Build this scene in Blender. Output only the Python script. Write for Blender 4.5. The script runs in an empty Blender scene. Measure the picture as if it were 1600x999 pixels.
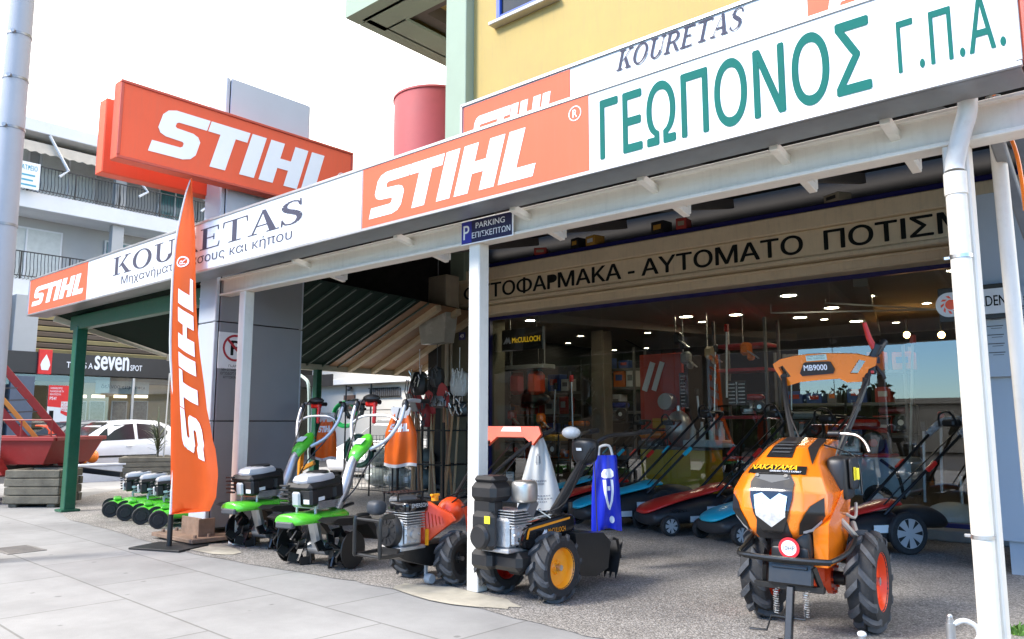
import bpy, bmesh, math, random
from mathutils import Matrix, Vector, Euler
from mathutils.geometry import tessellate_polygon
R = math.radians
rnd = random.Random(7)
scene = bpy.context.scene
COL = scene.collection

# ------------------------------------------------------------------ camera, sky, sun, exposure
CZ = 1.25
FPX, PITCH = 1213.0, R(7.52)
FW, RT = (-.6547, .7559), (.7559, .6547)
cam_d = bpy.data.cameras.new('camera')
cam = bpy.data.objects.new('camera', cam_d); COL.objects.link(cam)
cam.location = (0, 0, CZ)
cam_d.sensor_width = 36; cam_d.lens = 36*FPX/1600
cam_d.clip_start = .05; cam_d.clip_end = 2000
fdir = Vector((FW[0]*math.cos(PITCH), FW[1]*math.cos(PITCH), math.sin(PITCH)))
cam.rotation_euler = fdir.to_track_quat('-Z', 'Y').to_euler()
scene.camera = cam

SUN_EL, SUN_AZ = R(38), R(244)          # azimuth measured from +X, counter-clockwise, towards the sun
world = bpy.data.worlds.new('World'); scene.world = world; world.use_nodes = True
wn = world.node_tree; wn.nodes.clear()
w_out = wn.nodes.new('ShaderNodeOutputWorld'); w_bg = wn.nodes.new('ShaderNodeBackground')
sky = wn.nodes.new('ShaderNodeTexSky'); sky.sky_type = 'NISHITA'; sky.sun_disc = False
sky.sun_elevation = SUN_EL; sky.sun_rotation = math.pi/2 - SUN_AZ
sky.air_density = 1.0; sky.dust_density = .1; sky.ozone_density = 1.2
tc = wn.nodes.new('ShaderNodeTexCoord')
mp = wn.nodes.new('ShaderNodeMapping'); mp.inputs['Scale'].default_value = (1, 1, 2.4)
nz = wn.nodes.new('ShaderNodeTexNoise'); nz.inputs['Scale'].default_value = 2.1; nz.inputs['Detail'].default_value = 7; nz.inputs['Roughness'].default_value = .62
wn.links.new(tc.outputs['Generated'], mp.inputs['Vector']); wn.links.new(mp.outputs['Vector'], nz.inputs['Vector'])
dt = wn.nodes.new('ShaderNodeVectorMath'); dt.operation = 'DOT_PRODUCT'; dt.inputs[1].default_value = (-.40, .78, .62)   # a thick cloud bank lies over the north
wn.links.new(tc.outputs['Generated'], dt.inputs[0])
bias = wn.nodes.new('ShaderNodeMath'); bias.operation = 'MULTIPLY_ADD'; bias.inputs[1].default_value = .42
wn.links.new(dt.outputs['Value'], bias.inputs[0]); wn.links.new(nz.outputs['Fac'], bias.inputs[2])
cr = wn.nodes.new('ShaderNodeMapRange'); cr.inputs['From Min'].default_value = .40; cr.inputs['From Max'].default_value = .60
wn.links.new(bias.outputs[0], cr.inputs['Value'])
mx = wn.nodes.new('ShaderNodeMix'); mx.data_type = 'RGBA'
wn.links.new(cr.outputs['Result'], mx.inputs['Factor']); tint = wn.nodes.new('ShaderNodeMix'); tint.data_type = 'RGBA'; tint.blend_type = 'MULTIPLY'; tint.inputs['Factor'].default_value = 1; tint.inputs['B'].default_value = (.56, .82, 1.12, 1)
wn.links.new(sky.outputs['Color'], tint.inputs['A']); wn.links.new(tint.outputs['Result'], mx.inputs['A'])
mx.inputs['B'].default_value = (8.7, 8.3, 7.85, 1)
wn.links.new(mx.outputs['Result'], w_bg.inputs['Color'])
w_bg.inputs['Strength'].default_value = .15
wn.links.new(w_bg.outputs['Background'], w_out.inputs['Surface'])

sun_d = bpy.data.lights.new('sun', 'SUN'); sun_d.energy = 1.9; sun_d.angle = R(15); sun_d.color = (1, .93, .84)
sun = bpy.data.objects.new('sun', sun_d); COL.objects.link(sun)
sdir = Vector((math.cos(SUN_EL)*math.cos(SUN_AZ), math.cos(SUN_EL)*math.sin(SUN_AZ), math.sin(SUN_EL)))
sun.rotation_euler = sdir.to_track_quat('Z', 'Y').to_euler(); sun.location = (-10, -10, 20)

scene.view_settings.view_transform = 'Standard'; scene.view_settings.look = 'None'
scene.view_settings.exposure = 1.56; scene.view_settings.gamma = 1
scene.view_settings.use_curve_mapping = False
scene.render.engine = 'CYCLES'
scene.cycles.use_denoising = True
scene.cycles.max_bounces = 8; scene.cycles.transparent_max_bounces = 12
scene.cycles.sample_clamp_indirect = 6
scene.cycles.caustics_reflective = False; scene.cycles.caustics_refractive = False

# ------------------------------------------------------------------ survey helper: pixel of the photograph -> place in the world
def ray(px, py):
    yc = 500-py; l = px-800
    z = yc*math.cos(PITCH)+FPX*math.sin(PITCH); d = FPX*math.cos(PITCH)-yc*math.sin(PITCH)
    return (d*FW[0]+l*RT[0], d*FW[1]+l*RT[1], z)
def G(px, py, z=0.0):
    r = ray(px, py); s = (z-CZ)/r[2]; return Vector((s*r[0], s*r[1], z))
def PY(px, py, Y):
    r = ray(px, py); s = Y/r[1]; return Vector((s*r[0], Y, CZ+s*r[2]))
def PX(px, py, X):
    r = ray(px, py); s = X/r[0]; return Vector((X, s*r[1], CZ+s*r[2]))

# ------------------------------------------------------------------ materials
MATS = {}
def mat(name, rgb, rough=.5, metal=0.0, var=.08, ns=6.0, bump=0.0, bs=60.0, coat=0.0, emis=None, spec=None, trans=0.0, dirt=0.0, streak=0.0):
    if name in MATS: return MATS[name]
    m = bpy.data.materials.new(name); m.use_nodes = True; nt = m.node_tree
    b = nt.nodes['Principled BSDF']
    b.inputs['Metallic'].default_value = metal
    if coat: b.inputs['Coat Weight'].default_value = coat; b.inputs['Coat Roughness'].default_value = .08
    if spec is not None: b.inputs['Specular IOR Level'].default_value = spec
    if trans: b.inputs['Transmission Weight'].default_value = trans
    t = nt.nodes.new('ShaderNodeTexCoord')
    n = nt.nodes.new('ShaderNodeTexNoise'); n.inputs['Scale'].default_value = ns; n.inputs['Detail'].default_value = 5; n.inputs['Roughness'].default_value = .6
    nt.links.new(t.outputs['Object'], n.inputs['Vector'])
    r = nt.nodes.new('ShaderNodeMapRange'); r.inputs['From Min'].default_value = .3; r.inputs['From Max'].default_value = .7
    nt.links.new(n.outputs['Fac'], r.inputs['Value'])
    mxn = nt.nodes.new('ShaderNodeMix'); mxn.data_type = 'RGBA'
    mxn.inputs['A'].default_value = tuple(c*(1-var) for c in rgb)+(1,)
    mxn.inputs['B'].default_value = tuple(min(1, c*(1+var)) for c in rgb)+(1,)
    nt.links.new(r.outputs['Result'], mxn.inputs['Factor'])
    last = mxn.outputs['Result']
    if dirt:
        n2 = nt.nodes.new('ShaderNodeTexNoise'); n2.inputs['Scale'].default_value = ns*3.3; n2.inputs['Detail'].default_value = 8; n2.inputs['Roughness'].default_value = .75
        nt.links.new(t.outputs['Object'], n2.inputs['Vector'])
        r2 = nt.nodes.new('ShaderNodeMapRange'); r2.inputs['From Min'].default_value = .52; r2.inputs['From Max'].default_value = .78; r2.inputs['To Max'].default_value = dirt
        nt.links.new(n2.outputs['Fac'], r2.inputs['Value'])
        m2 = nt.nodes.new('ShaderNodeMix'); m2.data_type = 'RGBA'; m2.inputs['B'].default_value = (.22, .19, .15, 1)
        nt.links.new(r2.outputs['Result'], m2.inputs['Factor']); nt.links.new(last, m2.inputs['A']); last = m2.outputs['Result']
    if streak:
        ms = nt.nodes.new('ShaderNodeMapping'); ms.inputs['Scale'].default_value = (9, 9, .7); nt.links.new(t.outputs['Object'], ms.inputs['Vector'])
        n4 = nt.nodes.new('ShaderNodeTexNoise'); n4.inputs['Scale'].default_value = 3; n4.inputs['Detail'].default_value = 6; n4.inputs['Roughness'].default_value = .7; nt.links.new(ms.outputs[0], n4.inputs['Vector'])
        r4 = nt.nodes.new('ShaderNodeMapRange'); r4.inputs['From Min'].default_value = .50; r4.inputs['From Max'].default_value = .80; r4.inputs['To Max'].default_value = streak; nt.links.new(n4.outputs['Fac'], r4.inputs['Value'])
        m4 = nt.nodes.new('ShaderNodeMix'); m4.data_type = 'RGBA'; m4.inputs['B'].default_value = (.20, .18, .15, 1)
        nt.links.new(r4.outputs['Result'], m4.inputs['Factor']); nt.links.new(last, m4.inputs['A']); last = m4.outputs['Result']
    nt.links.new(last, b.inputs['Base Color'])
    rr = nt.nodes.new('ShaderNodeMapRange'); rr.inputs['To Min'].default_value = max(.02, rough-.08); rr.inputs['To Max'].default_value = min(1, rough+.1)
    nt.links.new(n.outputs['Fac'], rr.inputs['Value']); nt.links.new(rr.outputs['Result'], b.inputs['Roughness'])
    if bump:
        n3 = nt.nodes.new('ShaderNodeTexNoise'); n3.inputs['Scale'].default_value = bs; n3.inputs['Detail'].default_value = 4
        nt.links.new(t.outputs['Object'], n3.inputs['Vector'])
        bp = nt.nodes.new('ShaderNodeBump'); bp.inputs['Strength'].default_value = bump; bp.inputs['Distance'].default_value = .01
        nt.links.new(n3.outputs['Fac'], bp.inputs['Height']); nt.links.new(bp.outputs['Normal'], b.inputs['Normal'])
    if emis:
        b.inputs['Emission Color'].default_value = tuple(emis[:3])+(1,); b.inputs['Emission Strength'].default_value = emis[3]
    MATS[name] = m; return m

def glass_mat(name, tint=(.9, .93, .92), ior=1.5, rough=0.0):
    m = bpy.data.materials.new(name); m.use_nodes = True; nt = m.node_tree; nt.nodes.clear()
    o = nt.nodes.new('ShaderNodeOutputMaterial'); mixs = nt.nodes.new('ShaderNodeMixShader')
    tr = nt.nodes.new('ShaderNodeBsdfTransparent'); tr.inputs['Color'].default_value = tint+(1,)
    gl = nt.nodes.new('ShaderNodeBsdfGlossy'); gl.inputs['Roughness'].default_value = rough
    fr = nt.nodes.new('ShaderNodeFresnel'); fr.inputs['IOR'].default_value = ior
    ge = nt.nodes.new('ShaderNodeNewGeometry'); iv = nt.nodes.new('ShaderNodeMath'); iv.operation = 'SUBTRACT'; iv.inputs[0].default_value = 1; nt.links.new(ge.outputs['Backfacing'], iv.inputs[1])
    ml = nt.nodes.new('ShaderNodeMath'); ml.operation = 'MULTIPLY'; nt.links.new(fr.outputs['Fac'], ml.inputs[0]); nt.links.new(iv.outputs[0], ml.inputs[1]); nt.links.new(ml.outputs[0], mixs.inputs['Fac']); nt.links.new(tr.outputs[0], mixs.inputs[1]); nt.links.new(gl.outputs[0], mixs.inputs[2])
    nt.links.new(mixs.outputs[0], o.inputs['Surface']); MATS[name] = m; return m

def translucent_mat(name, rgb, k=.35, rough=.45, bump=.0):
    m = mat(name, rgb, rough, var=.05, bump=bump, bs=14)
    nt = m.node_tree; b = nt.nodes['Principled BSDF']; o = nt.nodes['Material Output']
    tl = nt.nodes.new('ShaderNodeBsdfTranslucent'); tl.inputs['Color'].default_value = rgb+(1,)
    mixs = nt.nodes.new('ShaderNodeMixShader'); mixs.inputs['Fac'].default_value = k
    nt.links.new(b.outputs[0], mixs.inputs[1]); nt.links.new(tl.outputs[0], mixs.inputs[2]); nt.links.new(mixs.outputs[0], o.inputs['Surface'])
    return m

# ------------------------------------------------------------------ mesh builder
I4 = Matrix.Identity(4)
def frame(o, x, y):
    """matrix whose local x, y run along the given directions at origin o (z = x cross y)"""
    x = Vector(x).normalized(); y = Vector(y); z = x.cross(y).normalized(); y = z.cross(x)
    m = Matrix((x, y, z)).transposed().to_4x4(); m.translation = Vector(o); return m

DEFT = [None]
class MB:
    def __init__(s, T=None): s.v = []; s.f = []; s.mi = []; s.T = T or DEFT[0] or I4
    def add(s, vs, fs, m=0):
        n = len(s.v); T = s.T
        s.v += [tuple(T @ Vector(v)) for v in vs]
        s.f += [tuple(n+i for i in f) for f in fs]; s.mi += [m]*len(fs); return s
    def box(s, c, d, ch=0, rot=None, m=0):
        hx, hy, hz = d[0]/2, d[1]/2, d[2]/2
        M = Matrix.Translation(Vector(c))
        if rot: M = M @ Euler(rot).to_matrix().to_4x4()
        return s._cbox(M, (hx, hy, hz), ch, m)
    def _cbox(s, M, h, ch, m):
        if ch <= 0:
            vs = [(sx*h[0], sy*h[1], sz*h[2]) for sx in (-1, 1) for sy in (-1, 1) for sz in (-1, 1)]
            fs = [(0, 1, 3, 2), (4, 6, 7, 5), (0, 4, 5, 1), (2, 3, 7, 6), (0, 2, 6, 4), (1, 5, 7, 3)]
        else:
            ch = min(ch, min(h)*.95); vs = []; idx = {}
            for sx in (-1, 1):
                for sy in (-1, 1):
                    for sz in (-1, 1):
                        for k in range(3):
                            p = [sx*(h[0]-ch), sy*(h[1]-ch), sz*(h[2]-ch)]; p[k] += (sx, sy, sz)[k]*ch
                            idx[(sx, sy, sz, k)] = len(vs); vs.append(p)
            fs = []; q = [(-1, -1), (1, -1), (1, 1), (-1, 1)]
            def key(k, sk, a, sa, b, sb, kk):
                t = [0, 0, 0]; t[k] = sk; t[a] = sa; t[b] = sb; return idx[(t[0], t[1], t[2], kk)]
            for k in range(3):
                a, b = [i for i in range(3) if i != k]
                for sk in (-1, 1): fs.append(tuple(key(k, sk, a, sa, b, sb, k) for sa, sb in q))
                for sa in (-1, 1):
                    for sb in (-1, 1):   # edge along k
                        fs.append((key(k, -1, a, sa, b, sb, a), key(k, 1, a, sa, b, sb, a), key(k, 1, a, sa, b, sb, b), key(k, -1, a, sa, b, sb, b)))
            for sx in (-1, 1):
                for sy in (-1, 1):
                    for sz in (-1, 1): fs.append(tuple(idx[(sx, sy, sz, k)] for k in range(3)))
        return s.add([M @ Vector(v) for v in vs], fs, m)
    def bar(s, p0, p1, w, h, ch=0, up=(0, 0, 1), m=0):
        p0, p1 = Vector(p0), Vector(p1); d = p1-p0; L = d.length; x = d.normalized(); u = Vector(up)
        if abs(x.dot(u)) > .98: u = Vector((0, 1, 0))
        y = u.cross(x).normalized(); z = x.cross(y)
        M = Matrix((x, y, z)).transposed().to_4x4(); M.translation = (p0+p1)/2
        return s._cbox(M, (L/2, w/2, h/2), ch, m)
    def rings(s, rs, cap=True, m=0, closed=True):
        n = len(rs[0]); vs = [p for r in rs for p in r]; fs = []
        for i in range(len(rs)-1):
            for j in range(n if closed else n-1):
                k = (j+1) % n; fs.append((i*n+j, i*n+k, (i+1)*n+k, (i+1)*n+j))
        if cap and closed: fs.append(tuple(range(n))); fs.append(tuple(range((len(rs)-1)*n, len(rs)*n)))
        return s.add(vs, fs, m)
    def cyl(s, p0, p1, r0, r1=None, n=14, cap=True, m=0):
        r1 = r0 if r1 is None else r1
        p0, p1 = Vector(p0), Vector(p1); x = (p1-p0).normalized(); u = Vector((0, 0, 1)) if abs(x.z) < .9 else Vector((1, 0, 0))
        a = x.cross(u).normalized(); b = x.cross(a)
        rs = [[p+(a*math.cos(2*math.pi*i/n)+b*math.sin(2*math.pi*i/n))*r for i in range(n)] for p, r in ((p0, r0), (p1, r1))]
        return s.rings(rs, cap, m)
    def tube(s, pts, r, n=8, sub=0, cap=True, m=0, closed=False):
        pts = [Vector(p) for p in pts]; rr = r if isinstance(r, (list, tuple)) else [r]*len(pts)
        if sub:
            out = []; ro = []; N = len(pts)
            for i in range(N-1):
                p0, p1, p2, p3 = pts[max(i-1, 0)], pts[i], pts[i+1], pts[min(i+2, N-1)]
                for k in range(sub):
                    t = k/sub
                    out.append(.5*((2*p1)+(p2-p0)*t+(2*p0-5*p1+4*p2-p3)*t*t+(3*p1-p0-3*p2+p3)*t**3)); ro.append(rr[i]*(1-t)+rr[i+1]*t)
            out.append(pts[-1]); ro.append(rr[-1]); pts, rr = out, ro
        rs = []; a = None
        for i, p in enumerate(pts):
            d = (pts[min(i+1, len(pts)-1)]-pts[max(i-1, 0)])
            if d.length < 1e-9: d = Vector((0, 0, 1))
            d.normalize()
            if a is None:
                u = Vector((0, 0, 1)) if abs(d.z) < .9 else Vector((1, 0, 0)); a = d.cross(u).normalized()
            else:
                a = (a-d*a.dot(d)); a = a.normalized() if a.length > 1e-6 else d.orthogonal().normalized()
            b = d.cross(a)
            rs.append([p+(a*math.cos(2*math.pi*k/n)+b*math.sin(2*math.pi*k/n))*rr[i] for k in range(n)])
        return s.rings(rs, cap, m)
    def lathe(s, prof, c=(0, 0, 0), axis='y', n=28, m=0, cap=False):
        c = Vector(c); rs = []
        for r, h in prof:
            ring = []
            for i in range(n):
                t = 2*math.pi*i/n; u, w = r*math.cos(t), r*math.sin(t)
                ring.append(c+Vector({'y': (u, h, w), 'z': (u, w, h), 'x': (h, u, w)}[axis]))
            rs.append(ring)
        return s.rings(rs, cap, m)
    def prism(s, poly, M, t=.0, m=0):
        n = len(poly)
        if t == 0: return s.add([M @ Vector((p[0], p[1], 0)) for p in poly], [tuple(range(n))], m)
        vs = [M @ Vector((p[0], p[1], 0)) for p in poly]+[M @ Vector((p[0], p[1], t)) for p in poly]
        fs = [tuple(range(n)), tuple(range(n, 2*n))]+[(i, (i+1) % n, n+(i+1) % n, n+i) for i in range(n)]
        return s.add(vs, fs, m)
    def ell(s, c, r, n=14, m=0, z0=-1.0, z1=1.0):
        c = Vector(c); rs = []; k = max(6, n//2+1)
        for i in range(k+1):
            z = math.sin(math.pi*(-.5+i/k)); z = max(z0, min(z1, z)); q = math.sqrt(max(1e-4, 1-z*z))
            rs.append([c+Vector((r[0]*q*math.cos(2*math.pi*j/n), r[1]*q*math.sin(2*math.pi*j/n), r[2]*z)) for j in range(n)])
        return s.rings(rs, True, m)
    def grid(s, fn, nu, nv, m=0):
        vs = [fn(i/nu, j/nv) for i in range(nu+1) for j in range(nv+1)]
        fs = [(i*(nv+1)+j, (i+1)*(nv+1)+j, (i+1)*(nv+1)+j+1, i*(nv+1)+j+1) for i in range(nu) for j in range(nv)]
        return s.add(vs, fs, m)
    def quad(s, a, b, c, d, m=0): return s.add([a, b, c, d], [(0, 1, 2, 3)], m)
    def build(s, name, mats, parent=None, ang=35, world=False, recalc=True):
        me = bpy.data.meshes.new(name)
        vs = s.v
        if world and parent is not None:
            inv = ROOTM[parent.name].inverted(); vs = [tuple(inv @ Vector(v)) for v in vs]
        me.from_pydata(vs, [], s.f)
        mats = mats if isinstance(mats, (list, tuple)) else [mats]
        for mm in mats: me.materials.append(mm)
        if len(mats) > 1: me.polygons.foreach_set('material_index', s.mi)
        if recalc:
            bm = bmesh.new(); bm.from_mesh(me); bmesh.ops.recalc_face_normals(bm, faces=bm.faces); bm.to_mesh(me); bm.free()
        me.polygons.foreach_set('use_smooth', [True]*len(me.polygons)); me.set_sharp_from_angle(angle=R(ang))
        o = bpy.data.objects.new(name, me); COL.objects.link(o)
        if parent is not None: o.parent = parent; ROOTM[o.name] = ROOTM.get(parent.name, I4)
        return o

ROOTM = {}
def tag(o, label, cat, group=None, kind=None):
    o['label'] = label; o['category'] = cat
    if group: o['group'] = group
    if kind: o['kind'] = kind
    return o
def thing(name, label, cat, loc=(0, 0, 0), rz=0.0, group=None, scale=1.0):
    o = bpy.data.objects.new(name, None); COL.objects.link(o); o.empty_display_size = .1
    o.location = loc; o.rotation_euler = (0, 0, rz); o.scale = (scale,)*3
    ROOTM[o.name] = Matrix.Translation(Vector(loc)) @ Matrix.Rotation(rz, 4, 'Z') @ Matrix.Scale(scale, 4)
    return tag(o, label, cat, group)
def struct(o, label=None):
    o['kind'] = 'structure'
    if label: o['label'] = label
    return o
def copy_tree(o, parent=None):
    c = o.copy(); COL.objects.link(c)
    if parent is not None: c.parent = parent
    ROOTM[c.name] = ROOTM.get(o.name, I4)
    for ch in list(o.children): copy_tree(ch, c)
    return c
def dup(o, loc, rz, label, scale=None):
    c = copy_tree(o); c.location = loc; c.rotation_euler = (0, 0, rz); c['label'] = label
    if scale: c.scale = (scale,)*3
    ROOTM[c.name] = Matrix.Translation(Vector(loc)) @ Matrix.Rotation(rz, 4, 'Z')
    return c
def recolour(o, swap):
    """give the meshes of a copied thing their own colours"""
    for ch in o.children_recursive:
        if ch.type == 'MESH' and any(mm in swap for mm in ch.data.materials):
            ch.data = ch.data.copy()
            for i, mm in enumerate(ch.data.materials):
                if mm in swap: ch.data.materials[i] = swap[mm]

# ------------------------------------------------------------------ writing
def text_mesh(body, M, w, h, bold=0.0, shear=0.0, spacing=1.0, fn=None, anchor=(0, 0)):
    """flat letters fitted in a w x h box whose lower left corner is at anchor in the plane M; returns verts, faces.
    Every outline is filled on its own with its own holes, so overlapping strokes of a glyph stay clean."""
    c = bpy.data.curves.new('lettering', 'FONT'); c.body = body.replace('Ρ', 'P'); c.shear = shear; c.space_character = spacing; c.resolution_u = 4; c.fill_mode = 'NONE'
    o = bpy.data.objects.new('lettering', c); COL.objects.link(o)
    me = bpy.data.meshes.new_from_object(o.evaluated_get(bpy.context.evaluated_depsgraph_get()))
    nxt = {}
    for e in me.edges: nxt.setdefault(e.vertices[0], []).append(e.vertices[1]); nxt.setdefault(e.vertices[1], []).append(e.vertices[0])
    co = [(v.co.x, v.co.y) for v in me.vertices]; seen = set(); loops = []
    for st in sorted(nxt):
        if st in seen: continue
        L = [st]; seen.add(st); cur = st
        while True:
            n = [k for k in nxt[cur] if k not in seen]
            if not n: break
            cur = min(n, key=lambda k: (abs(k-cur), k)) if len(L) == 1 else n[0]
            L.append(cur); seen.add(cur)
        if len(L) > 2:
            if L[1] != L[0]+1: L = [L[0]]+L[:0:-1]
            loops.append([co[k] for k in L])
    bpy.data.objects.remove(o); bpy.data.curves.remove(c); bpy.data.meshes.remove(me)
    area = lambda P: sum(P[i-1][0]*P[i][1]-P[i][0]*P[i-1][1] for i in range(len(P)))/2
    def inside(p, P):
        r = False
        for i in range(len(P)):
            (ax, ay), (bx, by) = P[i-1], P[i]
            if (ay > p[1]) != (by > p[1]) and p[0] < (bx-ax)*(p[1]-ay)/(by-ay)+ax: r = not r
        return r
    sgn = 1 if area(max(loops, key=lambda P: abs(area(P)))) > 0 else -1
    holes = [P for P in loops if area(P)*sgn <= 0 and any(Q is not P and abs(area(Q)) > abs(area(P)) and inside(P[0], Q) for Q in loops)]
    hid = {id(P) for P in holes}; outer = [P for P in loops if id(P) not in hid]
    xs = [p[0] for P in loops for p in P]; ys = [p[1] for P in loops for p in P]
    x0, x1, y0, y1 = min(xs), max(xs), min(ys), max(ys); sx = w/(x1-x0); sy = h/(y1-y0) if h else sx
    vs, fs = [], []
    shifts = [(0, 0)] if not bold else [(0, 0), (bold, 0), (-bold, 0), (0, bold*.6), (0, -bold*.6)]
    em = y1-y0; tri = {}
    for k, (ox, oy) in enumerate(shifts):
        prev = None
        for j, P in enumerate(outer):
            hs = [H for H in holes if all(inside(p, P) for p in H[::3])]
            polys = [[Vector((p[0], p[1], 0)) for p in Q] for Q in [P]+hs]; flat = [p for Q in polys for p in Q]
            lift = .00022*k+.00009*(j % 2); n0 = len(vs)
            for p in flat:
                x, y = anchor[0]+(p.x+ox*em-x0)*sx, anchor[1]+(p.y+oy*em-y0)*sy
                if fn:
                    q = fn(x, y); e = .002*max(w, 1e-3); n = (fn(x+e, y)-q).cross(fn(x, y+e)-q); n = n.normalized() if n.length > 1e-14 else Vector((0, 0, 1)); vs.append(q+n*lift)
                else: vs.append(M @ Vector((x, y, lift)))
            key = id(P)
            if key not in tri:
                bm = bmesh.new(); bv_ = []
                for Q in polys:
                    q_ = [bm.verts.new(p) for p in Q]; bv_ += q_
                    for i in range(len(q_)): bm.edges.new((q_[i-1], q_[i]))
                bm.verts.index_update(); bmesh.ops.triangle_fill(bm, use_beauty=True, edges=bm.edges[:], normal=(0, 0, 1))
                tri[key] = [tuple(v.index for v in q.verts) for q in bm.faces]; bm.free()
            fs += [tuple(n0+i for i in t) for t in tri[key]]
    return vs, fs
def logo_polys():
    """slanted five-letter logo in a unit-high box, total width about 3.2"""
    s = .22; out = []
    def add(pts, dx): out.append([(x+dx+s*y, y) for x, y in pts])
    add([(0, 0), (.56, 0), (.68, .05), (.74, .16), (.74, .46), (.68, .56), (.58, .61), (.30, .63), (.27, .66), (.27, .73), (.30, .76), (.78, .76), (.78, 1), (.20, 1), (.08, .95), (.02, .84), (.02, .54), (.08, .44), (.18, .39), (.46, .37), (.49, .34), (.49, .27), (.46, .24), (0, .24)], 0)
    add([(.16, 0), (.44, 0), (.44, .76), (.66, .76), (.66, 1), (-.06, 1), (-.06, .76), (.16, .76)], .86)
    add([(0, 0), (.28, 0), (.28, 1), (0, 1)], 1.56)
    add([(0, 0), (.28, 0), (.28, .38), (.50, .38), (.50, 0), (.78, 0), (.78, 1), (.50, 1), (.50, .62), (.28, .62), (.28, 1), (0, 1)], 1.93)
    add([(0, 0), (.62, 0), (.62, .24), (.28, .24), (.28, 1), (0, 1)], 2.79)
    return out
LOGO = logo_polys(); LOGO_W = 3.42
def logo(mb, M, w, h, x0=0, y0=0, m=0, fn=None):
    for p in LOGO:
        q = [(x0+x*w/LOGO_W, y0+y*h) for x, y in p]
        if fn: mb.add([fn(*a) for a in q], [tuple(range(len(q)))], m)
        else: mb.prism(q, M, 0, m)
def serif_word(mb, M, word, w, h, x0=0, y0=0, m=0, shear=0.0, thin=.05):
    """roman capitals with thick and thin strokes, drawn as strips a hair apart in depth"""
    T, t = .13, thin; k = [0]; x = 0
    adv = dict(K=.80, O=.86, U=.82, R=.80, E=.70, T=.74, A=.82, S=.62)
    tot = sum(adv[c] for c in word)
    def put(pts, dx):
        k[0] += 1
        mb.add([M @ Vector((x0+(p[0]+dx+shear*p[1])*w/tot, y0+p[1]*h, k[0]*.00015)) for p in pts], [tuple(range(len(pts)))], m)
    def stem(dx, a, y0_=0, y1_=1, wd=T): put([(a, y0_), (a+wd, y0_), (a+wd, y1_), (a, y1_)], dx)
    def serif(dx, a, b, y): put([(a, y), (b, y), (b, y+t), (a, y+t)] if y < .5 else [(a, y-t), (b, y-t), (b, y), (a, y)], dx)
    def strip(dx, pts, wd):
        for i in range(len(pts)-1):
            (ax, ay), (bx, by) = pts[i], pts[i+1]; wa, wb = wd[i], wd[i+1]
            d = math.hypot(bx-ax, by-ay) or 1; nx, ny = -(by-ay)/d, (bx-ax)/d
            put([(ax-nx*wa/2, ay-ny*wa/2), (bx-nx*wb/2, by-ny*wb/2), (bx+nx*wb/2, by+ny*wb/2), (ax+nx*wa/2, ay+ny*wa/2)], dx)
    def bowl(dx, cx, cy, rx, ry, a0, a1, n=18):
        ri, rj = rx-T, ry-t
        for i in range(n):
            a, b = R(a0+(a1-a0)*i/n), R(a0+(a1-a0)*(i+1)/n)
            put([(cx+rx*math.cos(a), cy+ry*math.sin(a)), (cx+rx*math.cos(b), cy+ry*math.sin(b)), (cx+ri*math.cos(b), cy+rj*math.sin(b)), (cx+ri*math.cos(a), cy+rj*math.sin(a))], dx)
    for c in word:
        k[0] = 0
        if c == 'K':
            stem(x, .10); serif(x, .02, .34, 0); serif(x, .02, .34, 1)
            put([(.25, .40), (.32, .40), (.66, 1), (.59, 1)], x); put([(.34, .52), (.42, .64), (.76, 0), (.58, 0)], x); serif(x, .50, .80, 0); serif(x, .50, .74, 1)
        elif c == 'O': bowl(x, .42, .5, .37, .52, 0, 360, 28)
        elif c == 'U':
            stem(x, .12, .3); serif(x, .03, .36, 1); serif(x, .54, .78, 1); put([(.64, .3), (.69, .3), (.69, 1), (.64, 1)], x)
            bowl(x, .405, .32, .285, .34, 180, 360)
        elif c == 'R':
            stem(x, .10); serif(x, .02, .34, 0); serif(x, .02, .2, 1); put([(.2, 1-t), (.4, 1-t), (.4, 1), (.2, 1)], x); put([(.2, .46), (.4, .46), (.4, .46+t), (.2, .46+t)], x)
            bowl(x, .39, .73, .27, .27, -90, 90); put([(.38, .47), (.50, .47), (.78, 0), (.62, 0)], x)
        elif c == 'E':
            stem(x, .10); put([(.02, 0), (.6, 0), (.6, t), (.02, t)], x); put([(.02, 1-t), (.58, 1-t), (.58, 1), (.02, 1)], x); put([(.2, .49), (.46, .49), (.46, .49+t), (.2, .49+t)], x)
            put([(.56, 0), (.60, 0), (.63, .24), (.60, .24)], x); put([(.55, 1), (.58, 1), (.59, .78), (.56, .78)], x); put([(.43, .38), (.46, .38), (.46, .64), (.43, .64)], x)
        elif c == 'T':
            stem(x, .29); serif(x, .19, .55, 0); put([(.02, 1-t), (.72, 1-t), (.72, 1), (.02, 1)], x); put([(.02, 1), (.06, 1), (.04, .74), (.01, .74)], x); put([(.68, 1), (.72, 1), (.73, .74), (.70, .74)], x)
        elif c == 'A':
            put([(.36, 1), (.46, 1), (.76, 0), (.58, 0)], x); put([(.37, .96), (.42, .96), (.14, 0), (.09, 0)], x); put([(.2, .32), (.6, .32), (.58, .32+t), (.21, .32+t)], x); serif(x, 0, .25, 0); serif(x, .50, .82, 0)
        elif c == 'S':
            pts = [(.50, .76), (.47, .90), (.34, .975), (.20, .94), (.12, .82), (.13, .70), (.22, .60), (.36, .50), (.48, .38), (.50, .24), (.43, .09), (.30, .025), (.15, .06), (.08, .22)]
            strip(x, pts, [.05, .05, .05, .08, .13, .15, .16, .17, .15, .13, .09, .05, .05, .05]); put([(.50, .72), (.54, .72), (.53, 1), (.50, 1)], x); put([(.05, .0), (.08, .0), (.10, .28), (.06, .28)], x)
        x += adv[c]
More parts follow.
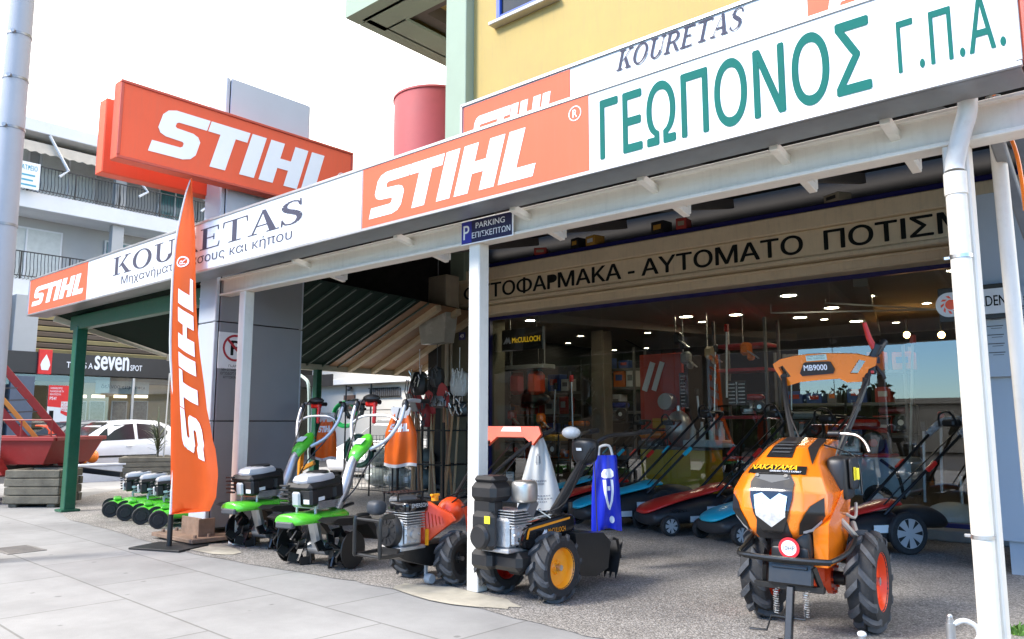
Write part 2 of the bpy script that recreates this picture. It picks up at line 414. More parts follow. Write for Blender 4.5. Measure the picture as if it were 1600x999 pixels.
def conform(poly, fn, cuts=3):
    """triangulated patch of a flat polygon laid on the surface fn(u, v)"""
    bm = bmesh.new(); vv = [bm.verts.new((p[0], p[1], 0)) for p in poly]
    for t in tessellate_polygon([[Vector((p[0], p[1], 0)) for p in poly]]):
        try: bm.faces.new([vv[i] for i in t])
        except ValueError: pass
    for _ in range(cuts):
        bmesh.ops.subdivide_edges(bm, edges=[e for e in bm.edges if e.calc_length() > .025], cuts=1)
        for q in bm.faces: q.normal_update()
        bmesh.ops.triangulate(bm, faces=[q for q in bm.faces if len(q.verts) > 3])
    bm.verts.index_update(); vs = [fn(v.co.x, v.co.y) for v in bm.verts]; fs = [tuple(v.index for v in q.verts) for q in bm.faces]; bm.free()
    return vs, fs
def plate(mb, outer, holes, M, t, m=0):
    """flat plate with real openings"""
    polys = [[Vector((p[0], p[1], 0)) for p in Q] for Q in [outer]+holes]; flat = [p for Q in polys for p in Q]; n = len(flat)
    fs = []
    for a in tessellate_polygon(polys): fs += [tuple(a), tuple(n+i for i in a)]
    k = 0
    for Q in polys:
        for i in range(len(Q)): j = (i+1) % len(Q); fs.append((k+i, k+j, n+k+j, n+k+i))
        k += len(Q)
    mb.add([M @ p for p in flat]+[M @ (p+Vector((0, 0, t))) for p in flat], fs, m)
def soft(o, lv=2):
    """rounds a moulded part"""
    o.modifiers.new('round', 'SUBSURF').levels = lv; o.modifiers['round'].render_levels = lv
    me = o.data; me.polygons.foreach_set('use_smooth', [True]*len(me.polygons)); me.set_sharp_from_angle(angle=R(180)); return o
# ================================================================== palette
white_paint = mat('white_paint', (.74, .71, .64), .42, var=.05, ns=3, dirt=.16, streak=.16)
cream_paint = mat('cream_paint', (.62, .57, .47), .45, var=.06, ns=3, dirt=.2)
sign_white = mat('sign_white', (.68, .71, .74), .4, var=.03, ns=1.3, dirt=.08, streak=.18)
sign_orange = mat('sign_orange', (.80, .125, .06), .5, var=.05, ns=1.5, streak=.10, spec=.2)
letter_white = mat('letter_white', (.84, .86, .90), .35, var=.02)
letter_grey = mat('letter_grey', (.07, .07, .10), .75, var=.1, spec=.15)
letter_green = mat('letter_green', (.010, .125, .105), .75, var=.08, spec=.15)
letter_black = mat('letter_black', (.010, .013, .012), .75, var=.1, spec=.15)
alu = mat('aluminium', (.48, .49, .50), .35, metal=.8, var=.1, ns=3)
dull_metal = mat('dull_metal', (.26, .27, .28), .4, metal=.6, var=.15, ns=4, dirt=.3)
green_paint = mat('green_paint', (.012, .095, .05), .35, var=.15, ns=5, dirt=.15)
dark_green = mat('dark_green_sheet', (.006, .020, .015), .85, var=.2, ns=4, spec=.1)
black_plastic = mat('black_plastic', (.014, .014, .015), .42, var=.15, ns=9, bump=.05, bs=300)
black_gloss = mat('black_gloss', (.008, .008, .009), .12, var=.1, coat=.5)
black_metal = mat('black_metal', (.012, .012, .012), .32, var=.15, ns=10, dirt=.06)
grey_plastic = mat('grey_plastic', (.07, .075, .08), .5, var=.1)
light_grey = mat('light_grey', (.42, .43, .44), .4, var=.06)
rubber = mat('rubber', (.018, .019, .021), .72, var=.25, ns=14, dirt=.18, bump=.15, bs=120)
lug_rubber = mat('worn_rubber', (.055, .06, .068), .7, var=.3, ns=22, dirt=.2)
engine_alu = mat('cast_aluminium', (.52, .53, .54), .42, metal=.75, var=.18, ns=20, bump=.3, bs=90)
steel = mat('steel', (.60, .60, .60), .28, metal=.95, var=.08)
chrome = mat('chrome', (.8, .8, .8), .1, metal=1, var=.02)
red_paint = mat('red_paint', (.55, .018, .012), .28, var=.1, coat=.3)
orange_paint = mat('orange_paint', (.88, .20, .012), .25, var=.05, coat=.6, ns=4)
hood_orange = mat('hood_orange', (.92, .215, .011), .24, var=.015, coat=.6, ns=4)
red_orange = mat('red_orange', (.86, .075, .012), .32, var=.06, coat=.3)
rim_yellow = mat('rim_yellow', (.90, .36, .015), .3, var=.05, coat=.3)
lime = mat('lime_green', (.10, .56, .035), .28, var=.05, coat=.4)
teal = mat('teal_plastic', (.015, .44, .58), .32, var=.05, coat=.2)
mower_red = mat('mower_red', (.74, .028, .02), .3, var=.06, coat=.3)
mower_dark = mat('mower_charcoal', (.026, .028, .031), .5, var=.15, bump=.08, bs=250)
wood_old = mat('weathered_wood', (.135, .12, .088), .85, var=.3, ns=5, bump=.5, bs=40, dirt=.4)
wood_handle = mat('handle_wood', (.55, .29, .13), .55, var=.2, ns=9)
wood_brown = mat('roof_boards', (.26, .135, .06), .6, var=.22, ns=7)
concrete = mat('concrete', (.36, .35, .33), .85, var=.15, ns=4, bump=.3, bs=60, dirt=.25)
sticker = mat('sticker', (.75, .78, .78), .5, var=.04)
yellow_sticker = mat('yellow_sticker', (.85, .70, .03), .5, var=.04)
yellow_paint = mat('yellow_card', (.62, .36, .02), .5, var=.06)
glass_clear = glass_mat('shop_glass', (.88, .91, .90), 2.1)
glass_dark = mat('dark_glass', (.02, .025, .03), .05, var=.1)
lamp_warm = mat('lamp_warm', (.9, .9, .8), .5, emis=(1, .86, .62, 21))

# ---------------------------------------------------------------- ground materials
def paving_mat():
    m = bpy.data.materials.new('paving_slabs'); m.use_nodes = True; nt = m.node_tree; b = nt.nodes['Principled BSDF']
    t = nt.nodes.new('ShaderNodeTexCoord'); mp_ = nt.nodes.new('ShaderNodeMapping'); mp_.inputs['Rotation'].default_value = (0, 0, R(2)); mp_.inputs['Location'].default_value = (.3, .12, 0)
    nt.links.new(t.outputs['Object'], mp_.inputs['Vector'])
    br = nt.nodes.new('ShaderNodeTexBrick'); br.offset = .5
    for k, v in (('Scale', 1), ('Mortar Size', .009), ('Mortar Smooth', .3), ('Brick Width', 1.25), ('Row Height', .82), ('Bias', 0)): br.inputs[k].default_value = v
    br.inputs['Color1'].default_value = (.30, .30, .296, 1); br.inputs['Color2'].default_value = (.262, .262, .259, 1); br.inputs['Mortar'].default_value = (.18, .178, .17, 1)
    nt.links.new(mp_.outputs[0], br.inputs['Vector'])
    n = nt.nodes.new('ShaderNodeTexNoise'); n.inputs['Scale'].default_value = 1.1; n.inputs['Detail'].default_value = 9; n.inputs['Roughness'].default_value = .68
    nt.links.new(t.outputs['Object'], n.inputs['Vector'])
    mr = nt.nodes.new('ShaderNodeMapRange'); mr.inputs['From Min'].default_value = .3; mr.inputs['From Max'].default_value = .72; mr.inputs['To Min'].default_value = .70; mr.inputs['To Max'].default_value = 1.1
    nt.links.new(n.outputs['Fac'], mr.inputs['Value'])
    mu = nt.nodes.new('ShaderNodeMix'); mu.data_type = 'RGBA'; mu.blend_type = 'MULTIPLY'; mu.inputs['Factor'].default_value = 1
    nt.links.new(br.outputs['Color'], mu.inputs['A']); nt.links.new(mr.outputs[0], mu.inputs['B'])
    n2 = nt.nodes.new('ShaderNodeTexNoise'); n2.inputs['Scale'].default_value = 160; n2.inputs['Detail'].default_value = 2
    nt.links.new(t.outputs['Object'], n2.inputs['Vector'])
    mr2 = nt.nodes.new('ShaderNodeMapRange'); mr2.inputs['To Min'].default_value = .82; mr2.inputs['To Max'].default_value = 1.15; nt.links.new(n2.outputs['Fac'], mr2.inputs['Value'])
    mu2 = nt.nodes.new('ShaderNodeMix'); mu2.data_type = 'RGBA'; mu2.blend_type = 'MULTIPLY'; mu2.inputs['Factor'].default_value = 1
    nt.links.new(mu.outputs['Result'], mu2.inputs['A']); nt.links.new(mr2.outputs[0], mu2.inputs['B']); n5 = nt.nodes.new('ShaderNodeTexVoronoi'); n5.inputs['Scale'].default_value = 3.2; n5.inputs['Randomness'].default_value = 1; nt.links.new(t.outputs['Object'], n5.inputs['Vector'])
    n6 = nt.nodes.new('ShaderNodeTexNoise'); n6.inputs['Scale'].default_value = 14; n6.inputs['Detail'].default_value = 6; nt.links.new(t.outputs['Object'], n6.inputs['Vector'])
    ad = nt.nodes.new('ShaderNodeMath'); ad.operation = 'MULTIPLY_ADD'; ad.inputs[1].default_value = .22; nt.links.new(n6.outputs['Fac'], ad.inputs[0]); nt.links.new(n5.outputs['Distance'], ad.inputs[2])
    st = nt.nodes.new('ShaderNodeMapRange'); st.inputs['From Min'].default_value = .135; st.inputs['From Max'].default_value = .19; st.inputs['To Min'].default_value = .58; st.inputs['To Max'].default_value = 1; nt.links.new(ad.outputs[0], st.inputs['Value'])
    mu3 = nt.nodes.new('ShaderNodeMix'); mu3.data_type = 'RGBA'; mu3.blend_type = 'MULTIPLY'; mu3.inputs['Factor'].default_value = 1
    nt.links.new(mu2.outputs['Result'], mu3.inputs['A']); nt.links.new(st.outputs[0], mu3.inputs['B']); nt.links.new(mu3.outputs['Result'], b.inputs['Base Color'])
    b.inputs['Roughness'].default_value = .8
    bp = nt.nodes.new('ShaderNodeBump'); bp.inputs['Strength'].default_value = .25; bp.inputs['Distance'].default_value = .006
    nt.links.new(br.outputs['Fac'], bp.inputs['Height']); bp.invert = True; nt.links.new(bp.outputs[0], b.inputs['Normal'])
    return m
def pebble_mat():
    m = bpy.data.materials.new('exposed_pebbles'); m.use_nodes = True; nt = m.node_tree; b = nt.nodes['Principled BSDF']
    t = nt.nodes.new('ShaderNodeTexCoord')
    v = nt.nodes.new('ShaderNodeTexVoronoi'); v.inputs['Scale'].default_value = 92; v.feature = 'F1'; v.inputs['Randomness'].default_value = 1
    nt.links.new(t.outputs['Object'], v.inputs['Vector'])
    sx = nt.nodes.new('ShaderNodeSeparateColor'); nt.links.new(v.outputs['Color'], sx.inputs[0])
    cr_ = nt.nodes.new('ShaderNodeValToRGB'); e = cr_.color_ramp.elements
    e[0].position = 0; e[0].color = (.20, .188, .172, 1); e[1].position = 1; e[1].color = (.56, .53, .49, 1)
    for p, c in ((.22, (.28, .262, .24, 1)), (.5, (.36, .337, .31, 1)), (.75, (.46, .432, .40, 1))):
        q = e.new(p); q.color = c
    nt.links.new(sx.outputs[0], cr_.inputs[0])
    d = nt.nodes.new('ShaderNodeMapRange'); d.inputs['From Min'].default_value = .25; d.inputs['From Max'].default_value = .62; d.inputs['To Min'].default_value = 1; d.inputs['To Max'].default_value = .55
    nt.links.new(v.outputs['Distance'], d.inputs['Value'])
    mu = nt.nodes.new('ShaderNodeMix'); mu.data_type = 'RGBA'; mu.blend_type = 'MULTIPLY'; mu.inputs['Factor'].default_value = 1
    nt.links.new(cr_.outputs[0], mu.inputs['A']); nt.links.new(d.outputs[0], mu.inputs['B'])
    n = nt.nodes.new('ShaderNodeTexNoise'); n.inputs['Scale'].default_value = .9; n.inputs['Detail'].default_value = 7; n.inputs['Roughness'].default_value = .65
    nt.links.new(t.outputs['Object'], n.inputs['Vector'])
    mr = nt.nodes.new('ShaderNodeMapRange'); mr.inputs['From Min'].default_value = .3; mr.inputs['From Max'].default_value = .7; mr.inputs['To Min'].default_value = .60; mr.inputs['To Max'].default_value = 1.18
    nt.links.new(n.outputs['Fac'], mr.inputs['Value'])
    mu2 = nt.nodes.new('ShaderNodeMix'); mu2.data_type = 'RGBA'; mu2.blend_type = 'MULTIPLY'; mu2.inputs['Factor'].default_value = 1
    nt.links.new(mu.outputs['Result'], mu2.inputs['A']); nt.links.new(mr.outputs[0], mu2.inputs['B']); nt.links.new(mu2.outputs['Result'], b.inputs['Base Color'])
    b.inputs['Roughness'].default_value = .78
    bp = nt.nodes.new('ShaderNodeBump'); bp.inputs['Strength'].default_value = .7; bp.inputs['Distance'].default_value = .006; bp.invert = True
    nt.links.new(v.outputs['Distance'], bp.inputs['Height']); nt.links.new(bp.outputs[0], b.inputs['Normal'])
    return m
paving = paving_mat(); pebbles = pebble_mat()
asphalt = mat('asphalt', (.05, .05, .052), .85, var=.2, ns=2, bump=.4, bs=90)

b = MB(); b.quad((-700, -700, -.15), (700, -700, -.15), (700, 700, -.15), (-700, 700, -.15)); struct(b.build('road', asphalt))
b = MB(); b.prism([(-18.2, -3.4), (12, -3.4), (12, 16), (-12.6, 16), (-12.6, 36), (-18.2, 36)], Matrix.Translation((0, 0, -.145)), .145); struct(b.build('pavement', paving))
b = MB(); b.box((-18.28, 16.2, -.07), (.14, 39.4, .15), .015); b.box((-3, -3.48, -.07), (30.5, .14, .15), .015); struct(b.build('kerb', concrete))
edge = [(-16.2, 7.6), (-15.3, 6.4), (-14.3, 5.5), (-13.3, 4.85), (-12.3, 4.3), (-11, 4.02), (-9.6, 3.96), (-8.4, 3.86), (-7.3, 3.78), (-6.2, 3.86), (-5.1, 3.98), (-4.3, 4.0), (-3.9, 4.0), (-3.4, 3.93), (-2.8, 3.90), (-2, 3.92), (-1, 3.9), (12, 3.9)]
wob = []
for (ax, ay), (bx, by) in zip(edge, edge[1:]):
    for k in range(5):
        t = k/5; wob.append((ax+(bx-ax)*t, ay+(by-ay)*t+rnd.uniform(-.018, .018)))
b = MB(); b.prism(wob+[(12, 3.9), (12, 15.9), (-12.8, 15.9), (-12.8, 14), (-16.2, 14)], Matrix.Translation((0, 0, .004))); struct(b.build('forecourt_ground', pebbles))
smear = mat('cement_smear', (.40, .37, .30), .9, var=.2, ns=5, bump=.2)
for nm, cx, cy, rx, ry in (('cement_patch', -4.15, 4.12, .62, .2), ('cement_patch', -7.6, 4.05, .75, .2)):
    b = MB(); b.prism([(cx+rx*math.cos(a/20*2*math.pi)*rnd.uniform(.82, 1.1), cy+ry*math.sin(a/20*2*math.pi)*rnd.uniform(.8, 1.1)) for a in range(20)], Matrix.Translation((0, 0, .009))); struct(b.build(nm, smear))
b = MB(); b.quad((-12.6, 9.6, .012), (-9.2, 9.6, .012), (-9.2, 15.5, .012), (-12.6, 15.5, .012)); struct(b.build('concrete_floor', concrete))
# iron cover in the pavement
c0 = G(28, 860)
t = thing('manhole_cover', 'small square iron cover let into the pale paving slabs', 'manhole cover', (c0.x, c0.y, .0))
b = MB(); b.box((0, 0, .003), (.5, .34, .008), .002, (0, 0, .04))
for i in range(7): b.box((-.2+i*.066, 0, .008), (.02, .27, .004), 0)
b.build('lid', mat('iron', (.16, .15, .14), .7, var=.2, dirt=.3), t)

# ================================================================== shop building
FY = 9.6
shop = thing('shop_building', 'yellow painted corner shop building with green column, blue window and wide glass front', 'building', (-5, FY, 0))
yellow_wall = mat('yellow_render', (.46, .33, .11), .8, var=.07, ns=.9, bump=.12, bs=80, dirt=.10, streak=.22)
sage = mat('sage_green_render', (.30, .37, .28), .75, var=.06, ns=1.5, bump=.1, bs=70, dirt=.08)
olive = mat('olive_wall', (.11, .10, .065), .8, var=.15, ns=3, bump=.2, bs=50)
beige = mat('beige_box', (.78, .64, .43), .5, var=.06, ns=2, dirt=.2, streak=.2)
bluegrey = mat('blue_grey_cladding', (.36, .41, .46), .5, var=.03, ns=1.5)
navy = mat('navy_trim', (.012, .012, .12), .4)
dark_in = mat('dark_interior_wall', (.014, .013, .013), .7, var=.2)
GL, GR = -8.82, -1.55
z_gt = 2.97
b = MB(); b.box((-3.6, 9.46, 9.6), (11.7, .32, 10.4), 0); b.build('upper_wall', yellow_wall, shop, world=True)
b = MB(); b.box((-9.19, 9.40, 9.0), (.50, .60, 10.8), .01); b.build('column', sage, shop, world=True)
b = MB(); b.box((-3.9, 9.75, 3.7), (11.0, .3, 1.36), 0); b.build('lintel', mat('dark_lintel', (.03, .028, .027), .8), shop, world=True)
# storey that juts out past the corner
b = MB(); zs = 9.5
b.box((-11.0, 9.3, zs+1.2), (2.9, .35, 2.4), 0); b.box((-12.28, 12.2, zs+1.2), (.35, 5.4, 2.4), 0); b.box((-10.9, 9.7, zs+.03), (2.7, .6, .06), 0); b.box((-11.85, 12.4, zs+.03), (.6, 4.9, .06), 0)
b.build('overhang', sage, shop, world=True)
b = MB(); b.box((-10.5, 12.2, zs+.5), (3.2, 5, .1), 0); b.build('soffit', yellow_wall, shop, world=True)
b = MB(); b.box((-10.9, 10.15, zs+.32), (2.7, .3, .35), 0); b.box((-11.4, 12.6, zs+.32), (.3, 4.6, .35), 0); b.build('soffit_beam', mat('brown_beam', (.10, .085, .07), .7), shop, world=True)
# upper window
a0, a1 = PY(783, 36, 9.3), PY(862, 0, 9.3)
wx0, wx1, wz = a0.x, a1.x+.02, a0.z
b = MB(); b.box(((wx0+wx1)/2, 9.29, wz+.75), (wx1-wx0, .05, 1.5), 0); win = b.build('window', glass_dark, shop, world=True)
b = MB()
for x in (wx0, wx1): b.box((x, 9.26, wz+.75), (.09, .09, 1.5), .01)
b.box(((wx0+wx1)/2, 9.26, wz+.045), (wx1-wx0-.09, .09, .09), .01); b.build('window_frame', mat('blue_frame', (.03, .08, .42), .35), win, world=True)
b = MB(); b.box(((wx0+wx1)/2, 9.24, wz-.04), (wx1-wx0+.3, .22, .06), .01); b.build('window_sill', mat('marble_sill', (.6, .55, .48), .5), win, world=True)
# ground floor
b = MB(); b.box((-9.35, 9.75, 1.7), (1.05, .5, 3.4), .0); b.build('pier', olive, shop, world=True)
b = MB(); b.box(((GL+GR)/2, 9.52, .06), (GR-GL+.2, .34, .115), .012); b.build('threshold', concrete, shop, world=True)
b = MB(); b.box(((GL+GR)/2, 9.62, .14), (GR-GL, .06, .05), 0); b.box(((GL+GR)/2, 9.62, z_gt+.01), (GR-GL, .07, .06), 0)
b.box((GL-.01, 9.62, 1.55), (.07, .07, 2.8), 0); b.box((GR+.01, 9.62, 1.55), (.07, .07, 2.8), 0); b.build('glazing_frame', navy, shop, world=True)
ns_ = [GL+.03, -6.55, -5.35, -3.2, GR-.03]
for x0, x1 in zip(ns_, ns_[1:]):
    b = MB(); b.box(((x0+x1)/2, 9.62, (z_gt+.14)/2), (x1-x0-.008, .010, z_gt-.2), 0); b.build('glass_pane', glass_clear, shop, world=True)
# shutter box above the glass, with its lettering
zt, zm1, zm0 = PY(1100, 361, 9.2).z, PY(1100, 386, 9.2).z, PY(1100, 424, 9.2).z
bx0 = PY(712, 460, 9.2).x; bx1 = -.6
def band(y, z0, z1, mb, ch=.012): mb.box(((bx0+bx1)/2, (y+9.6)/2, (z0+z1)/2), (bx1-bx0, 9.6-y, z1-z0), ch)
b = MB(); band(9.2, zm0, zm1, b); band(9.15, zm1+.002, zt, b); band(9.17, zm0-.06, zm0-.002, b); band(9.3, z_gt+.03, zm0-.062, b, .02)
b.box(((bx0+bx1)/2+.1, 9.28, z_gt+.15), (bx1-bx0-.2, .02, .03), .005)
sbox = b.build('shutter_box', beige, shop, world=True)
x0 = PY(725, 445, 9.19).x; x1 = PY(1566, 352, 9.19).x
vs, fs = text_mesh('ΦΥΤΟΦΑΡΜΑΚΑ - ΑΥΤΟΜΑΤΟ  ΠΟΤΙΣΜΑ', frame((x0, 9.194, zm0+.04), (1, 0, 0), (0, 0, 1)), x1-x0, zm1-zm0-.075, bold=.022, spacing=.96)
b = MB(); b.add(vs, fs); b.build('lettering', letter_black, sbox, world=True, recalc=False)
b = MB(); b.box(((bx0+bx1)/2+.2, 9.35, zt+.04), (bx1-bx0-.3, .3, .07), .01); b.build('fascia_trim', navy, shop, world=True)
# return wall on the right
b = MB(); b.box((-.05, 8.7, 1.75), (2.5, 2.05, 2.95), 0); b.build('cladding', bluegrey, shop, world=True)
b = MB(); b.box((-.02, 8.7, .135), (2.4, 1.97, .27), 0); b.build('plinth', bluegrey, shop, world=True)
# room behind the glass
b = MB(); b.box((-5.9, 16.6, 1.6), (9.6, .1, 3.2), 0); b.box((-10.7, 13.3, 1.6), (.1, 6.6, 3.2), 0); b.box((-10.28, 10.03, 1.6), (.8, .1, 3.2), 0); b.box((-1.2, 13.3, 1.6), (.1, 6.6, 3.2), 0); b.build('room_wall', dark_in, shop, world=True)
ceil_m = mat('room_ceiling', (.34, .31, .27), .8, var=.05)
b = MB(); b.box((-5.95, 13.2, 3.02), (9.4, 6.7, .05), 0)
b.box((-6.9, 12.6, 2.93), (.16, 6, .13), 0, (0, 0, -.35)); b.box((-3.6, 12.6, 2.93), (.16, 6, .13), 0, (0, 0, .25)); b.build('room_ceiling', ceil_m, shop, world=True)
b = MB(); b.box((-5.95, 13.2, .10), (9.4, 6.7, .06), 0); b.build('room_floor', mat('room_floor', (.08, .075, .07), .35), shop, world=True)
# recessed lamps of the ceiling
ZL = 2.985
spots = [(830, 421), (690+30, 430)]
lamps_px = [(992, 421), (948, 503), (907, 526), (1012, 521), (888, 537), (1232, 463), (1448, 475), (1338, 503), (1010+70, 521), (1097, 504), (1150, 493), (1299, 482), (1288, 500), (1354, 464), (1250, 497), (1488, 424), (1072, 496), (1240, 536), (1308, 537), (830, 502), (1010, 545), (960, 548), (1180, 520), (1400, 505)]
k = 0
for px, py in lamps_px:
    r = ray(px, py); s = (ZL-CZ)/r[2]; p = (s*r[0], s*r[1])
    if not (9.9 < p[1] < 16.3 and -10.5 < p[0] < -1.4): continue
    t = thing('ceiling_light', 'small round recessed spotlight glowing in the dark shop ceiling', 'ceiling light', (p[0], p[1], ZL), 0, 'recessed spotlights in the shop ceiling')
    big = py < 510 and k % 3 != 2
    ro = .105 if big else .06
    b = MB(); b.lathe([(ro, 0), (ro*1.25, -.004), (ro*1.25, .008), (ro, .008)], axis='z', n=18); b.build('trim_ring', light_grey, t)
    b = MB(); b.lathe([(.001, .002), (ro*.98, .002)], axis='z', n=18); b.build('bulb', lamp_warm, t)
    k += 1

# ================================================================== canopy over the forecourt
PYL = 4.36
zb0, zb1 = 2.635, 2.83
can = thing('canopy', 'long white steel canopy on slim square posts in front of the shop', 'canopy', (-4.1, PYL, 0))
post_x = [-7.54, -4.12, PY(1552, 700, 4.36).x-.055]
for x in post_x:
    b = MB(); b.box((x, PYL, zb0/2+.004), (.115, .115, zb0), .008); b.build('post', white_paint, can, world=True)
b = MB(); b.box((-4.2, PYL, (zb0+zb1)/2), (8.5, .06, zb1-zb0-.02), 0); b.box((-4.2, PYL, zb0+.012), (8.5, .14, .022), .004); b.box((-4.2, PYL, zb1-.012), (8.5, .14, .022), .004); b.build('beam', white_paint, can, world=True)
for x in (PY(480, 405, 4.3).x, PY(640, 375, 4.3).x, PY(822, 328, 4.3).x, PY(1020, 280, 4.3).x, PY(1225, 232, 4.3).x, PY(1395, 190, 4.3).x):
    b = MB(); b.bar((x, 4.14, 2.79), (x, 4.75, 2.68), .05, .05, .004); b.bar((x, 4.75, 2.68), (x, 4.75, 2.9), .045, .045, .004); b.build('bracket', white_paint, can, world=True)
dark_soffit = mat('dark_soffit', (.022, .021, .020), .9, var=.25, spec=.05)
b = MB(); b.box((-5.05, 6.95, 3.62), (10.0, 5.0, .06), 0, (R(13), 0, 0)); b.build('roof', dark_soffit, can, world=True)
for x in (-7.4, -5.8, -4.2, -2.6, -1.0):
    b = MB(); b.box((x, 6.9, 3.50), (.07, 4.6, .12), .006, (R(13), 0, 0)); b.build('joist', mat('joist', (.10, .09, .085), .6, dirt=.2), can, world=True)
b = MB(); b.bar((-.62, 4.42, 2.7), (-.75, 7.2, 2.25), .06, .06, .006); b.build('brace', dull_metal, can, world=True)
b = MB(); b.bar((-.55, 4.42, 2.85), (-.62, 7.0, 2.55), .10, .05, .006); b.build('brace', dull_metal, can, world=True)
pp = PY(1577, 330, 4.75)
b = MB(); b.cyl((pp.x, 4.75, .004), (pp.x-.03, 4.75, 3.0), .038, n=16); b.build('side_post', white_paint, can, world=True)

b = MB(); b.prism([(4.45, 2.86), (9.5, 3.0), (9.5, 4.18), (4.45, 3.03)], frame((-9.3, 0, 0), (0, 1, 0), (0, 0, 1)), .04); b.build('gap_panel', dark_soffit, can, world=True)  # dark panel added to block the bright gap between the two roofs
# goods stored in the dark gap above the beam
goods = [mat('box_amber', (.42, .22, .03), .6), mat('box_cream', (.28, .24, .17), .6), mat('box_white', (.6, .6, .62), .5), black_plastic, mat('box_red', (.35, .04, .03), .5)]
rg = random.Random(3)
for i, (px, py) in enumerate([(905, 368), (945, 360), (975, 353), (1010, 345), (1045, 340), (1075, 333), (1290, 300), (1465, 262), (880, 372), (820, 388)]):
    if i in (1, 2, 5, 7): continue
    p = PY(px, py, 8.9)
    lab = ['narrow amber carton', 'cream carton', 'white carton', 'black carton', 'small red carton', 'broad amber carton', 'second cream carton', 'bright white carton', 'black carton farthest to the left', 'red carton'][i]
    where = ['left of the middle', 'just right of the amber one', 'between cream and black ones', 'right of the narrow amber one', 'in the middle of the row', 'right of the red one', 'toward the right', 'near the white rain pipe', '', 'second from the left end'][i]
    t = thing('carton', f'{lab} above the beige shutter box {where}'.strip(), 'carton', (p.x, 9.3, zt+.08), rg.uniform(-.5, .5), 'cartons stored above the shutter box')
    w, h = rg.uniform(.14, .26), max(.1, p.z-zt-.03)
    b = MB(); b.box((0, 0, h/2), (w, .2, h), .006); b.build('body', goods[i % 5], t)
    b = MB(); b.box((0, -.102, h*.5), (w*.6, .003, h*.4), 0); b.build('printed_label', goods[(i+2) % 5], t)

# downpipe on the right-hand post
t = thing('downpipe', 'white plastic rain pipe strapped to the right-hand canopy post', 'rain pipe', (-.79, PYL-.12, 0))
dx = PY(1525, 700, PYL-.115).x
b = MB(); b.cyl((dx, PYL-.115, .0), (dx, PYL-.115, 2.42), .046, n=22); b.lathe([(.046, 2.36), (.052, 2.36), (.052, 2.47), (.046, 2.47)], (dx, PYL-.115, 0), 'z', 22); b.build('pipe', white_paint, t, world=True)
b = MB(); b.tube([(dx, PYL-.115, 2.48), (dx+.005, PYL-.115, 2.53), (dx+.05, PYL-.15, 2.66), (dx+.085, PYL-.17, 2.76), (dx+.09, PYL-.175, 2.90)], .045, 16, 4); b.build('bend', mat('wrapped_pipe', (.62, .62, .60), .38, bump=.5, bs=25, dirt=.15), t, world=True)
for z in (.72, 2.05):
    b = MB(); b.lathe([(.0465, z-.009), (.051, z-.009), (.051, z+.009), (.0465, z+.009)], (dx, PYL-.115, 0), 'z', 22); b.box((dx-.062, PYL-.115, z), (.03, .010, .016), .003); b.build('clamp', steel, t, world=True)

# ================================================================== signs
SY = 3.9
ztop, zbot = 3.345, 2.795
X0, X1 = -12.82, -.43
sign = thing('fascia_sign', 'long white sign box with big green lettering along the canopy edge', 'shop sign', (-6.6, SY, zbot))
FR = lambda x, z, y=SY: frame((x, y, z), (1, 0, 0), (0, 0, 1))
sx = lambda px, py: PY(px, py, SY).x
b = MB(); b.box(((X0+X1)/2, SY+.13, (ztop+zbot)/2), (X1-X0, .252, ztop-zbot), 0); b.build('box', dull_metal, sign, world=True)
b = MB(); b.box(((X0+X1)/2, SY, (ztop+zbot)/2), (X1-X0-.012, .012, ztop-zbot-.012), 0); b.build('face', sign_white, sign, world=True)
b = MB()
for z in (ztop-.012, zbot+.012): b.box(((X0+X1)/2, SY-.002, z), (X1-X0+.02, .03, .024), .003)
for x in (X0, X1): b.box((x, SY-.002, (ztop+zbot)/2), (.024, .03, ztop-zbot-.05), .003)
xj = sx(568, 310)
b.box((xj-.012, SY-.005, (ztop+zbot)/2), (.008, .012, ztop-zbot-.05)); b.build('frame', alu, sign, world=True)
yf = SY-.0075
b = MB()
for x in (-10.6, -2.06): b.box((x, SY-.0065, (ztop+zbot)/2), (.005, .003, ztop-zbot-.05))
b.build('panel_joint', alu, sign, world=True)
def panel(xa, xb, name='logo_panel', inset=.028, pad=(.16, .12, .04, .2)):
    b = MB(); b.box(((xa+xb)/2, yf, (ztop+zbot)/2), (xb-xa, .003, ztop-zbot-2*inset), 0); p = b.build(name, sign_orange, sign, world=True)
    H = ztop-zbot-2*inset; W = xb-xa
    b = MB(); logo(b, FR(xa, zbot+inset, yf-.004), W*(1-pad[2]-pad[3]), H*(1-pad[0]-pad[1]), W*pad[2], H*pad[1]); b.build('lettering', letter_white, p, world=True)
    return p
xa, xb = sx(568, 310), sx(921, 205)
pl = panel(xa, xb)
# registered mark: a ring with R in it
cx, cz = xb-.105, ztop-.12
b = MB(); M_ = FR(cx, cz, yf-.004)
for i in range(28):
    a, c = 2*math.pi*i/28, 2*math.pi*(i+1)/28
    b.quad(*[M_ @ Vector((r*math.cos(q), r*math.sin(q), 0)) for r, q in ((.05, a), (.05, c), (.044, c), (.044, a))])
vs, fs = text_mesh('R', M_, .036, .052, anchor=(-.018, -.026)); b.add(vs, fs); b.build('registered_mark', letter_white, pl, world=True, recalc=False)
panel(X0+.03, sx(137, 440), pad=(.25, .2, .06, .06))
b = MB(); xa2, xb2 = sx(178, 410), sx(478, 320)
serif_word(b, FR(xa2, zbot+.235, SY-.0085), 'KOURETAS', xb2-xa2, .225); b.build('name_lettering', letter_grey, sign, world=True)
vs, fs = text_mesh('Μηχανήματα δάσους και κήπου', FR(sx(190, 445), zbot+.075, SY-.0085), sx(457, 375)-sx(190, 445), .13, bold=0); b = MB(); b.add(vs, fs); b.build('small_lettering', letter_grey, sign, world=True, recalc=False)
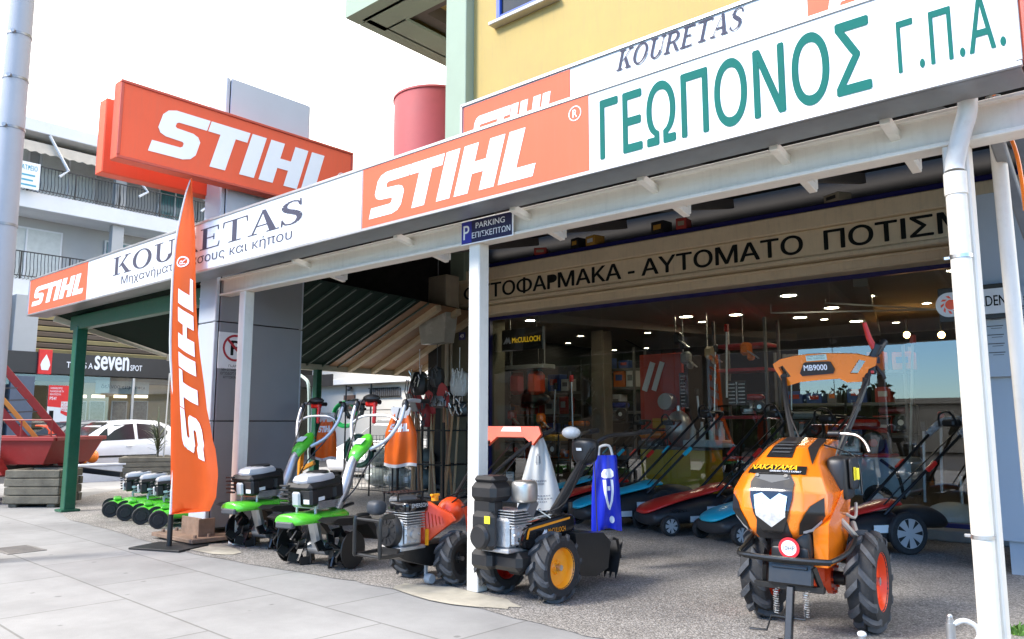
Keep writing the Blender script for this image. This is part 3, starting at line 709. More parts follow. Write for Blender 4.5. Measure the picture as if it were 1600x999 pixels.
vs, fs = text_mesh('ΓΕΩΠΟΝΟΣ', FR(sx(940, 240), zbot+.075, SY-.0085), sx(1362, 130)-sx(940, 240), .385, bold=.024, spacing=1.04); b = MB(); b.add(vs, fs); b.build('large_lettering', letter_green, sign, world=True, recalc=False)
vs, fs = text_mesh('Γ.Π.Α.', FR(sx(1406, 120), zbot+.112, SY-.0085), sx(1574, 90)-sx(1406, 120), .26, bold=.014, spacing=1.1); b = MB(); b.add(vs, fs); b.build('initials', letter_green, sign, world=True, recalc=False)
b = MB(); b.box((X1+.016, SY+.13, (ztop+zbot)/2), (.006, .24, ztop-zbot-.03), 0); b.build('end_panel', sign_orange, sign, world=True)

# upper sign, set back on the canopy roof
UY = 4.75
ux0 = PY(722, 180, UY).x; uzt = PY(722, 165, UY).z; ux1 = .3; uzb = 3.28
usign = thing('roof_sign', 'white sign board with orange logo and slanted dark capitals rising behind the long fascia sign', 'shop sign', (-3, UY, uzb))
b = MB(); b.box(((ux0+ux1)/2, UY+.06, (uzt+uzb)/2), (ux1-ux0, .11, uzt-uzb), 0); b.build('board', sign_white, usign, world=True)
b = MB(); b.box(((ux0+ux1)/2, UY, uzt-.012), (ux1-ux0+.01, .025, .022), 0); b.box((ux0, UY, (uzt+uzb)/2), (.022, .025, uzt-uzb-.03), 0); b.build('frame', alu, usign, world=True)
def upanel(xa, xb, m_=letter_white):
    b = MB(); b.box(((xa+xb)/2, UY+.003, (uzt+uzb)/2-.01), (xb-xa, .006, uzt-uzb-.05), 0); p = b.build('logo_panel', sign_orange, usign, world=True)
    b = MB(); logo(b, frame((xa+.08, UY-.002, uzt-.50), (1, 0, 0), (0, 0, 1)), (xb-xa)*.80, .34); b.build('lettering', m_, p, world=True); return p
xb_ = PY(890, 120, UY).x
upanel(ux0+.02, xb_)
xs0 = PY(1262, 20, UY).x; upanel(xs0, xs0+(xb_-ux0))
xa_, xc_ = PY(962, 100, UY).x, PY(1168, 45, UY).x
b = MB(); zk = PY(965, 112, UY).z
serif_word(b, frame((xa_, UY-.002, zk), (1, 0, 0), (0, 0, 1)), 'KOURETAS', (xc_-xa_)*.96, .155, shear=.25, thin=.085); b.build('name_lettering', letter_grey, usign, world=True)
for x in (-4.6, -3, -1.4):
    b = MB(); b.bar((x, UY+.1, 3.3), (x, UY+.55, 3.3), .04, .04); b.bar((x, UY+.13, uzt-.1), (x, UY+.55, 3.32), .03, .03); b.build('stay', dull_metal, usign, world=True)

# visitor parking plate
p0, p1 = PY(721, 382, PYL-.09), PY(802, 338, PYL-.09)
zc = (PY(721, 384, PYL-.09).z+PY(721, 350, PYL-.09).z)/2; hh = .19
t = thing('parking_sign', 'small navy visitor parking plate fixed on the white beam above a post', 'parking sign', ((p0.x+p1.x)/2, PYL-.09, zc))
w = p1.x-p0.x
b = MB(); b.box((0, 0, 0), (w, .01, hh), .003); b.build('plate', letter_white, t)
b = MB(); b.box((0, -.006, 0), (w-.016, .003, hh-.016)); b.build('blue_field', mat('sign_navy', (.012, .014, .06), .4), t)
b = MB(); b.box((-w/2+.065, -.0085, 0), (.105, .002, hh-.022)); b.build('blue_square', mat('sign_blue', (.03, .035, .30), .4), t)
F2 = lambda x, z, y: frame((x, y, z), (1, 0, 0), (0, 0, 1))
b = MB()
for s_, x, z, ww, h_ in (('P', -w/2+.033, -.055, .062, .11), ('PARKING', -w/2+.165, .018, w-.24, .045), ('ΕΠΙΣΚΕΠΤΩΝ', -w/2+.125, -.055, w-.145, .045)):
    vs, fs = text_mesh(s_, F2(x, z, -.011), ww, h_, bold=.012); b.add(vs, fs)
b.build('lettering', letter_white, t, recalc=False)

# number plate, hanging lamp box and pipe on the pier
p = PY(722, 526, 9.49)
t = thing('house_number', 'small navy house number plate on the dark pier left of the shop window', 'number plate', tuple(p))
b = MB(); b.box((0, 0, 0), (.15, .008, .13), .002); b.build('plate', mat('number_navy', (.03, .03, .14), .4), t)
vs, fs = text_mesh('49', F2(-.045, -.035, -.006), .09, .07, bold=.01); b = MB(); b.add(vs, fs); b.build('numerals', letter_white, t, recalc=False)
p0, p1 = PY(651, 470, 8.6), PY(697, 470, 8.6); zt_, zm_, zb_ = PY(651, 437, 8.6).z, PY(651, 491, 8.6).z, PY(660, 538, 8.6).z; w = p1.x-p0.x
t = thing('insect_lamp', 'beige box with a hanging translucent tub beside the shop corner', 'lamp box', ((p0.x+p1.x)/2, 8.6, zm_))
b = MB(); b.box((0, .15, (zt_-zm_)/2), (w, .3, zt_-zm_), .012); b.build('box', mat('lamp_beige', (.40, .33, .24), .6), t)
b = MB(); hq = zb_-zm_; b.rings([[(x*w/2*s_, .15+y*.14*s_, z) for x, y in ((-1, -1), (1, -1), (1, 1), (-1, 1))] for z, s_ in ((0, .96), (hq*.5, .88), (hq, .78))]); b.build('tub', mat('tub', (.42, .42, .38), .25, bump=.4, bs=18), t)
b = MB(); b.cyl((0, .15, zt_-zm_), (0, .15, zt_-zm_+.35), .012); b.build('hanger', dull_metal, t)
t = thing('conduit', 'pale vertical conduit pipe running up the dark pier', 'pipe', (-9.62, 9.4, 0))
b = MB(); b.cyl((0, 0, 1.2), (0, 0, 3.3), .045, n=14); b.cyl((.1, 0, 1.2), (.1, 0, 3.3), .018); b.build('pipe', mat('conduit', (.35, .29, .22), .6), t)

# red round tower behind the green column
t = thing('water_tank', 'large dull red drum standing behind the green column', 'tank', (-11.0, 13.0, 0))
cL, ztk = PY(648, 180, 13.0), PY(700, 122, 12.2).z
rad = 1.05; cxx = cL.x+rad*.76
b = MB(); b.lathe([(.01, 5.4), (rad, 5.4), (rad, ztk-.06), (rad+.03, ztk-.05), (rad+.03, ztk), (.01, ztk)], (cxx+11.0, 0, 0), 'z', 48)
b.T = I4; b.build('drum', mat('dull_red', (.42, .07, .075), .6, var=.08, ns=2), t)
b = MB()
for k in (-.5, .5): b.bar((cxx+11.0, k, 5.35), (2.2, k-3.0, 5.35), .12, .12)
b.build('support_arm', dull_metal, t)
# ================================================================== pylon with its two projecting signs
pyl = thing('pylon', 'tall grey clad sign pylon standing behind the second white post', 'pylon', (-8.2, 4.8, 0))
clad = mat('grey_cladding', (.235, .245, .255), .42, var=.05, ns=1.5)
clad_l = mat('pale_and_lit_cladding', (.46, .51, .57), .4, var=.04, ns=1.5)
b = MB()
zs_ = [.12, 1.26, 2.35, 3.5, 5.18]
for z0, z1 in zip(zs_, zs_[1:]):
    if z1 < 4: b.box((-8.0, 4.83, (z0+z1)/2), (.02, 1.04, z1-z0-.012), .004)
    b.box((-8.42, 4.83, (z0+z1)/2), (.02, 1.04, z1-z0-.012), .004)
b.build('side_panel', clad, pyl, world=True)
b = MB()
for z0, z1 in zip(zs_, zs_[1:]):
    b.box((-8.21, 4.29, (z0+z1)/2), (.40, .03, z1-z0-.012), .006); b.box((-8.03, 4.272, (z0+z1)/2), (.05, .03, z1-z0-.012), .006)
    b.box((-8.21, 5.37, (z0+z1)/2), (.40, .03, z1-z0-.012), .006)
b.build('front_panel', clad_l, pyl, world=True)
b = MB(); b.box((-8.0, 4.83, 4.34), (.02, 1.04, 1.66), .004); b.build('lit_top_panel', clad_l, pyl, world=True)  # upper side face made paler, the light on it put into the colour
b = MB(); b.box((-8.21, 4.83, 2.64), (.38, 1.02, 5.05), 0); b.build('core', black_metal, pyl, world=True)
rust = mat('rusty_steel', (.20, .13, .09), .75, var=.3, ns=9, dirt=.5, bump=.2)
b = MB(); b.box((-8.15, 4.62, .05), (.9, 1.3, .04), .004, m=0); b.box((-8.1, 4.16, .15), (.40, .02, .2), .003); b.box((-7.86, 4.2, .15), (.02, .18, .2), .003)
for x in (-8.5, -7.8):
    for y in (4.05, 4.2): b.cyl((x, y, .07), (x, y, .10), .02, n=6)
b.build('base_plate', rust, pyl, world=True)

def pylon_sign(x, nx, label):
    t = thing('projecting_sign', label, 'shop sign', (x, 4.45, 3.85), 0, 'orange box signs on the pylon')
    y0, y1, z0, z1 = (3.03 if nx > 0 else 3.12), 5.9, 3.845, 4.66
    b = MB(); b.box((x, (y0+y1)/2, (z0+z1)/2), (.16, y1-y0, z1-z0), .01); b.build('box', sign_orange, t, world=True)
    xf = x+nx*.083
    b = MB()
    for z in (z0+.015, z1-.015): b.box((xf, (y0+y1)/2, z), (.02, y1-y0, .03), .004)
    for y in (y0+.015, y1-.015): b.box((xf, y, (z0+z1)/2), (.02, .03, z1-z0-.065), .004)
    b.build('frame', mat('red_trim', (.50, .06, .035), .4), t, world=True)
    b = MB(); M_ = frame((xf+nx*.002, y0 if nx > 0 else y1, z0), (0, nx, 0), (0, 0, 1))
    logo(b, M_, 2.22, .51, .30, .15)
    for i in range(24):
        a, c = 2*math.pi*i/24, 2*math.pi*(i+1)/24
        b.quad(*[M_ @ Vector((2.70+r*math.cos(q), .45+r*math.sin(q), 0)) for r, q in ((.06, a), (.06, c), (.051, c), (.051, a))])
    vs, fs = text_mesh('R', M_, .045, .065, anchor=(2.678, .418)); b.add(vs, fs); b.build('lettering', letter_white, t, world=True, recalc=False)
    return t
pylon_sign(-7.88, 1, 'big orange box sign with white slanted logo on the near side of the pylon')
pylon_sign(-8.46, -1, 'orange box sign mostly hidden behind the big one on the far side of the pylon')

p = PX(356, 548, -7.985)
t = thing('no_parking_sign', 'white no parking plate with red ring on the grey pylon', 'parking sign', (-7.985, 4.5, 2.0))
py0, py1, pz0, pz1 = PX(340, 560, -7.985).y, PX(340, 560, -7.985).y+.40, PX(356, 577, -7.985).z, PX(356, 520, -7.985).z
b = MB(); b.box((-7.983, (py0+py1)/2, (pz0+pz1)/2), (.006, py1-py0, pz1-pz0), .002); b.build('plate', sticker, t, world=True)
M_ = frame((-7.979, (py0+py1)/2, pz1-.17), (0, 1, 0), (0, 0, 1))
b = MB()
for i in range(30):
    a, c = 2*math.pi*i/30, 2*math.pi*(i+1)/30
    b.quad(*[M_ @ Vector((r*math.cos(q), r*math.sin(q), .0004)) for r, q in ((.15, a), (.15, c), (.125, c), (.125, a))])
b.prism([(-.105, .085), (-.085, .105), (.105, -.085), (.085, -.105)], M_ @ Matrix.Translation((0, 0, .0012)))
b.build('prohibition_ring', mat('sign_red', (.40, .02, .03), .5), t, world=True)
vs, fs = text_mesh('P', M_, .11, .16, bold=.03, anchor=(-.05, -.08)); b = MB(); b.add(vs, fs)
for i, s_ in enumerate(('ΓΚΑΡΑΖ', 'ΜΗ ΣΤΑΘΜΕΥΕΤΕ', 'ΕΙΣΟΔΟΣ ΕΞΟΔΟΣ', 'ΑΥΤΟΚΙΝΗΤΩΝ')):
    w = (.14, .3, .32, .26)[i]; vs, fs = text_mesh(s_, M_, w, .028, anchor=(-w/2, -.215-i*.042)); b.add(vs, fs)
b.build('lettering', letter_black, t, world=True, recalc=False)

# ================================================================== green pergola beside the shop
per = thing('pergola', 'dark green steel pergola roof with timber boarded end left of the shop', 'pergola', (-10.2, 6.5, 0))
for (x, y, h, wd) in ((-12.06, 4.36, 2.62, .15), (-12.0, 8.42, 2.2, .12), (-12.3, 6.1, 2.2, .12)):
    b = MB(); b.box((x, y, h/2), (wd, wd, h), .008); b.box((x, y, .02), (wd+.1, wd+.1, .03), .003); b.build('post', green_paint, per, world=True)
b = MB(); b.box((-10.2, 4.36, 2.68), (4.2, .12, .2), .006); b.build('beam', green_paint, per, world=True)
def E_(t): return Vector((-12.35+.3*t, 5.8+5.2*t, 2.33-.06*t))
def U_(t): return Vector((-8.0-.9*t, 4.9+5.0*t, 3.02+.05*t))
b = MB(); b.grid(lambda u, v: E_(.0+u).lerp(U_(u), v), 10, 6)
b.add([(-12.5, 4.15, 2.80), (-8.0, 4.25, 2.86), tuple(U_(0)), tuple(E_(0))], [(0, 1, 2, 3)]); b.build('roof_sheet', dark_green, per, world=True)
b = MB(); b.bar(E_(0)+Vector((0, 0, -.03)), E_(1)+Vector((0, 0, -.03)), .10, .14, .006); b.build('eave', cream_paint, per, world=True)
b = MB(); b.bar((-12.5, 4.15, 2.76), E_(0)+Vector((-.05, 0, 0)), .05, .09, .004); b.build('verge', cream_paint, per, world=True)
for i in range(10):
    t = .04+i*.063
    b = MB(); b.bar(E_(t)+Vector((0, 0, -.02)), U_(t)+Vector((0, 0, -.02)), .022, .035); b.build('rafter', mat('green_rafter', (.02, .05, .038), .5), per, world=True)
for i in range(4):
    t = .66+i*.105
    b = MB(); b.bar(E_(t)+Vector((0, 0, -.055)), U_(t)+Vector((0, 0, -.055)), .09, .10, .005); b.build('timber_rafter', mat('pale_timber', (.50, .40, .26), .6, var=.12), per, world=True)
b = MB(); b.grid(lambda u, v: (E_(.57+u*.43)+Vector((0, 0, -.012))).lerp(U_(.57+u*.43)+Vector((0, 0, -.012)), v), 10, 6); b.build('boarding', wood_brown, per, world=True)

# ================================================================== feather flag
fl = thing('feather_flag', 'tall orange feather flag with white vertical lettering on a flat black base', 'flag', tuple(G(264, 857)))
fd = 8.29            # distance along the view axis of the flag
o_ = G(264, 857); rt3 = Vector((RT[0], RT[1], 0)); fw3 = Vector((FW[0], FW[1], 0))
def zpix(y): return CZ+(660-y)/146.0*(1 if y > 0 else 1)
ys_ = [268, 275, 290, 310, 335, 370, 420, 480, 560, 640, 690, 735, 770, 792, 800]
xl_ = [300, 297, 292, 287, 281.5, 275, 270, 267, 265.5, 265, 265, 265, 265, 265, 266]
xr_ = [301, 304, 306, 308, 311, 315, 318, 321, 325, 332, 345, 358, 359, 348, 268]
def lerp_tab(y, tab):
    for i in range(len(ys_)-1):
        if ys_[i] <= y <= ys_[i+1]:
            k = (y-ys_[i])/(ys_[i+1]-ys_[i]); return tab[i]*(1-k)+tab[i+1]*k
    return tab[-1] if y > ys_[-1] else tab[0]
ROT = Matrix.Rotation(R(-30), 4, 'Z'); KW = 1/math.cos(R(30))
FS = 1213/(o_.x*FW[0]+o_.y*FW[1])*1.006
def flag_pt(s, y, off=0.0):
    xl, xr = lerp_tab(y, xl_), lerp_tab(y, xr_); w = (xr-xl)/FS*KW
    z = CZ+(660-y)/(1.0)/FS
    base = o_+rt3*((xl-265-(800-y)*.0605)/FS)
    u = (ROT @ rt3); n = Vector((u.y, -u.x, 0))
    wob_ = .042*math.sin(8.0*s+z*1.9)*s*(1.15 if z < 1 else .5)+.02*math.sin(z*3.1+1)*s*s
    p = base+u*(w*s)+n*(wob_+off); p.z = z; return p
b = MB(); b.grid(lambda u, v: flag_pt(u, 268+532*(v**1.15)), 14, 60); flag_m = translucent_mat('flag_orange', (.96, .145, .018), .5, .55)
ban = b.build('banner', flag_m, fl, world=True, recalc=False)
b = MB()
for side in (1, -1):
    for p_ in LOGO:
        # letters read upwards; their tops point to the pole
        bmv, bmf = conform([(x/LOGO_W, y) for x, y in p_], lambda u, v: flag_pt(.84-.54*v, 718-278*u, .009*side), 3); b.add(bmv, bmf)
b.build('lettering', letter_white, ban, world=True, recalc=False)
b = MB()
for i in range(16):
    a, c = 2*math.pi*i/16, 2*math.pi*(i+1)/16
    b.quad(*[flag_pt(.40+r*.25*math.cos(q), 408+r*9*math.sin(q), .006) for r, q in ((1, a), (1, c), (.75, c), (.75, a))])
vs, fs = text_mesh('R', I4, 1, 1, fn=lambda x, y: flag_pt(.52-.22*y, 412-8*x, .006)); b.add(vs, fs); b.build('registered_mark', letter_white, ban, world=True, recalc=False)
pts = [o_+Vector((0, 0, .02)), o_+Vector((0, 0, .5)), o_+Vector((0, 0, 1.2))]+[flag_pt(0, y) for y in (560, 480, 420, 370, 335, 310, 290, 275, 268)]
b = MB(); b.tube(pts, [.018, .018, .016, .016, .015, .015, .014, .013, .012, .011, .010, .008], 8, 3); b.build('pole', mat('pole_white', (.7, .7, .68), .4), fl, world=True)
b = MB(); b.cyl(o_+Vector((0, 0, .02)), o_+Vector((0, 0, .33)), .026); b.build('socket', black_plastic, fl, world=True)
bc = Vector((o_.x, o_.y, 0))
b = MB(); b.box((bc.x, bc.y, .011), (.62, .42, .02), .004, (0, 0, R(22))); b.build('base', black_plastic, fl, world=True)

# ================================================================== utility pole and wires
up = thing('utility_pole', 'pale grey concrete utility pole at the left end of the street', 'utility pole', (-8.36, 2.27, 0))
pole_m = mat('pole_concrete', (.34, .37, .42), .7, var=.06, ns=2, bump=.1, dirt=.08)
b = MB(); b.cyl((0, 0, 0), (0, 0, 9.5), .14, .074, n=28); b.build('shaft', pole_m, up)
for z in (3.1, 4.05, 4.55, 5.0, 5.55):
    r_ = .14-.066*z/9.5+.002
    b = MB(); b.lathe([(r_-.002, z-.012), (r_+.003, z-.012), (r_+.003, z+.012), (r_-.002, z+.012)], axis='z', n=28); b.cyl((r_*.8, -r_*.7, z), (r_*.95, -r_*.85, z), .02, n=8); b.build('steel_band', dull_metal, up)
for i, (a, c) in enumerate((((160, 48), (350, 160)), ((180, 62), (288, 155)))):
    A = PY(a[0], a[1], 14.0); C = PY(c[0], c[1], 14.0); D = C-A; A = A-D*1.2; C = C+D*1.5
    t = thing('overhead_wire', ['thin overhead wire, upper of the two behind the grey pylon', 'thin overhead wire sagging steeply, lower of the two behind the pylon'][i], 'wire', tuple(A))
    b = MB(); b.tube([tuple((C-A)*k/8+Vector((0, 0, -.35*(1-(k/4-1)**2)))) for k in range(9)], .011, 6, 3); b.build('cable', black_plastic, t)

# ================================================================== apartment house across the side street
apt = thing('apartment_building', 'pale grey apartment house with long railed balconies across the side street', 'building', (-30, 8, -.15))
apt_w = mat('apartment_wall', (.40, .41, .41), .8, var=.06, ns=.8, dirt=.1)
apt_white = mat('apartment_white', (.66, .68, .70), .7, var=.05, ns=.7, dirt=.12)
apt_dark = mat('window_dark', (.16, .155, .15), .8, var=.1)
b = MB(); b.box((-35, 14, 5.4), (9, 46, 11.1), 0); b.build('wall', apt_w, apt, world=True)
for nm, z0, z1, x in (('balcony', 8.42, 9.0, -29.0), ('balcony', 5.38, 5.98, -29.0), ('roof', 11.0, 11.45, -28.7)):
    b = MB(); b.box(((x-30.6)/2, 14, (z0+z1)/2), (x+30.6, 46, z1-z0), .02); bal = b.build(nm, apt_white, apt, world=True)
    if nm == 'balcony':
        b = MB(); z = z1+.02; xr = x-.06
        b.box((xr, 14, z+.92), (.05, 46, .035)); b.box((xr, 14, z+.10), (.03, 46, .03))
        for i in range(210):
            y = 2.5+i*.11
            b.tube([(xr, y, z+.1), (xr+.05, y, z+.22), (xr+.06, y, z+.35), (xr, y, z+.6), (xr, y, z+.9)], .011, 4)
            b.tube([(xr+.02, y+.05, z+.1), (xr+.07, y+.09, z+.02), (xr+.07, y+.02, z-.03)], .011, 4)
        for i in range(16): b.box((xr, 2.5+i*1.5, z+.45), (.045, .045, .95))
        b.build('railing', black_metal, bal, world=True)
for y in (6.3, 11.6, 17, 22.5):
    b = MB(); b.box((-29.35, y, 7.2), (.3, .4, 2.45), 0); b.box((-29.35, y, 10), (.28, .38, 2.0), 0); b.build('pillar', apt_w, apt, world=True)
shut = mat('roller_shutter', (.52, .55, .53), .6)
for (y, z, w, h, kind) in ((8.0, 9.9, 1.7, 1.9, 0), (10.2, 9.9, 1.8, 1.9, 0), (14.2, 9.95, 1.2, 1.7, 1), (16.2, 9.95, 1.2, 1.7, 1), (19.5, 9.95, 1.4, 1.7, 1), (9.0, 7.0, 2.2, 2.0, 0), (12.6, 7.0, 1.8, 2.0, 1), (15.8, 7.0, 1.8, 2.0, 1), (19, 7, 1.8, 2, 1)):
    b = MB(); b.box((-30.46, y, z), (.09, w+.14, h+.14), .01); wd = b.build('window', apt_white, apt, world=True)
    b = MB(); b.box((-30.41, y, z), (.05, w, h)); b.build('pane', shut if kind == 0 else mat('teal_glass', (.06, .16, .17), .1), wd, world=True)
    b = MB(); b.box((-30.38, y, z), (.04, .06, h)); b.build('mullion', apt_white, wd, world=True)
# striped awning at roof level and its arms
aw = thing('awning', 'cream striped awning rolled out above the top balcony of the apartment house', 'awning', (-29.5, 11, 11))
wv = []
b = MB(); n = 60
for i in range(n):
    y0, y1 = 8.0+i*.15, 8.15+i*.15; d0 = .09 if i % 2 else .03; d1 = .03 if i % 2 else .09
    b.quad((-29.75, y0, 10.98), (-29.75, y1, 10.98), (-28.85, y1, 10.70), (-28.85, y0, 10.70)); b.quad((-28.85, y0, 10.70), (-28.85, y1, 10.70), (-28.83, y1, 10.40-d1), (-28.83, y0, 10.40-d0))
b.build('canvas', mat('awning_canvas', (.55, .50, .42), .8, var=.1, ns=3), aw, world=True)
for i, ((a, c, d), s_) in enumerate(((((78, 213), (107, 268), (93, 277)), 'tallest'), (((222, 289), (231, 301), (217, 308)), 'short'), (((318, 311), (328, 321), (314, 331)), 'small'))):
    pts = [PX(*q, -28.75) for q in (a, c, d)]
    t = thing('folding_awning', f'{s_} white folding awning arm bent over the top balcony, ' + ['near the striped awning', 'beside the orange sign', 'right of the flag'][i], 'awning arm', tuple(pts[0]), 0, 'folding awning arms')
    b = MB(); b.tube(pts, .05, 6); b.build('arm', apt_white, t, world=True)
t = thing('surgery_sign', 'white sign with blue lettering hung on the top balcony railing', 'sign', tuple(PX(45, 275, -28.7)))
q0, q1 = PX(27, 290, -28.7), PX(64, 262, -28.7)
b = MB(); b.box((0, 0, 0), (.04, q1.y-q0.y, .92), .01); b.build('board', sticker, t)
M_ = frame((.024, -(q1.y-q0.y)/2+.06, -.4), (0, 1, 0), (0, 0, 1)); wq = q1.y-q0.y-.12
vs, fs = text_mesh('ΙΑΤΡΕΙΟ', M_, wq*.95, .17, bold=.02, anchor=(0, .58)); b = MB(); b.add(vs, fs)
for i in range(3): b.prism([(.05, .38-i*.17), (.05+wq*(.75, .65, .85)[i], .38-i*.17), (.05+wq*(.75, .65, .85)[i], .44-i*.17), (.05, .44-i*.17)], M_)
b.build('lettering', mat('cyan_letters', (.06, .32, .45), .5), t, recalc=False)

# ground floor phone shop
ps = thing('phone_shop', 'dark fronted phone shop with a black name band under the apartment balconies', 'shop front', (-28.6, 12, -.15))
S_ = lambda px, py: PX(px, py, -28.5)
zt2, zb2 = S_(150, 556).z, S_(150, 588).z
b = MB(); b.box((-28.75, 14, (zt2+zb2)/2), (.5, 23, zt2-zb2), .01); b.build('name_band', mat('charcoal_band', (.022, .022, .024), .35), ps, world=True)
for px0, px1 in ((14, 52), (-40, -20)):
    y0, y1 = S_(px0, 620).y, S_(px1, 620).y
    b = MB(); b.box((-28.75, (y0+y1)/2, zb2/2-.1), (.6, y1-y0, zb2), .01); b.build('pillar', mat('slate_blue', (.09, .115, .16), .6, var=.08), ps, world=True)
    b = MB(); b.box((-28.9, (y0+y1)/2, 4.2), (.6, y1-y0, 2.4), .01); b.build('upper_pillar', apt_w, ps, world=True)
# louvres between the band and the balcony
b = MB()
for i in range(9): b.box((-29.3, 13.5, zt2+.12+i*.19), (.06, 18, .13), 0, (0, R(25), 0), m=i % 2)
b.build('louvres', [mat('louvre_tan', (.40, .33, .16), .6, var=.3, ns=.4), mat('louvre_brown', (.18, .14, .11), .6, var=.3, ns=.4)], ps, world=True)
b = MB(); b.box((-29.9, 14, 4.3), (.1, 23, 2.4)); b.box((-30.2, 14, 1.2), (.1, 23, 3)); b.build('back_wall', mat('shop_back', (.07, .06, .045), .6, var=.3, ns=.6), ps, world=True)
b = MB(); b.box((-29.95, 13.6, 1.85), (.1, 9.5, 1.6)); b.build('display_wall', mat('display_tan', (.24, .18, .09), .6, var=.2, ns=.7), ps, world=True)
b = MB(); b.box((-28.55, 14, 1.3), (.02, 22, 3.0)); b.build('glass_pane', glass_clear, ps, world=True)
b = MB(); b.box((-28.53, 12.2, 1.3), (.06, .08, 3.0)); b.box((-28.53, 16.9, 1.3), (.06, .08, 3.0)); b.build('glazing_bar', alu, ps, world=True)
yS = S_(88, 570).y; zc = (zt2+zb2)/2
b = MB(); y0, y1 = S_(59, 563).y, S_(80, 563).y; b.box((-28.46, (y0+y1)/2, zc+.03), (.1, y1-y0, .82), .01); rb = b.build('logo_box', mat('phone_red', (.70, .02, .02), .4), ps, world=True)
M_ = frame((-28.405, (y0+y1)/2, zc-.02), (0, 1, 0), (0, 0, 1))
b = MB(); b.prism([(-.10, -.22), (.10, -.22), (.15, -.05), (.12, .08), (.02, .30), (-.10, .08), (-.14, -.05)], M_); b.build('drop_mark', letter_white, rb, world=True)
M_ = frame((-28.495, 0, 0), (0, 1, 0), (0, 0, 1)); b = MB()
ya = S_(100, 570).y
for s_, pxa, pxb, z, h, bo in (('THIS IS A', 104, 145, zc-.12, .20, .02), ('seven', 148, 201, zc-.13, .46, .06), ('SPOT', 204, 222, zc-.12, .20, .02)):
    y0, y1 = S_(pxa, 572).y, S_(pxb, 572).y; vs, fs = text_mesh(s_, M_, y1-y0, h, bold=bo, anchor=(y0, z)); b.add(vs, fs)
b.build('lettering', letter_white, ps, world=True, recalc=False)
# posters in the phone shop
y0, y1 = S_(73, 640).y, S_(107, 640).y; z0, z1 = S_(90, 663).z, S_(90, 603).z
t = thing('poster', 'red and white promotional poster in the phone shop window', 'poster', (-28.48, (y0+y1)/2, z0))
w, h = y1-y0, z1-z0
b = MB(); b.box((0, 0, h/2), (.02, w, h)); b.build('sheet', sticker, t)
M_ = frame((.0125, -w/2, 0), (0, 1, 0), (0, 0, 1)); b = MB(); b.prism([(0, h*.45), (0, h), (w, h), (w, h*.22), (w*.9, h*.2), (w*.62, h*.28), (w*.62, h*.42)], M_); b.build('red_field', mat('phone_red'), t) if False else b.build('red_field', MATS['phone_red'], t)
b = MB(); b.prism([(w*.62, h*.35), (w*.97, h*.30), (w*.97, h*.58), (w*.62, h*.58)], M_ @ Matrix.Translation((0, 0, .003))); b.prism([(w*.1, h*.12), (w*.3, h*.12), (w*.3, h*.34), (w*.1, h*.34)], M_ @ Matrix.Translation((0, 0, .003)), m=1); b.build('print', [sticker, letter_black], t)
b = MB()
for s_, x, z, ww, hh_ in (('ΟΛΟΚΑΙΝΟΥΡΓΙΟ', .08, .90, .55, .05), ('PLAYROOM ΜΕ ΤΗ', .08, .82, .62, .05), ('ΝΕΑ ΚΟΝΣΟΛΑ', .08, .74, .5, .05), ('PS4!', .08, .62, .3, .08)):
    vs, fs = text_mesh(s_, M_ @ Matrix.Translation((0, 0, .002)), ww*w, hh_*h, bold=.01, anchor=(x*w, z*h)); b.add(vs, fs)
b.build('lettering', letter_white, t, recalc=False)
b = MB()
for i, s_ in enumerate(('PLAY', 'ROOM', 'INSIDE')):
    vs, fs = text_mesh(s_, M_ @ Matrix.Translation((0, 0, .005)), .26*w, .06*h, bold=.01, anchor=(.66*w, (.50-.08*i)*h)); b.add(vs, fs)
b.build('red_lettering', MATS['phone_red'], t, recalc=False)
post_dk = mat('poster_print', (.10, .10, .10), .5, var=.7, ns=9)
for i, px in enumerate((130, 159, 194, 227)):
    y = S_(px, 640).y; y2 = S_(px+25, 640).y; z0, z1 = S_(px, 660).z, S_(px, 626).z
    t = thing('framed_poster', ['first framed dark poster, just right of the green post', 'framed dark poster with a pale blue figure', 'third framed dark poster from the green post', 'last framed dark poster beside the flag'][i], 'poster', (-29.6, (y+y2)/2, z0), 0, 'framed posters inside the phone shop')
    w, h = (y2-y), z1-z0
    b = MB(); b.box((0, 0, h/2), (.03, w, h), .004); b.build('frame', light_grey, t)
    b = MB(); b.box((.018, 0, h/2), (.006, w*.86, h*.92)); b.build('print', post_dk, t)
    b = MB(); b.box((.04, 0, h+.16), (.05, w*.8, .10)); b.build('light_bar', mat('poster_lamp', (.8, .8, .7), .5, emis=(1, .85, .6, 1.6)), t)
t = thing('window_banner', 'pale banner with mirrored lettering inside the phone shop window', 'banner', (-29.2, S_(205, 610).y, S_(205, 616).z))
w = S_(247, 610).y-S_(163, 610).y; b = MB(); b.box((0, 0, .24), (.02, w, .46)); b.build('sheet', mat('banner_pale', (.45, .50, .50), .5), t)
vs, fs = text_mesh('δελνοα·eatpo·noca', frame((.013, -w*.4, .15), (0, 1, 0), (0, 0, 1)), w*.82, .2, bold=.01); b = MB(); b.add(vs, fs); b.build('lettering', MATS['slate_blue'], t, recalc=False)

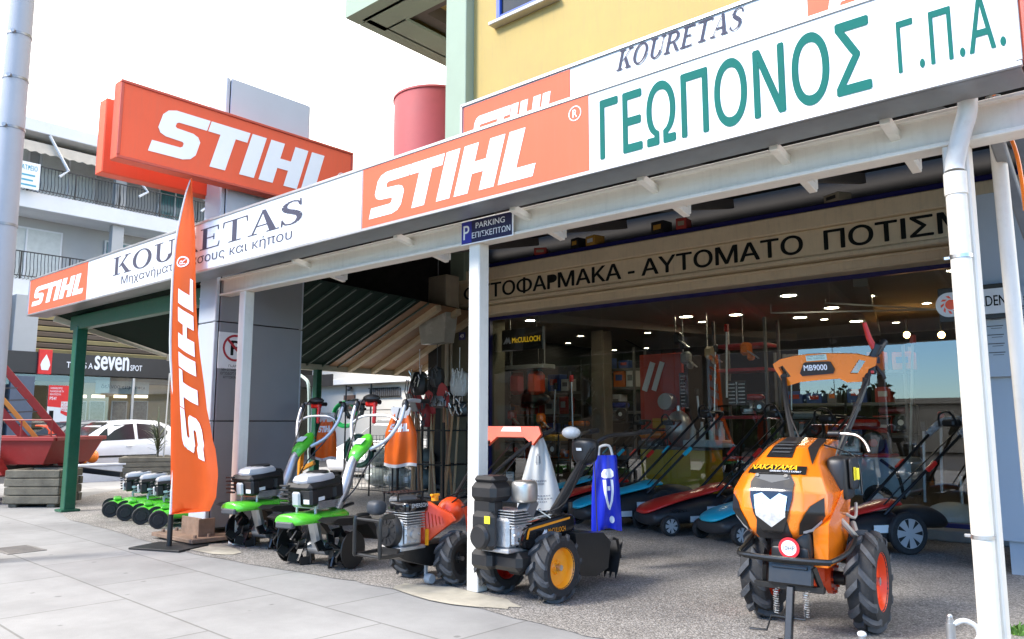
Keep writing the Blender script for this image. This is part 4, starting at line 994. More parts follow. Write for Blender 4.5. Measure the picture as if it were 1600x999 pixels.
# ================================================================== cars
def make_car(name, label, paint):
    t = thing(name, label, 'car', (0, 0, 0))
    # stations along x (front +): x, half width, bottom, belt, roof, roof half width
    st = [(1.72, .62, .38, .52, .54, .5), (1.66, .70, .28, .60, .62, .6), (1.45, .77, .22, .70, .74, .66), (1.05, .80, .20, .84, .88, .68), (.78, .805, .20, .90, .95, .68), (.30, .81, .20, .93, 1.30, .60), (.05, .81, .20, .94, 1.41, .58), (-.5, .81, .20, .95, 1.46, .58), (-1.05, .81, .20, .97, 1.44, .57), (-1.42, .80, .22, 1.0, 1.33, .56), (-1.62, .78, .28, .96, 1.06, .60), (-1.72, .70, .36, .80, .84, .6)]
    def ring(s):
        x, w, zb, zl, zr, wr = s
        h = [(w*.92, zb), (w, zb+.14), (w*1.01, (zb+zl)/2+.05), (w*.985, zl), (wr+(w-wr)*.12, zr-.06 if zr-zl > .1 else zr-.01), (wr*.78, zr)]
        return [(x, y, z) for y, z in h]+[(x, -y, z) for y, z in reversed(h)]
    b = MB(); b.rings([ring(s) for s in st]); b.build('body', paint, t, ang=50)
    # glazing lies just outside the tumblehome
    def sp(x, k):
        for a, c in zip(st, st[1:]):
            if c[0] <= x <= a[0]:
                f = (a[0]-x)/(a[0]-c[0]); s = [a[i]*(1-f)+c[i]*f for i in range(6)]; break
        _, w, zb, zl, zr, wr = s
        y0, z0 = w*.985, zl; y1, z1 = wr+(w-wr)*.12, zr-.06
        return (x, y0+(y1-y0)*k+.006, z0+(z1-z0)*k)
    for sgn in (1, -1):
        for xs in ([(.62, .04), (.30, .04), (-.42, .04), (-.42, .93), (.05, .93), (.26, .9)], [(-.50, .04), (-1.18, .06), (-1.30, .5), (-1.16, .9), (-.50, .93)]):
            b = MB(); pts = [sp(x, k) for x, k in xs]; b.add([(x, y*sgn, z) for x, y, z in pts], [tuple(range(len(pts)))]); b.build('side_window', glass_dark, t)
    b = MB(); b.add([(.86, .60, .95), (.86, -.60, .95), (.14, -.50, 1.395), (.14, .50, 1.395)], [(0, 1, 2, 3)]); b.build('windscreen', glass_dark, t)
    b = MB(); b.add([(-1.665, .55, 1.02), (-1.665, -.55, 1.02), (-1.46, -.46, 1.33), (-1.46, .46, 1.33)], [(0, 1, 2, 3)]); b.build('rear_window', glass_dark, t)
    for sgn in (1, -1):
        b = MB(); b.box((-.15, sgn*.822, .56), (1.7, .02, .05), .005); b.build('rubbing_strip', black_plastic, t)
        b = MB(); b.bar((.55, sgn*.82, .95), (.55, sgn*.93, 1.0), .03, .03); b.ell((.55, sgn*.93, 1.02), (.07, .09, .07)); b.build('mirror', paint, t)
        b = MB(); b.ell((1.42, sgn*.62, .68), (.2, .13, .10)); b.build('headlight', chrome, t)
        b = MB(); b.box((-1.60, sgn*.70, .88), (.12, .10, .26), .03); b.build('tail_light', red_paint, t)
        for x in (-.02,): 
            b = MB(); b.box((-.28, sgn*.822, .80), (.15, .02, .03), .008); b.build('handle', paint, t)
        for x in (1.08, -1.24):
            b = MB(); b.lathe([(.36, 0), (.36, .03)], (x, sgn*.79-(.015), .29), 'y', 24, cap=True); b.build('wheel_arch', black_plastic, t)
            b = MB(); b.lathe([(.18, -.09), (.26, -.09), (.285, -.05), (.285, .05), (.26, .09), (.18, .09)], (x, sgn*.74, .285), 'y', 26); w_ = b.build('wheel', rubber, t)
            b = MB(); yy = sgn*.80; b.lathe([(.185, -.02), (.19, .02)], (x, yy, .285), 'y', 24); b.cyl((x, yy-.02, .285), (x, yy+.02, .285), .05)
            for k in range(8):
                a = k*math.pi/4; b.bar((x+.04*math.cos(a), yy, .285+.04*math.sin(a)), (x+.18*math.cos(a), yy, .285+.18*math.sin(a)), .05, .02, up=(0, 1, 0))
            b.build('rim', alu, w_)
    return t
car_white = mat('car_white', (.80, .80, .80), .2, var=.02, coat=.6)
car = make_car('parked_car', 'white compact hatchback parked on the side street', car_white)
def set_at(o, loc, rz, s=1.0):
    o.location = loc; o.rotation_euler = (0, 0, rz); o.scale = (s,)*3; ROOTM[o.name] = Matrix.Translation(Vector(loc)) @ Matrix.Rotation(rz, 4, 'Z')
set_at(car, (-21.0, 8.35, -.15), R(-90))
c2 = dup(car, (-24.2, 8.6, -.15), R(-90), 'grey car half hidden behind the white hatchback'); recolour(c2, {car_white: mat('car_grey', (.13, .14, .15), .2, coat=.6)})
c3 = dup(car, (-14.6, 12.6, -.1), R(-80), 'white car seen between the pylon and the tool rack'); 

# ================================================================== planters of old sleepers
def planter(name, label, loc, rz, w, d, n, h=.12):
    t = thing(name, label, 'planter', loc, rz, 'sleeper planters')
    for k in range(n):
        z = .05+h/2+k*h
        for sx_ in (-1, 1):
            o = .06 if k % 2 else -.06
            b = MB(); b.box((0, sx_*(d/2-.05), z), (w-(.1 if k % 2 else -.02), .10, h-.008), .012, (0, 0, rnd.uniform(-.01, .01))); b.build('sleeper', wood_old, t)
            b = MB(); b.box((sx_*(w/2-.05), 0, z), (.10, d-(.21 if k % 2 == 0 else .0), h-.008), .012); b.build('sleeper', wood_old, t)
    b = MB(); b.box((0, 0, .05+h*(n-.4)), (w-.2, d-.2, .02)); b.build('soil', mat('soil', (.06, .045, .03), .95, var=.3, bump=.8, bs=30), t)
    for x in (-w*.35, w*.35):
        b = MB(); b.box((x, 0, .03), (.12, d*.9, .055), .01); b.build('foot', wood_old, t)
    return t
pa, pb = Vector((-12.75, 3.98, 0)), Vector((-12.2, 4.55, 0))
planter('planter', 'low planter of weathered timber sleepers in front of the red trailer', (-13.2, 4.42, 0), R(42), .80, .66, 4, .125)
pp = G(222, 752); planter('planter', 'timber planter with a spiky plant behind the green mowers', (pp.x-.5, pp.y+.5, 0), R(60), 1.4, .9, 4, .11)
leaf_m = mat('spiky_leaf', (.06, .075, .035), .5, var=.3)
t = thing('yucca_plant', 'thin spiky plant growing in the far timber planter', 'plant', (pp.x-.45, pp.y+.5, .45))
b = MB()
for i in range(60):
    a = rnd.uniform(0, 2*math.pi); e = rnd.uniform(.1, 1.2); L = rnd.uniform(.35, .6); z0 = rnd.uniform(.1, .75)
    d = Vector((math.cos(a)*math.cos(e), math.sin(a)*math.cos(e), math.sin(e))); s_ = Vector((-math.sin(a), math.cos(a), 0))*.014
    p0 = Vector((0, 0, z0)); p1 = p0+d*L*.6; p2 = p0+d*L+Vector((0, 0, -.12*L))
    b.add([p0-s_, p0+s_, p1+s_, p1-s_, p2], [(0, 1, 2, 3), (3, 2, 4)])
b.build('leaves', leaf_m, t, recalc=False)
b = MB(); b.tube([(0, 0, -.05), (.01, .02, .4), (0, 0, .78)], [.03, .025, .02], 8); b.build('stem', wood_old, t)
b = MB(); b.tube([(.1, .1, 0), (.12, .12, 1.9)], .016, 6); b.build('cane', mat('cane', (.5, .48, .42), .6), t)
t = thing('low_wall', 'pale low garden wall between the planters and the white car', 'wall', (-17.6, 8.2, 0))
b = MB(); b.box((0, 0, .16), (.18, 3.4, .34), .01); b.box((0, 0, .35), (.24, 3.44, .04), .006); b.build('wall', mat('low_wall', (.58, .60, .64), .8, var=.06, dirt=.1), t)

# ================================================================== red trailer with a conveyor
tr = thing('trailer', 'red farm trailer with flared mudguard behind the timber planter', 'trailer', (-14.6, 4.3, 0), R(35))
redt = mat('trailer_red', (.26, .016, .013), .5, var=.12, dirt=.15, ns=3)
b = MB(); b.rings([[(x*1.25+.0, y*.62, z) for x, y in ((-1, -1), (1, -1), (1, 1), (-1, 1))] if k else [(x*1.05, y*.55, z) for x, y in ((-1, -1), (1, -1), (1, 1), (-1, 1))] for k, z in ((0, .60), (1, .98))]); b.build('bed', redt, tr)
b = MB(); b.box((0, -.63, .99), (2.56, .05, .06), .006); b.box((0, .63, .99), (2.56, .05, .06), .006); b.box((1.27, 0, .99), (.05, 1.2, .06), .006); b.build('rim_rail', redt, tr)
for sgn in (1, -1):
    b = MB(); pts = [(-.62, .46), (-.36, .82), (.36, .82), (.62, .46), (.52, .42), (.30, .74), (-.30, .74), (-.52, .42)]
    b.prism(pts, frame((0, sgn*.66+(.0 if sgn < 0 else .16), 0), (1, 0, 0), (0, 0, 1)), .18); b.build('mudguard', redt, tr)
    b = MB(); b.lathe([(.16, -.09), (.33, -.09), (.37, -.05), (.37, .05), (.33, .09), (.16, .09)], (0, sgn*.72, .37), 'y', 28); w_ = b.build('wheel', rubber, tr)
    b = MB(); b.cyl((0, sgn*.72-.05, .37), (0, sgn*.72+.05, .37), .17, n=20); b.build('rim', redt, w_)
b = MB(); b.tube([(-1.2, -.62, 1.0), (-1.2, -.62, 1.28), (1.2, -.62, 1.28), (1.2, -.62, 1.0)], .012, 6); b.tube([(.0, -.62, 1.0), (.0, -.62, 1.28)], .012, 6); b.tube([(.7, -.62, 1.0), (.7, -.62, 1.28)], .012, 6); b.build('guard_rail', redt, tr)
b = MB(); b.bar((-1.1, 0, .5), (1.2, 0, .5), .1, .1); b.bar((1.2, 0, .5), (2.0, 0, .42), .08, .08); b.build('chassis', black_metal, tr)
cv = thing('conveyor', 'sloping red and yellow conveyor frame lying across the trailer', 'conveyor', tuple(PX(60, 720, -14.6)), 0)
a0, a1 = PX(75, 728, -14.2), PX(-70, 560, -14.6)
for off, mm in ((Vector((0, 0, .0)), redt), (Vector((.0, .55, .03)), redt)):
    b = MB(); b.bar(a0+off, a1+off, .07, .12, .006); b.build('side_rail', mm, cv, world=True)
b = MB(); b.bar(a0+Vector((.06, .12, .04)), a1+Vector((.06, .12, .04)), .05, .07, .006); b.build('yellow_rail', mat('conveyor_yellow', (.55, .22, .03), .5), cv, world=True)
b = MB(); n_ = 9
for i in range(n_):
    p = a0.lerp(a1, (i+.5)/n_); b.bar(p, p+Vector((0, .55, .03)), .04, .02)
b.build('slat', grey_plastic, cv, world=True)
t = thing('cardboard_box', 'plain tan cardboard box standing in the red trailer', 'box', tuple(PX(62, 705, -15.3)), R(20))
b = MB(); b.box((0, 0, .0), (.42, .36, .52), .006); b.build('carton', mat('cardboard', (.50, .33, .20), .8, var=.08), t); b = MB(); b.box((.212, 0, 0), (.003, .05, .5)); b.build('tape', mat('tape', (.55, .45, .3), .4), t)

# ================================================================== pale house seen under the pergola
hs = thing('house', 'cream rendered house with a small barred window seen under the pergola', 'building', (-17, 19, 0))
cream_r = mat('cream_render', (.62, .58, .50), .85, var=.05, ns=1, dirt=.08)
b = MB(); b.box((-19, 20.5, 2.8), (14, 5, 6.4), 0); b.build('wall', cream_r, hs, world=True)
zl = PY(620, 598, 17.9).z
b = MB(); b.box((-19, 17.85, zl+.1), (14.2, .5, .22), .01); b.build('ledge', mat('ledge_white', (.72, .70, .66), .8), hs, world=True)
q0, q1 = PY(578, 621, 17.95), PY(625, 606, 17.95)
b = MB(); b.box(((q0.x+q1.x)/2, 17.97, (q0.z+q1.z)/2), (q1.x-q0.x, .08, q1.z-q0.z)); wd = b.build('window', apt_dark, hs, world=True)
b = MB(); w = q1.x-q0.x
for i in range(15): b.box((q0.x+w*(i+.5)/15, 17.9, (q0.z+q1.z)/2), (.02, .02, q1.z-q0.z+.04))
for z in (q0.z, q1.z): b.box(((q0.x+q1.x)/2, 17.9, z), (w+.05, .03, .03))
b.build('window_bars', black_metal, wd, world=True)
q0, q1 = PY(537, 640, 17.95), PY(554, 618, 17.95)
b = MB(); b.box(((q0.x+q1.x)/2, 17.97, (q0.z+q1.z)/2), (q1.x-q0.x, .08, q1.z-q0.z)); b.build('window', mat('brown_shutter', (.12, .07, .05), .6), hs, world=True)
t = thing('bulkhead_lamp', 'small dark wall lamp on the cream house', 'wall lamp', tuple(PY(547, 607, 17.9)))
b = MB(); b.box((0, 0, 0), (.14, .12, .1), .02); b.build('bracket', black_metal, t); b = MB(); b.ell((.05, -.1, -.03), (.09, .09, .09)); b.build('globe', grey_plastic, t)
q0, q1 = PY(470, 606, 15.0), PY(520, 585, 15.0)
t = thing('hanging_board', 'black signboard hanging beyond the green pergola post', 'sign', tuple((q0+q1)/2))
b = MB(); b.box((0, 0, 0), (q1.x-q0.x, .06, q1.z-q0.z), .006); b.build('board', black_plastic, t); b = MB(); b.cyl((-.2, 0, .1), (-.2, 0, .6), .015); b.cyl((.2, 0, .1), (.2, 0, .6), .015); b.build('hanger', dull_metal, t)
t = thing('drain_pipe', 'curved white drain pipe beside the green pergola post', 'pipe', tuple(PY(480, 700, 8.6)))
pts = [PY(x, y, 8.6) for x, y in ((467, 586), (476, 592), (482, 602), (483, 640), (483, 690), (483, 760))]
b = MB(); b.tube(pts, .03, 8, 3); b.build('pipe', mat('pipe_mint', (.40, .50, .46), .5), t, world=True)

# ================================================================== the far side of the main street (seen only mirrored in the glass)
def block(label, x0, x1, y0, y1, h, m_):
    t = thing('street_house', label, 'building', ((x0+x1)/2, y1, -.15))
    b = MB(); b.box(((x0+x1)/2, (y0+y1)/2, h/2-.1), (x1-x0, y1-y0, h), 0); b.build('wall', m_, t, world=True)
    b = MB(); b.box(((x0+x1)/2, (y0+y1)/2, h+.0), (x1-x0+.4, y1-y0+.4, .25), 0); b.build('roof', apt_w, t, world=True)
    for f in range(int(h//3)):
        for k in range(int((x1-x0)//2.6)):
            b = MB(); b.box((x0+1.4+k*2.6, y1+.01, 1.6+f*3), (1.3, .06, 1.5)); b.build('window', glass_dark, t, world=True)
block('dark brown three storey house across the main street', -62, -18.5, -30, -20, 12, mat('brown_house', (.10, .08, .065), .8))
block('pale low house across the main street', -10.6, -5.6, -30, -20, 2.2, apt_w)
bark = mat('bark', (.10, .075, .05), .9, var=.3, bump=.6, bs=25)
leaves = [mat('leaf_dark', (.025, .050, .016), .6, var=.35, ns=1.2), mat('leaf_mid', (.045, .085, .025), .6, var=.3, ns=1.2)]
def tree(loc, h, rad_, label, n=1500):
    t = thing('street_tree', label, 'tree', loc, 0, 'trees across the main street')
    b = MB(); b.tube([(0, 0, 0), (.1, .05, h*.3), (0, .1, h*.55), (.05, 0, h*.8)], [.2, .16, .12, .05], 8, 3)
    for i in range(6):
        a = i*1.05; b.tube([(0, .05, h*(.35+.05*i)), (math.cos(a)*rad_*.4, math.sin(a)*rad_*.4, h*(.5+.05*i)), (math.cos(a)*rad_*.75, math.sin(a)*rad_*.75, h*(.6+.05*i))], [.08, .05, .02], 6)
    b.build('trunk', bark, t)
    b = MB(); cl = [Vector((rnd.uniform(-1, 1)*rad_*.7, rnd.uniform(-1, 1)*rad_*.7, h*rnd.uniform(.3, .92))) for _ in range(26)]
    for i in range(n):
        c = rnd.choice(cl); p = c+Vector((rnd.gauss(0, .3), rnd.gauss(0, .3), rnd.gauss(0, .25)))*rad_*.6
        a = Vector((rnd.gauss(0, 1), rnd.gauss(0, 1), rnd.gauss(0, 1))).normalized()*.17; c2_ = a.orthogonal().normalized()*.12
        b.quad(p-a, p-c2_, p+a, p+c2_, m=i % 2)
    b.build('crown', leaves, t, recalc=False); return t
for x, y, h, r_, l in ((-13.2, -19, 2.5, 1.9, 'dense bushy tree left of the pale low house'), (-16.3, -18, 1.9, 1.5, 'low bushy tree beside the brown house'), (-3.6, -19, 3.6, 2.2, 'dense round tree right of the pale low house'), (-24, -16, 6.5, 2.6, 'tall tree in front of the brown house'), (1.5, -18.5, 3.4, 2.0, 'wide low tree at the far right of the street'), (-11.3, -18.5, 2.9, 1.3, 'small bush tree before the pale low house')):
    tree((x, y, -.15), h, r_, l, 2600)
# ================================================================== machine parts shared by several makers
def ag_wheel(parent, c, Rr, W, rim_m, out=1, lugs=13, spin=0.0):
    """cleated tractor tyre with a dished rim; out = side the dish faces"""
    c = Vector(c); b = MB(); rb = Rr*.905; h = W/2
    b.lathe([(Rr*.56, -h*.80), (Rr*.60, -h*.93), (rb*.86, -h), (rb*.96, -h*.86), (rb, -h*.5), (rb*1.01, 0), (rb, h*.5), (rb*.96, h*.86), (rb*.86, h), (Rr*.60, h*.93), (Rr*.56, h*.80)], c, 'y', 40)
    for i in range(lugs*2):
        sg = 1 if i % 2 else -1; a0 = 2*math.pi*(i*.5)/lugs+spin
        pts = []
        for k in range(5):
            f = k/4; y = sg*(h*.04+f*h*.98); a = a0-f*.30*(13/lugs); r0 = rb*(.995 if k < 3 else (.955 if k == 3 else .86)); r1 = Rr*(1.0 if k < 3 else (.975 if k == 3 else .90)); da = .075 if k < 4 else .06
            pts.append([c+Vector((r*math.cos(q), y, r*math.sin(q))) for r, q in ((r0, a-da*1.25), (r1, a-da), (r1, a+da), (r0, a+da*1.25))])
        b.rings(pts, m=1)
    w = b.build('wheel', [rubber, lug_rubber], parent, ang=30)
    ro = Rr*.60; b = MB(); y = c.y
    b.lathe([(ro, out*h*.80), (ro*.97, out*h*.88), (ro*.92, out*h*.74), (ro*.86, out*h*.30), (ro*.35, out*h*.18), (ro*.30, out*h*.30), (.001, out*h*.32)], c, 'y', 32)
    b.lathe([(ro, -out*h*.80), (ro*.9, -out*h*.6), (ro*.86, out*h*.30)], c, 'y', 32)
    for i in range(5):
        a = 2*math.pi*i/5; p = c+Vector((ro*.24*math.cos(a), out*h*.3, ro*.24*math.sin(a))); b.cyl(p, p+Vector((0, out*.012, 0)), .010, n=6)
    b.build('rim', rim_m, w)
    b = MB(); b.cyl(c+Vector((0, out*h*.3, 0)), c+Vector((0, out*h*.75, 0)), ro*.14, n=14); b.build('hub', steel, w)
    return w

def engine(parent, o, s=1.0, muffler_side=1, recoil_front=True):
    """small horizontal-shaft petrol engine: finned block, recoil cover, bolts"""
    o = Vector(o); b = MB(); q = lambda x, y, z: o+Vector((x, y, z))*s
    b.box(q(0, 0, .13), (.24*s, .22*s, .22*s), .02)
    b.box(q(0, 0, .01), (.28*s, .26*s, .03*s), .006)
    for k in range(7): b.box(q(.0, .02, .17+k*.02), (.20*s, .27*s, .008*s), .002)
    b.box(q(.02, .13, .12), (.16*s, .03*s, .15*s), .012)
    for a in range(6):
        t = a*math.pi/3; b.cyl(q(.02+.065*math.cos(t), .13, .12+.065*math.sin(t)), q(.02+.065*math.cos(t), .155, .12+.065*math.sin(t)), .009*s, n=6)
    b.cyl(q(.02, .13, .12), q(.02, .16, .12), .03*s)
    e = b.build('engine', engine_alu, parent)
    if recoil_front:
        b = MB(); b.lathe([(.13*s, 0), (.13*s, .03*s), (.115*s, .055*s), (.05*s, .06*s), (.045*s, .075*s), (.001, .076*s)], q(.12, 0, .15), 'x', 26)
        for k in range(12):
            t = k*math.pi/6; b.bar(q(.18, .06*math.cos(t), .15+.06*math.sin(t)), q(.178, .10*math.cos(t), .15+.10*math.sin(t)), .008*s, .012*s)
        b.build('recoil_starter', black_plastic, parent)
    return e

def grip(parent, p0, p1, r=.019, m=None, name='grip'):
    b = MB(); p0, p1 = Vector(p0), Vector(p1); n = 7
    b.tube([p0.lerp(p1, k/n) for k in range(n+1)], [r*(1.08 if k % 2 else .95) for k in range(n)]+[r*1.15], 10)
    return b.build(name, m or black_plastic, parent)

# ================================================================== orange walking tractor in front
nk = thing('walking_tractor', 'large orange walking tractor with headlight and cleated tyres facing the street', 'walking tractor', (-1.885, 5.07, .004), R(-85.5))
ROWS = [(.56, .45, .205), (.615, .485, .262), (.725, .51, .335), (.84, .485, .330), (.93, .43, .285), (1.01, .33, .235), (1.09, .17, .205), (1.145, -.10, .195)]
def hood(y, t, off=0.0):
    t = max(0, min(6.999, t)); i = int(t); f = t-i; f2 = f
    r0, r1 = ROWS[i], ROWS[i+1]; z, x, hw = [r0[k]*(1-f2)+r1[k]*f2 for k in range(3)]
    dz, dx = r1[0]-r0[0], r1[1]-r0[1]; L = math.hypot(dz, dx); nx, nz = dz/L, -dx/L
    q = min(1, abs(y)/hw)
    return Vector((x-.035*max(0, q-.40)-max(0, q-.62)*.30+nx*off, y*.86-.075, z-.012*q**3+nz*off))
def hw_at(t):
    i = min(6, int(t)); f = t-i; return ROWS[i][2]*(1-f)+ROWS[i+1][2]*f
b = MB(); NU = 7; QS = [-1, -.62, -.40, -.2, 0, .2, .40, .62, 1]; NV = 8
rows = []
for j in range(NU+1):
    t = min(6.9999, 7*j/NU); hw = hw_at(t); row = [hood(-hw, t)+Vector((-.34, .0, -.02))]+[hood(hw*k, t) for k in QS]+[hood(hw, t)+Vector((-.34, .03, -.02))]
    rows.append(row)
b.rings(rows, cap=False, closed=False); hoodo = b.build('hood', hood_orange, nk, ang=24)
bv = hoodo.modifiers.new('edge', 'BEVEL'); bv.width = .012; bv.segments = 3; bv.limit_method = 'ANGLE'; bv.angle_limit = R(12)
sol = hoodo.modifiers.new('thick', 'SOLIDIFY'); sol.thickness = .008; sol.offset = -1
def inlay(name, poly, m_, off=.008, cuts=3, parent=None):
    v, f = conform(poly, lambda y, t: hood(y, t, off), cuts); bb = MB(); bb.add(v, f); return bb.build(name, m_, parent or hoodo, recalc=False)
zt_ = lambda z: next((i+(z-ROWS[i][0])/(ROWS[i+1][0]-ROWS[i][0]) for i in range(7) if z <= ROWS[i+1][0]), 6.9)
sh = [(-.15, zt_(.885)), (-.115, zt_(.935)), (.115, zt_(.935)), (.15, zt_(.885)), (.145, zt_(.80)), (.115, zt_(.70)), (.06, zt_(.60)), (-.06, zt_(.60)), (-.115, zt_(.70)), (-.145, zt_(.80))]
inlay('lower_wedge', [(-.105, .02), (-.125, .5), (-.10, zt_(.69)), (.10, zt_(.69)), (.125, .5), (.105, .02)], black_plastic, .005)
inlay('headlight_shield', sh, black_gloss, .011)
head_m = mat('headlight_glass', (.80, .82, .84), .12, metal=.6, var=.22, ns=38, bump=.35, bs=30)
hl = inlay('headlight', [(-.115, zt_(.81)), (-.06, zt_(.825)), (0, zt_(.785)), (.06, zt_(.825)), (.115, zt_(.81)), (.10, zt_(.70)), (.0, zt_(.635)), (-.10, zt_(.70))], head_m, .020)
inlay('chrome_brow', [(-.12, zt_(.905)), (-.095, zt_(.925)), (.095, zt_(.925)), (.12, zt_(.905)), (0, zt_(.88))], grey_plastic, .012)
for sg in (1, -1):
    P_ = lambda a: [(sg*y, zt_(z)) for y, z in a]
    inlay('side_vent', P_([(.318, .815), (.322, .715), (.245, .612), (.165, .60), (.185, .665), (.25, .765)]), black_metal, .009)
    inlay('vent_blade', P_([(.30, .692), (.298, .678), (.24, .622), (.19, .612), (.194, .622), (.236, .636)]), light_grey, .014)
    inlay('shoulder_vent', [(sg*.185, 6.9), (sg*.14, 6.9), (sg*.15, 5.9), (sg*.215, 4.75), (sg*.205, 5.6)], black_plastic, .007)
inlay('top_vent', [(-.10, 5.2), (-.075, 6.95), (.06, 6.95), (.085, 5.2)], black_plastic, .006)
bb = MB()
for k in range(4):
    t = 5.45+k*.26; v, f = conform([(-.07, t), (-.07, t+.08), (.06, t+.08), (.06, t)], lambda y, tt: hood(y, tt, .014), 2); bb.add(v, f)
bb.build('vent_louvre', grey_plastic, hoodo, recalc=False)
npz = inlay('name_plate', [(-.20, 4.05), (-.195, 4.62), (.195, 4.62), (.205, 4.05)], black_metal, .007)
vs, fs = text_mesh('NAKAYAMA', I4, .33, .33, bold=.03, shear=.25, fn=lambda x, y: hood(-.18+x, 4.28+y, .012)); b = MB(); b.add(vs, fs); b.build('lettering', mat('plate_yellow', (.95, .50, .02), .4), hoodo, recalc=False)
vs, fs = text_mesh('GARDEN TOOLS EXPERT', I4, .21, .11, bold=.01, fn=lambda x, y: hood(-.03+x, 4.12+y, .012)); b = MB(); b.add(vs, fs); b.build('small_lettering', letter_white, hoodo, recalc=False)
for y in (-.11, .09):
    b = MB(); p = hood(y, 3.85, .002); b.cyl(p, p+Vector((.012, 0, .012)), .013, n=10); b.build('screw', steel, hoodo)
# power badge
b = MB(); bc_ = Vector((.475, .01, .515)); M_ = Matrix.Translation(bc_) @ frame((0, 0, 0), (0, 1, 0), (0, 0, 1)); b.lathe([(.001, .003), (.060, .003), (.060, -.003), (.001, -.003)], bc_, 'x', 28); bad = b.build('power_badge', mat('badge_red', (.70, .02, .03), .4), nk)
b = MB(); b.lathe([(.001, .0045), (.044, .0045)], bc_, 'x', 28); b.build('badge_field', sticker, bad)
vs, fs = text_mesh('10HP', M_ @ Matrix.Translation((0, 0, .006)), .068, .026, anchor=(-.034, -.013)); b = MB(); b.add(vs, fs); b.build('lettering', letter_grey, bad, recalc=False)
b = MB(); b.box((.26, 0, .53), (.36, .26, .20), .03); b.box((.42, 0, .46), (.05, .22, .12), .01); soft(b.build('lower_cowl', black_plastic, nk))
b = MB(); b.rings([[(.40, .13, .62), (.40, .22, .66), (-.10, .25, .95), (-.10, .16, .95)], [(.36, .12, .40), (.34, .19, .40), (.02, .22, .42), (.02, .14, .42)]]); b.build('side_cowl', hood_orange, nk)
# engine bay
engine(nk, (.08, .02, .46), 1.15, recoil_front=False)
b = MB(); b.box((-.02, .20, .90), (.26, .14, .28), .03); b.box((-.03, .275, .93), (.2, .03, .2), .012); soft(b.build('air_filter', black_plastic, nk))
b = MB(); b.box((.02, .292, .93), (.002, .05, .07)); b.box((.02, .292, .93), (.05, .003, .08)); b.build('warning_label', yellow_sticker, nk)
b = MB(); b.box((-.02, -.2, .86), (.24, .12, .20), .03); b.build('fuel_tank', black_plastic, nk)
b = MB(); b.tube([(.1, .17, .7), (.12, .25, .62), (.02, .28, .55), (-.08, .24, .62)], .018, 8, 4); b.tube([(.08, .2, .72), (.0, .27, .66), (-.1, .26, .74)], .01, 6, 4); b.build('hoses', mat('hose_tan', (.45, .40, .33), .6), nk)
b = MB(); b.lathe([(.001, .03), (.09, .03), (.10, 0), (.10, -.03), (.001, -.03)], (-.06, .20, .47), 'y', 24); b.build('pulley', black_metal, nk)
# transmission and axle
b = MB(); b.cyl((0, -.12, .29), (0, .12, .29), .085, n=20); b.box((.02, .07, .36), (.17, .13, .22), .03); b.cyl((.0, .10, .29), (.0, .135, .29), .10, n=20); b.box((-.1, 0, .42), (.35, .16, .12), .02)
for k in range(8):
    a = k*math.pi/4; b.cyl((.083*math.cos(a), .133, .29+.083*math.sin(a)), (.083*math.cos(a), .147, .29+.083*math.sin(a)), .009, n=6)
b.build('gearbox', red_orange, nk)
b = MB(); b.cyl((0, -.30, .29), (0, .30, .29), .026, n=12); b.cyl((0, .12, .29), (0, .20, .29), .042, n=12); b.cyl((0, -.2, .29), (0, -.12, .29), .042, n=12); b.build('axle', black_metal, nk)
ag_wheel(nk, (0, .335, .295), .295, .165, red_orange, 1, 12, .1); ag_wheel(nk, (0, -.30, .295), .295, .165, red_orange, -1, 12, .3)
# front bumper, skid plate and parking stand
b = MB(); b.tube([(.12, .30, .56), (.30, .30, .50), (.53, .27, .475), (.56, .22, .47), (.565, 0, .465), (.56, -.22, .47), (.53, -.27, .475), (.30, -.30, .50), (.12, -.30, .56)], .014, 8, 3)
b.tube([(.52, .25, .455), (.53, 0, .445), (.52, -.25, .455)], .012, 8, 3); b.build('bumper', black_metal, nk)
b = MB(); b.box((.50, .02, .38), (.03, .26, .14), .01, (0, R(-12), 0)); b.bar((.50, .15, .42), (.44, .18, .28), .02, .03); b.bar((.50, -.13, .42), (.44, -.16, .28), .02, .03); b.box((.515, .02, .415), (.012, .2, .02), .003, (0, R(-12), 0)); b.build('front_plate', black_metal, nk)
b = MB(); b.bar((.47, -.20, .295), (.47, .20, .295), .04, .035, .004); b.bar((.49, .015, .30), (.58, .015, .0), .04, .04, .004); b.box((.585, .015, .012), (.06, .12, .02), .004)
b.tube([(.52, .10, .19), (.53, .10, .135), (.535, -.09, .135), (.535, -.12, .05), (.54, -.22, .045)], .007, 6); b.build('parking_stand', black_metal, nk)
for y in (-.07, .10):
    b = MB(); b.tube([(.50+.014*math.cos(k*1.2), y+.014*math.sin(k*1.2), .28-k*.0025) for k in range(56)], .004, 5); b.build('spring', steel, nk)
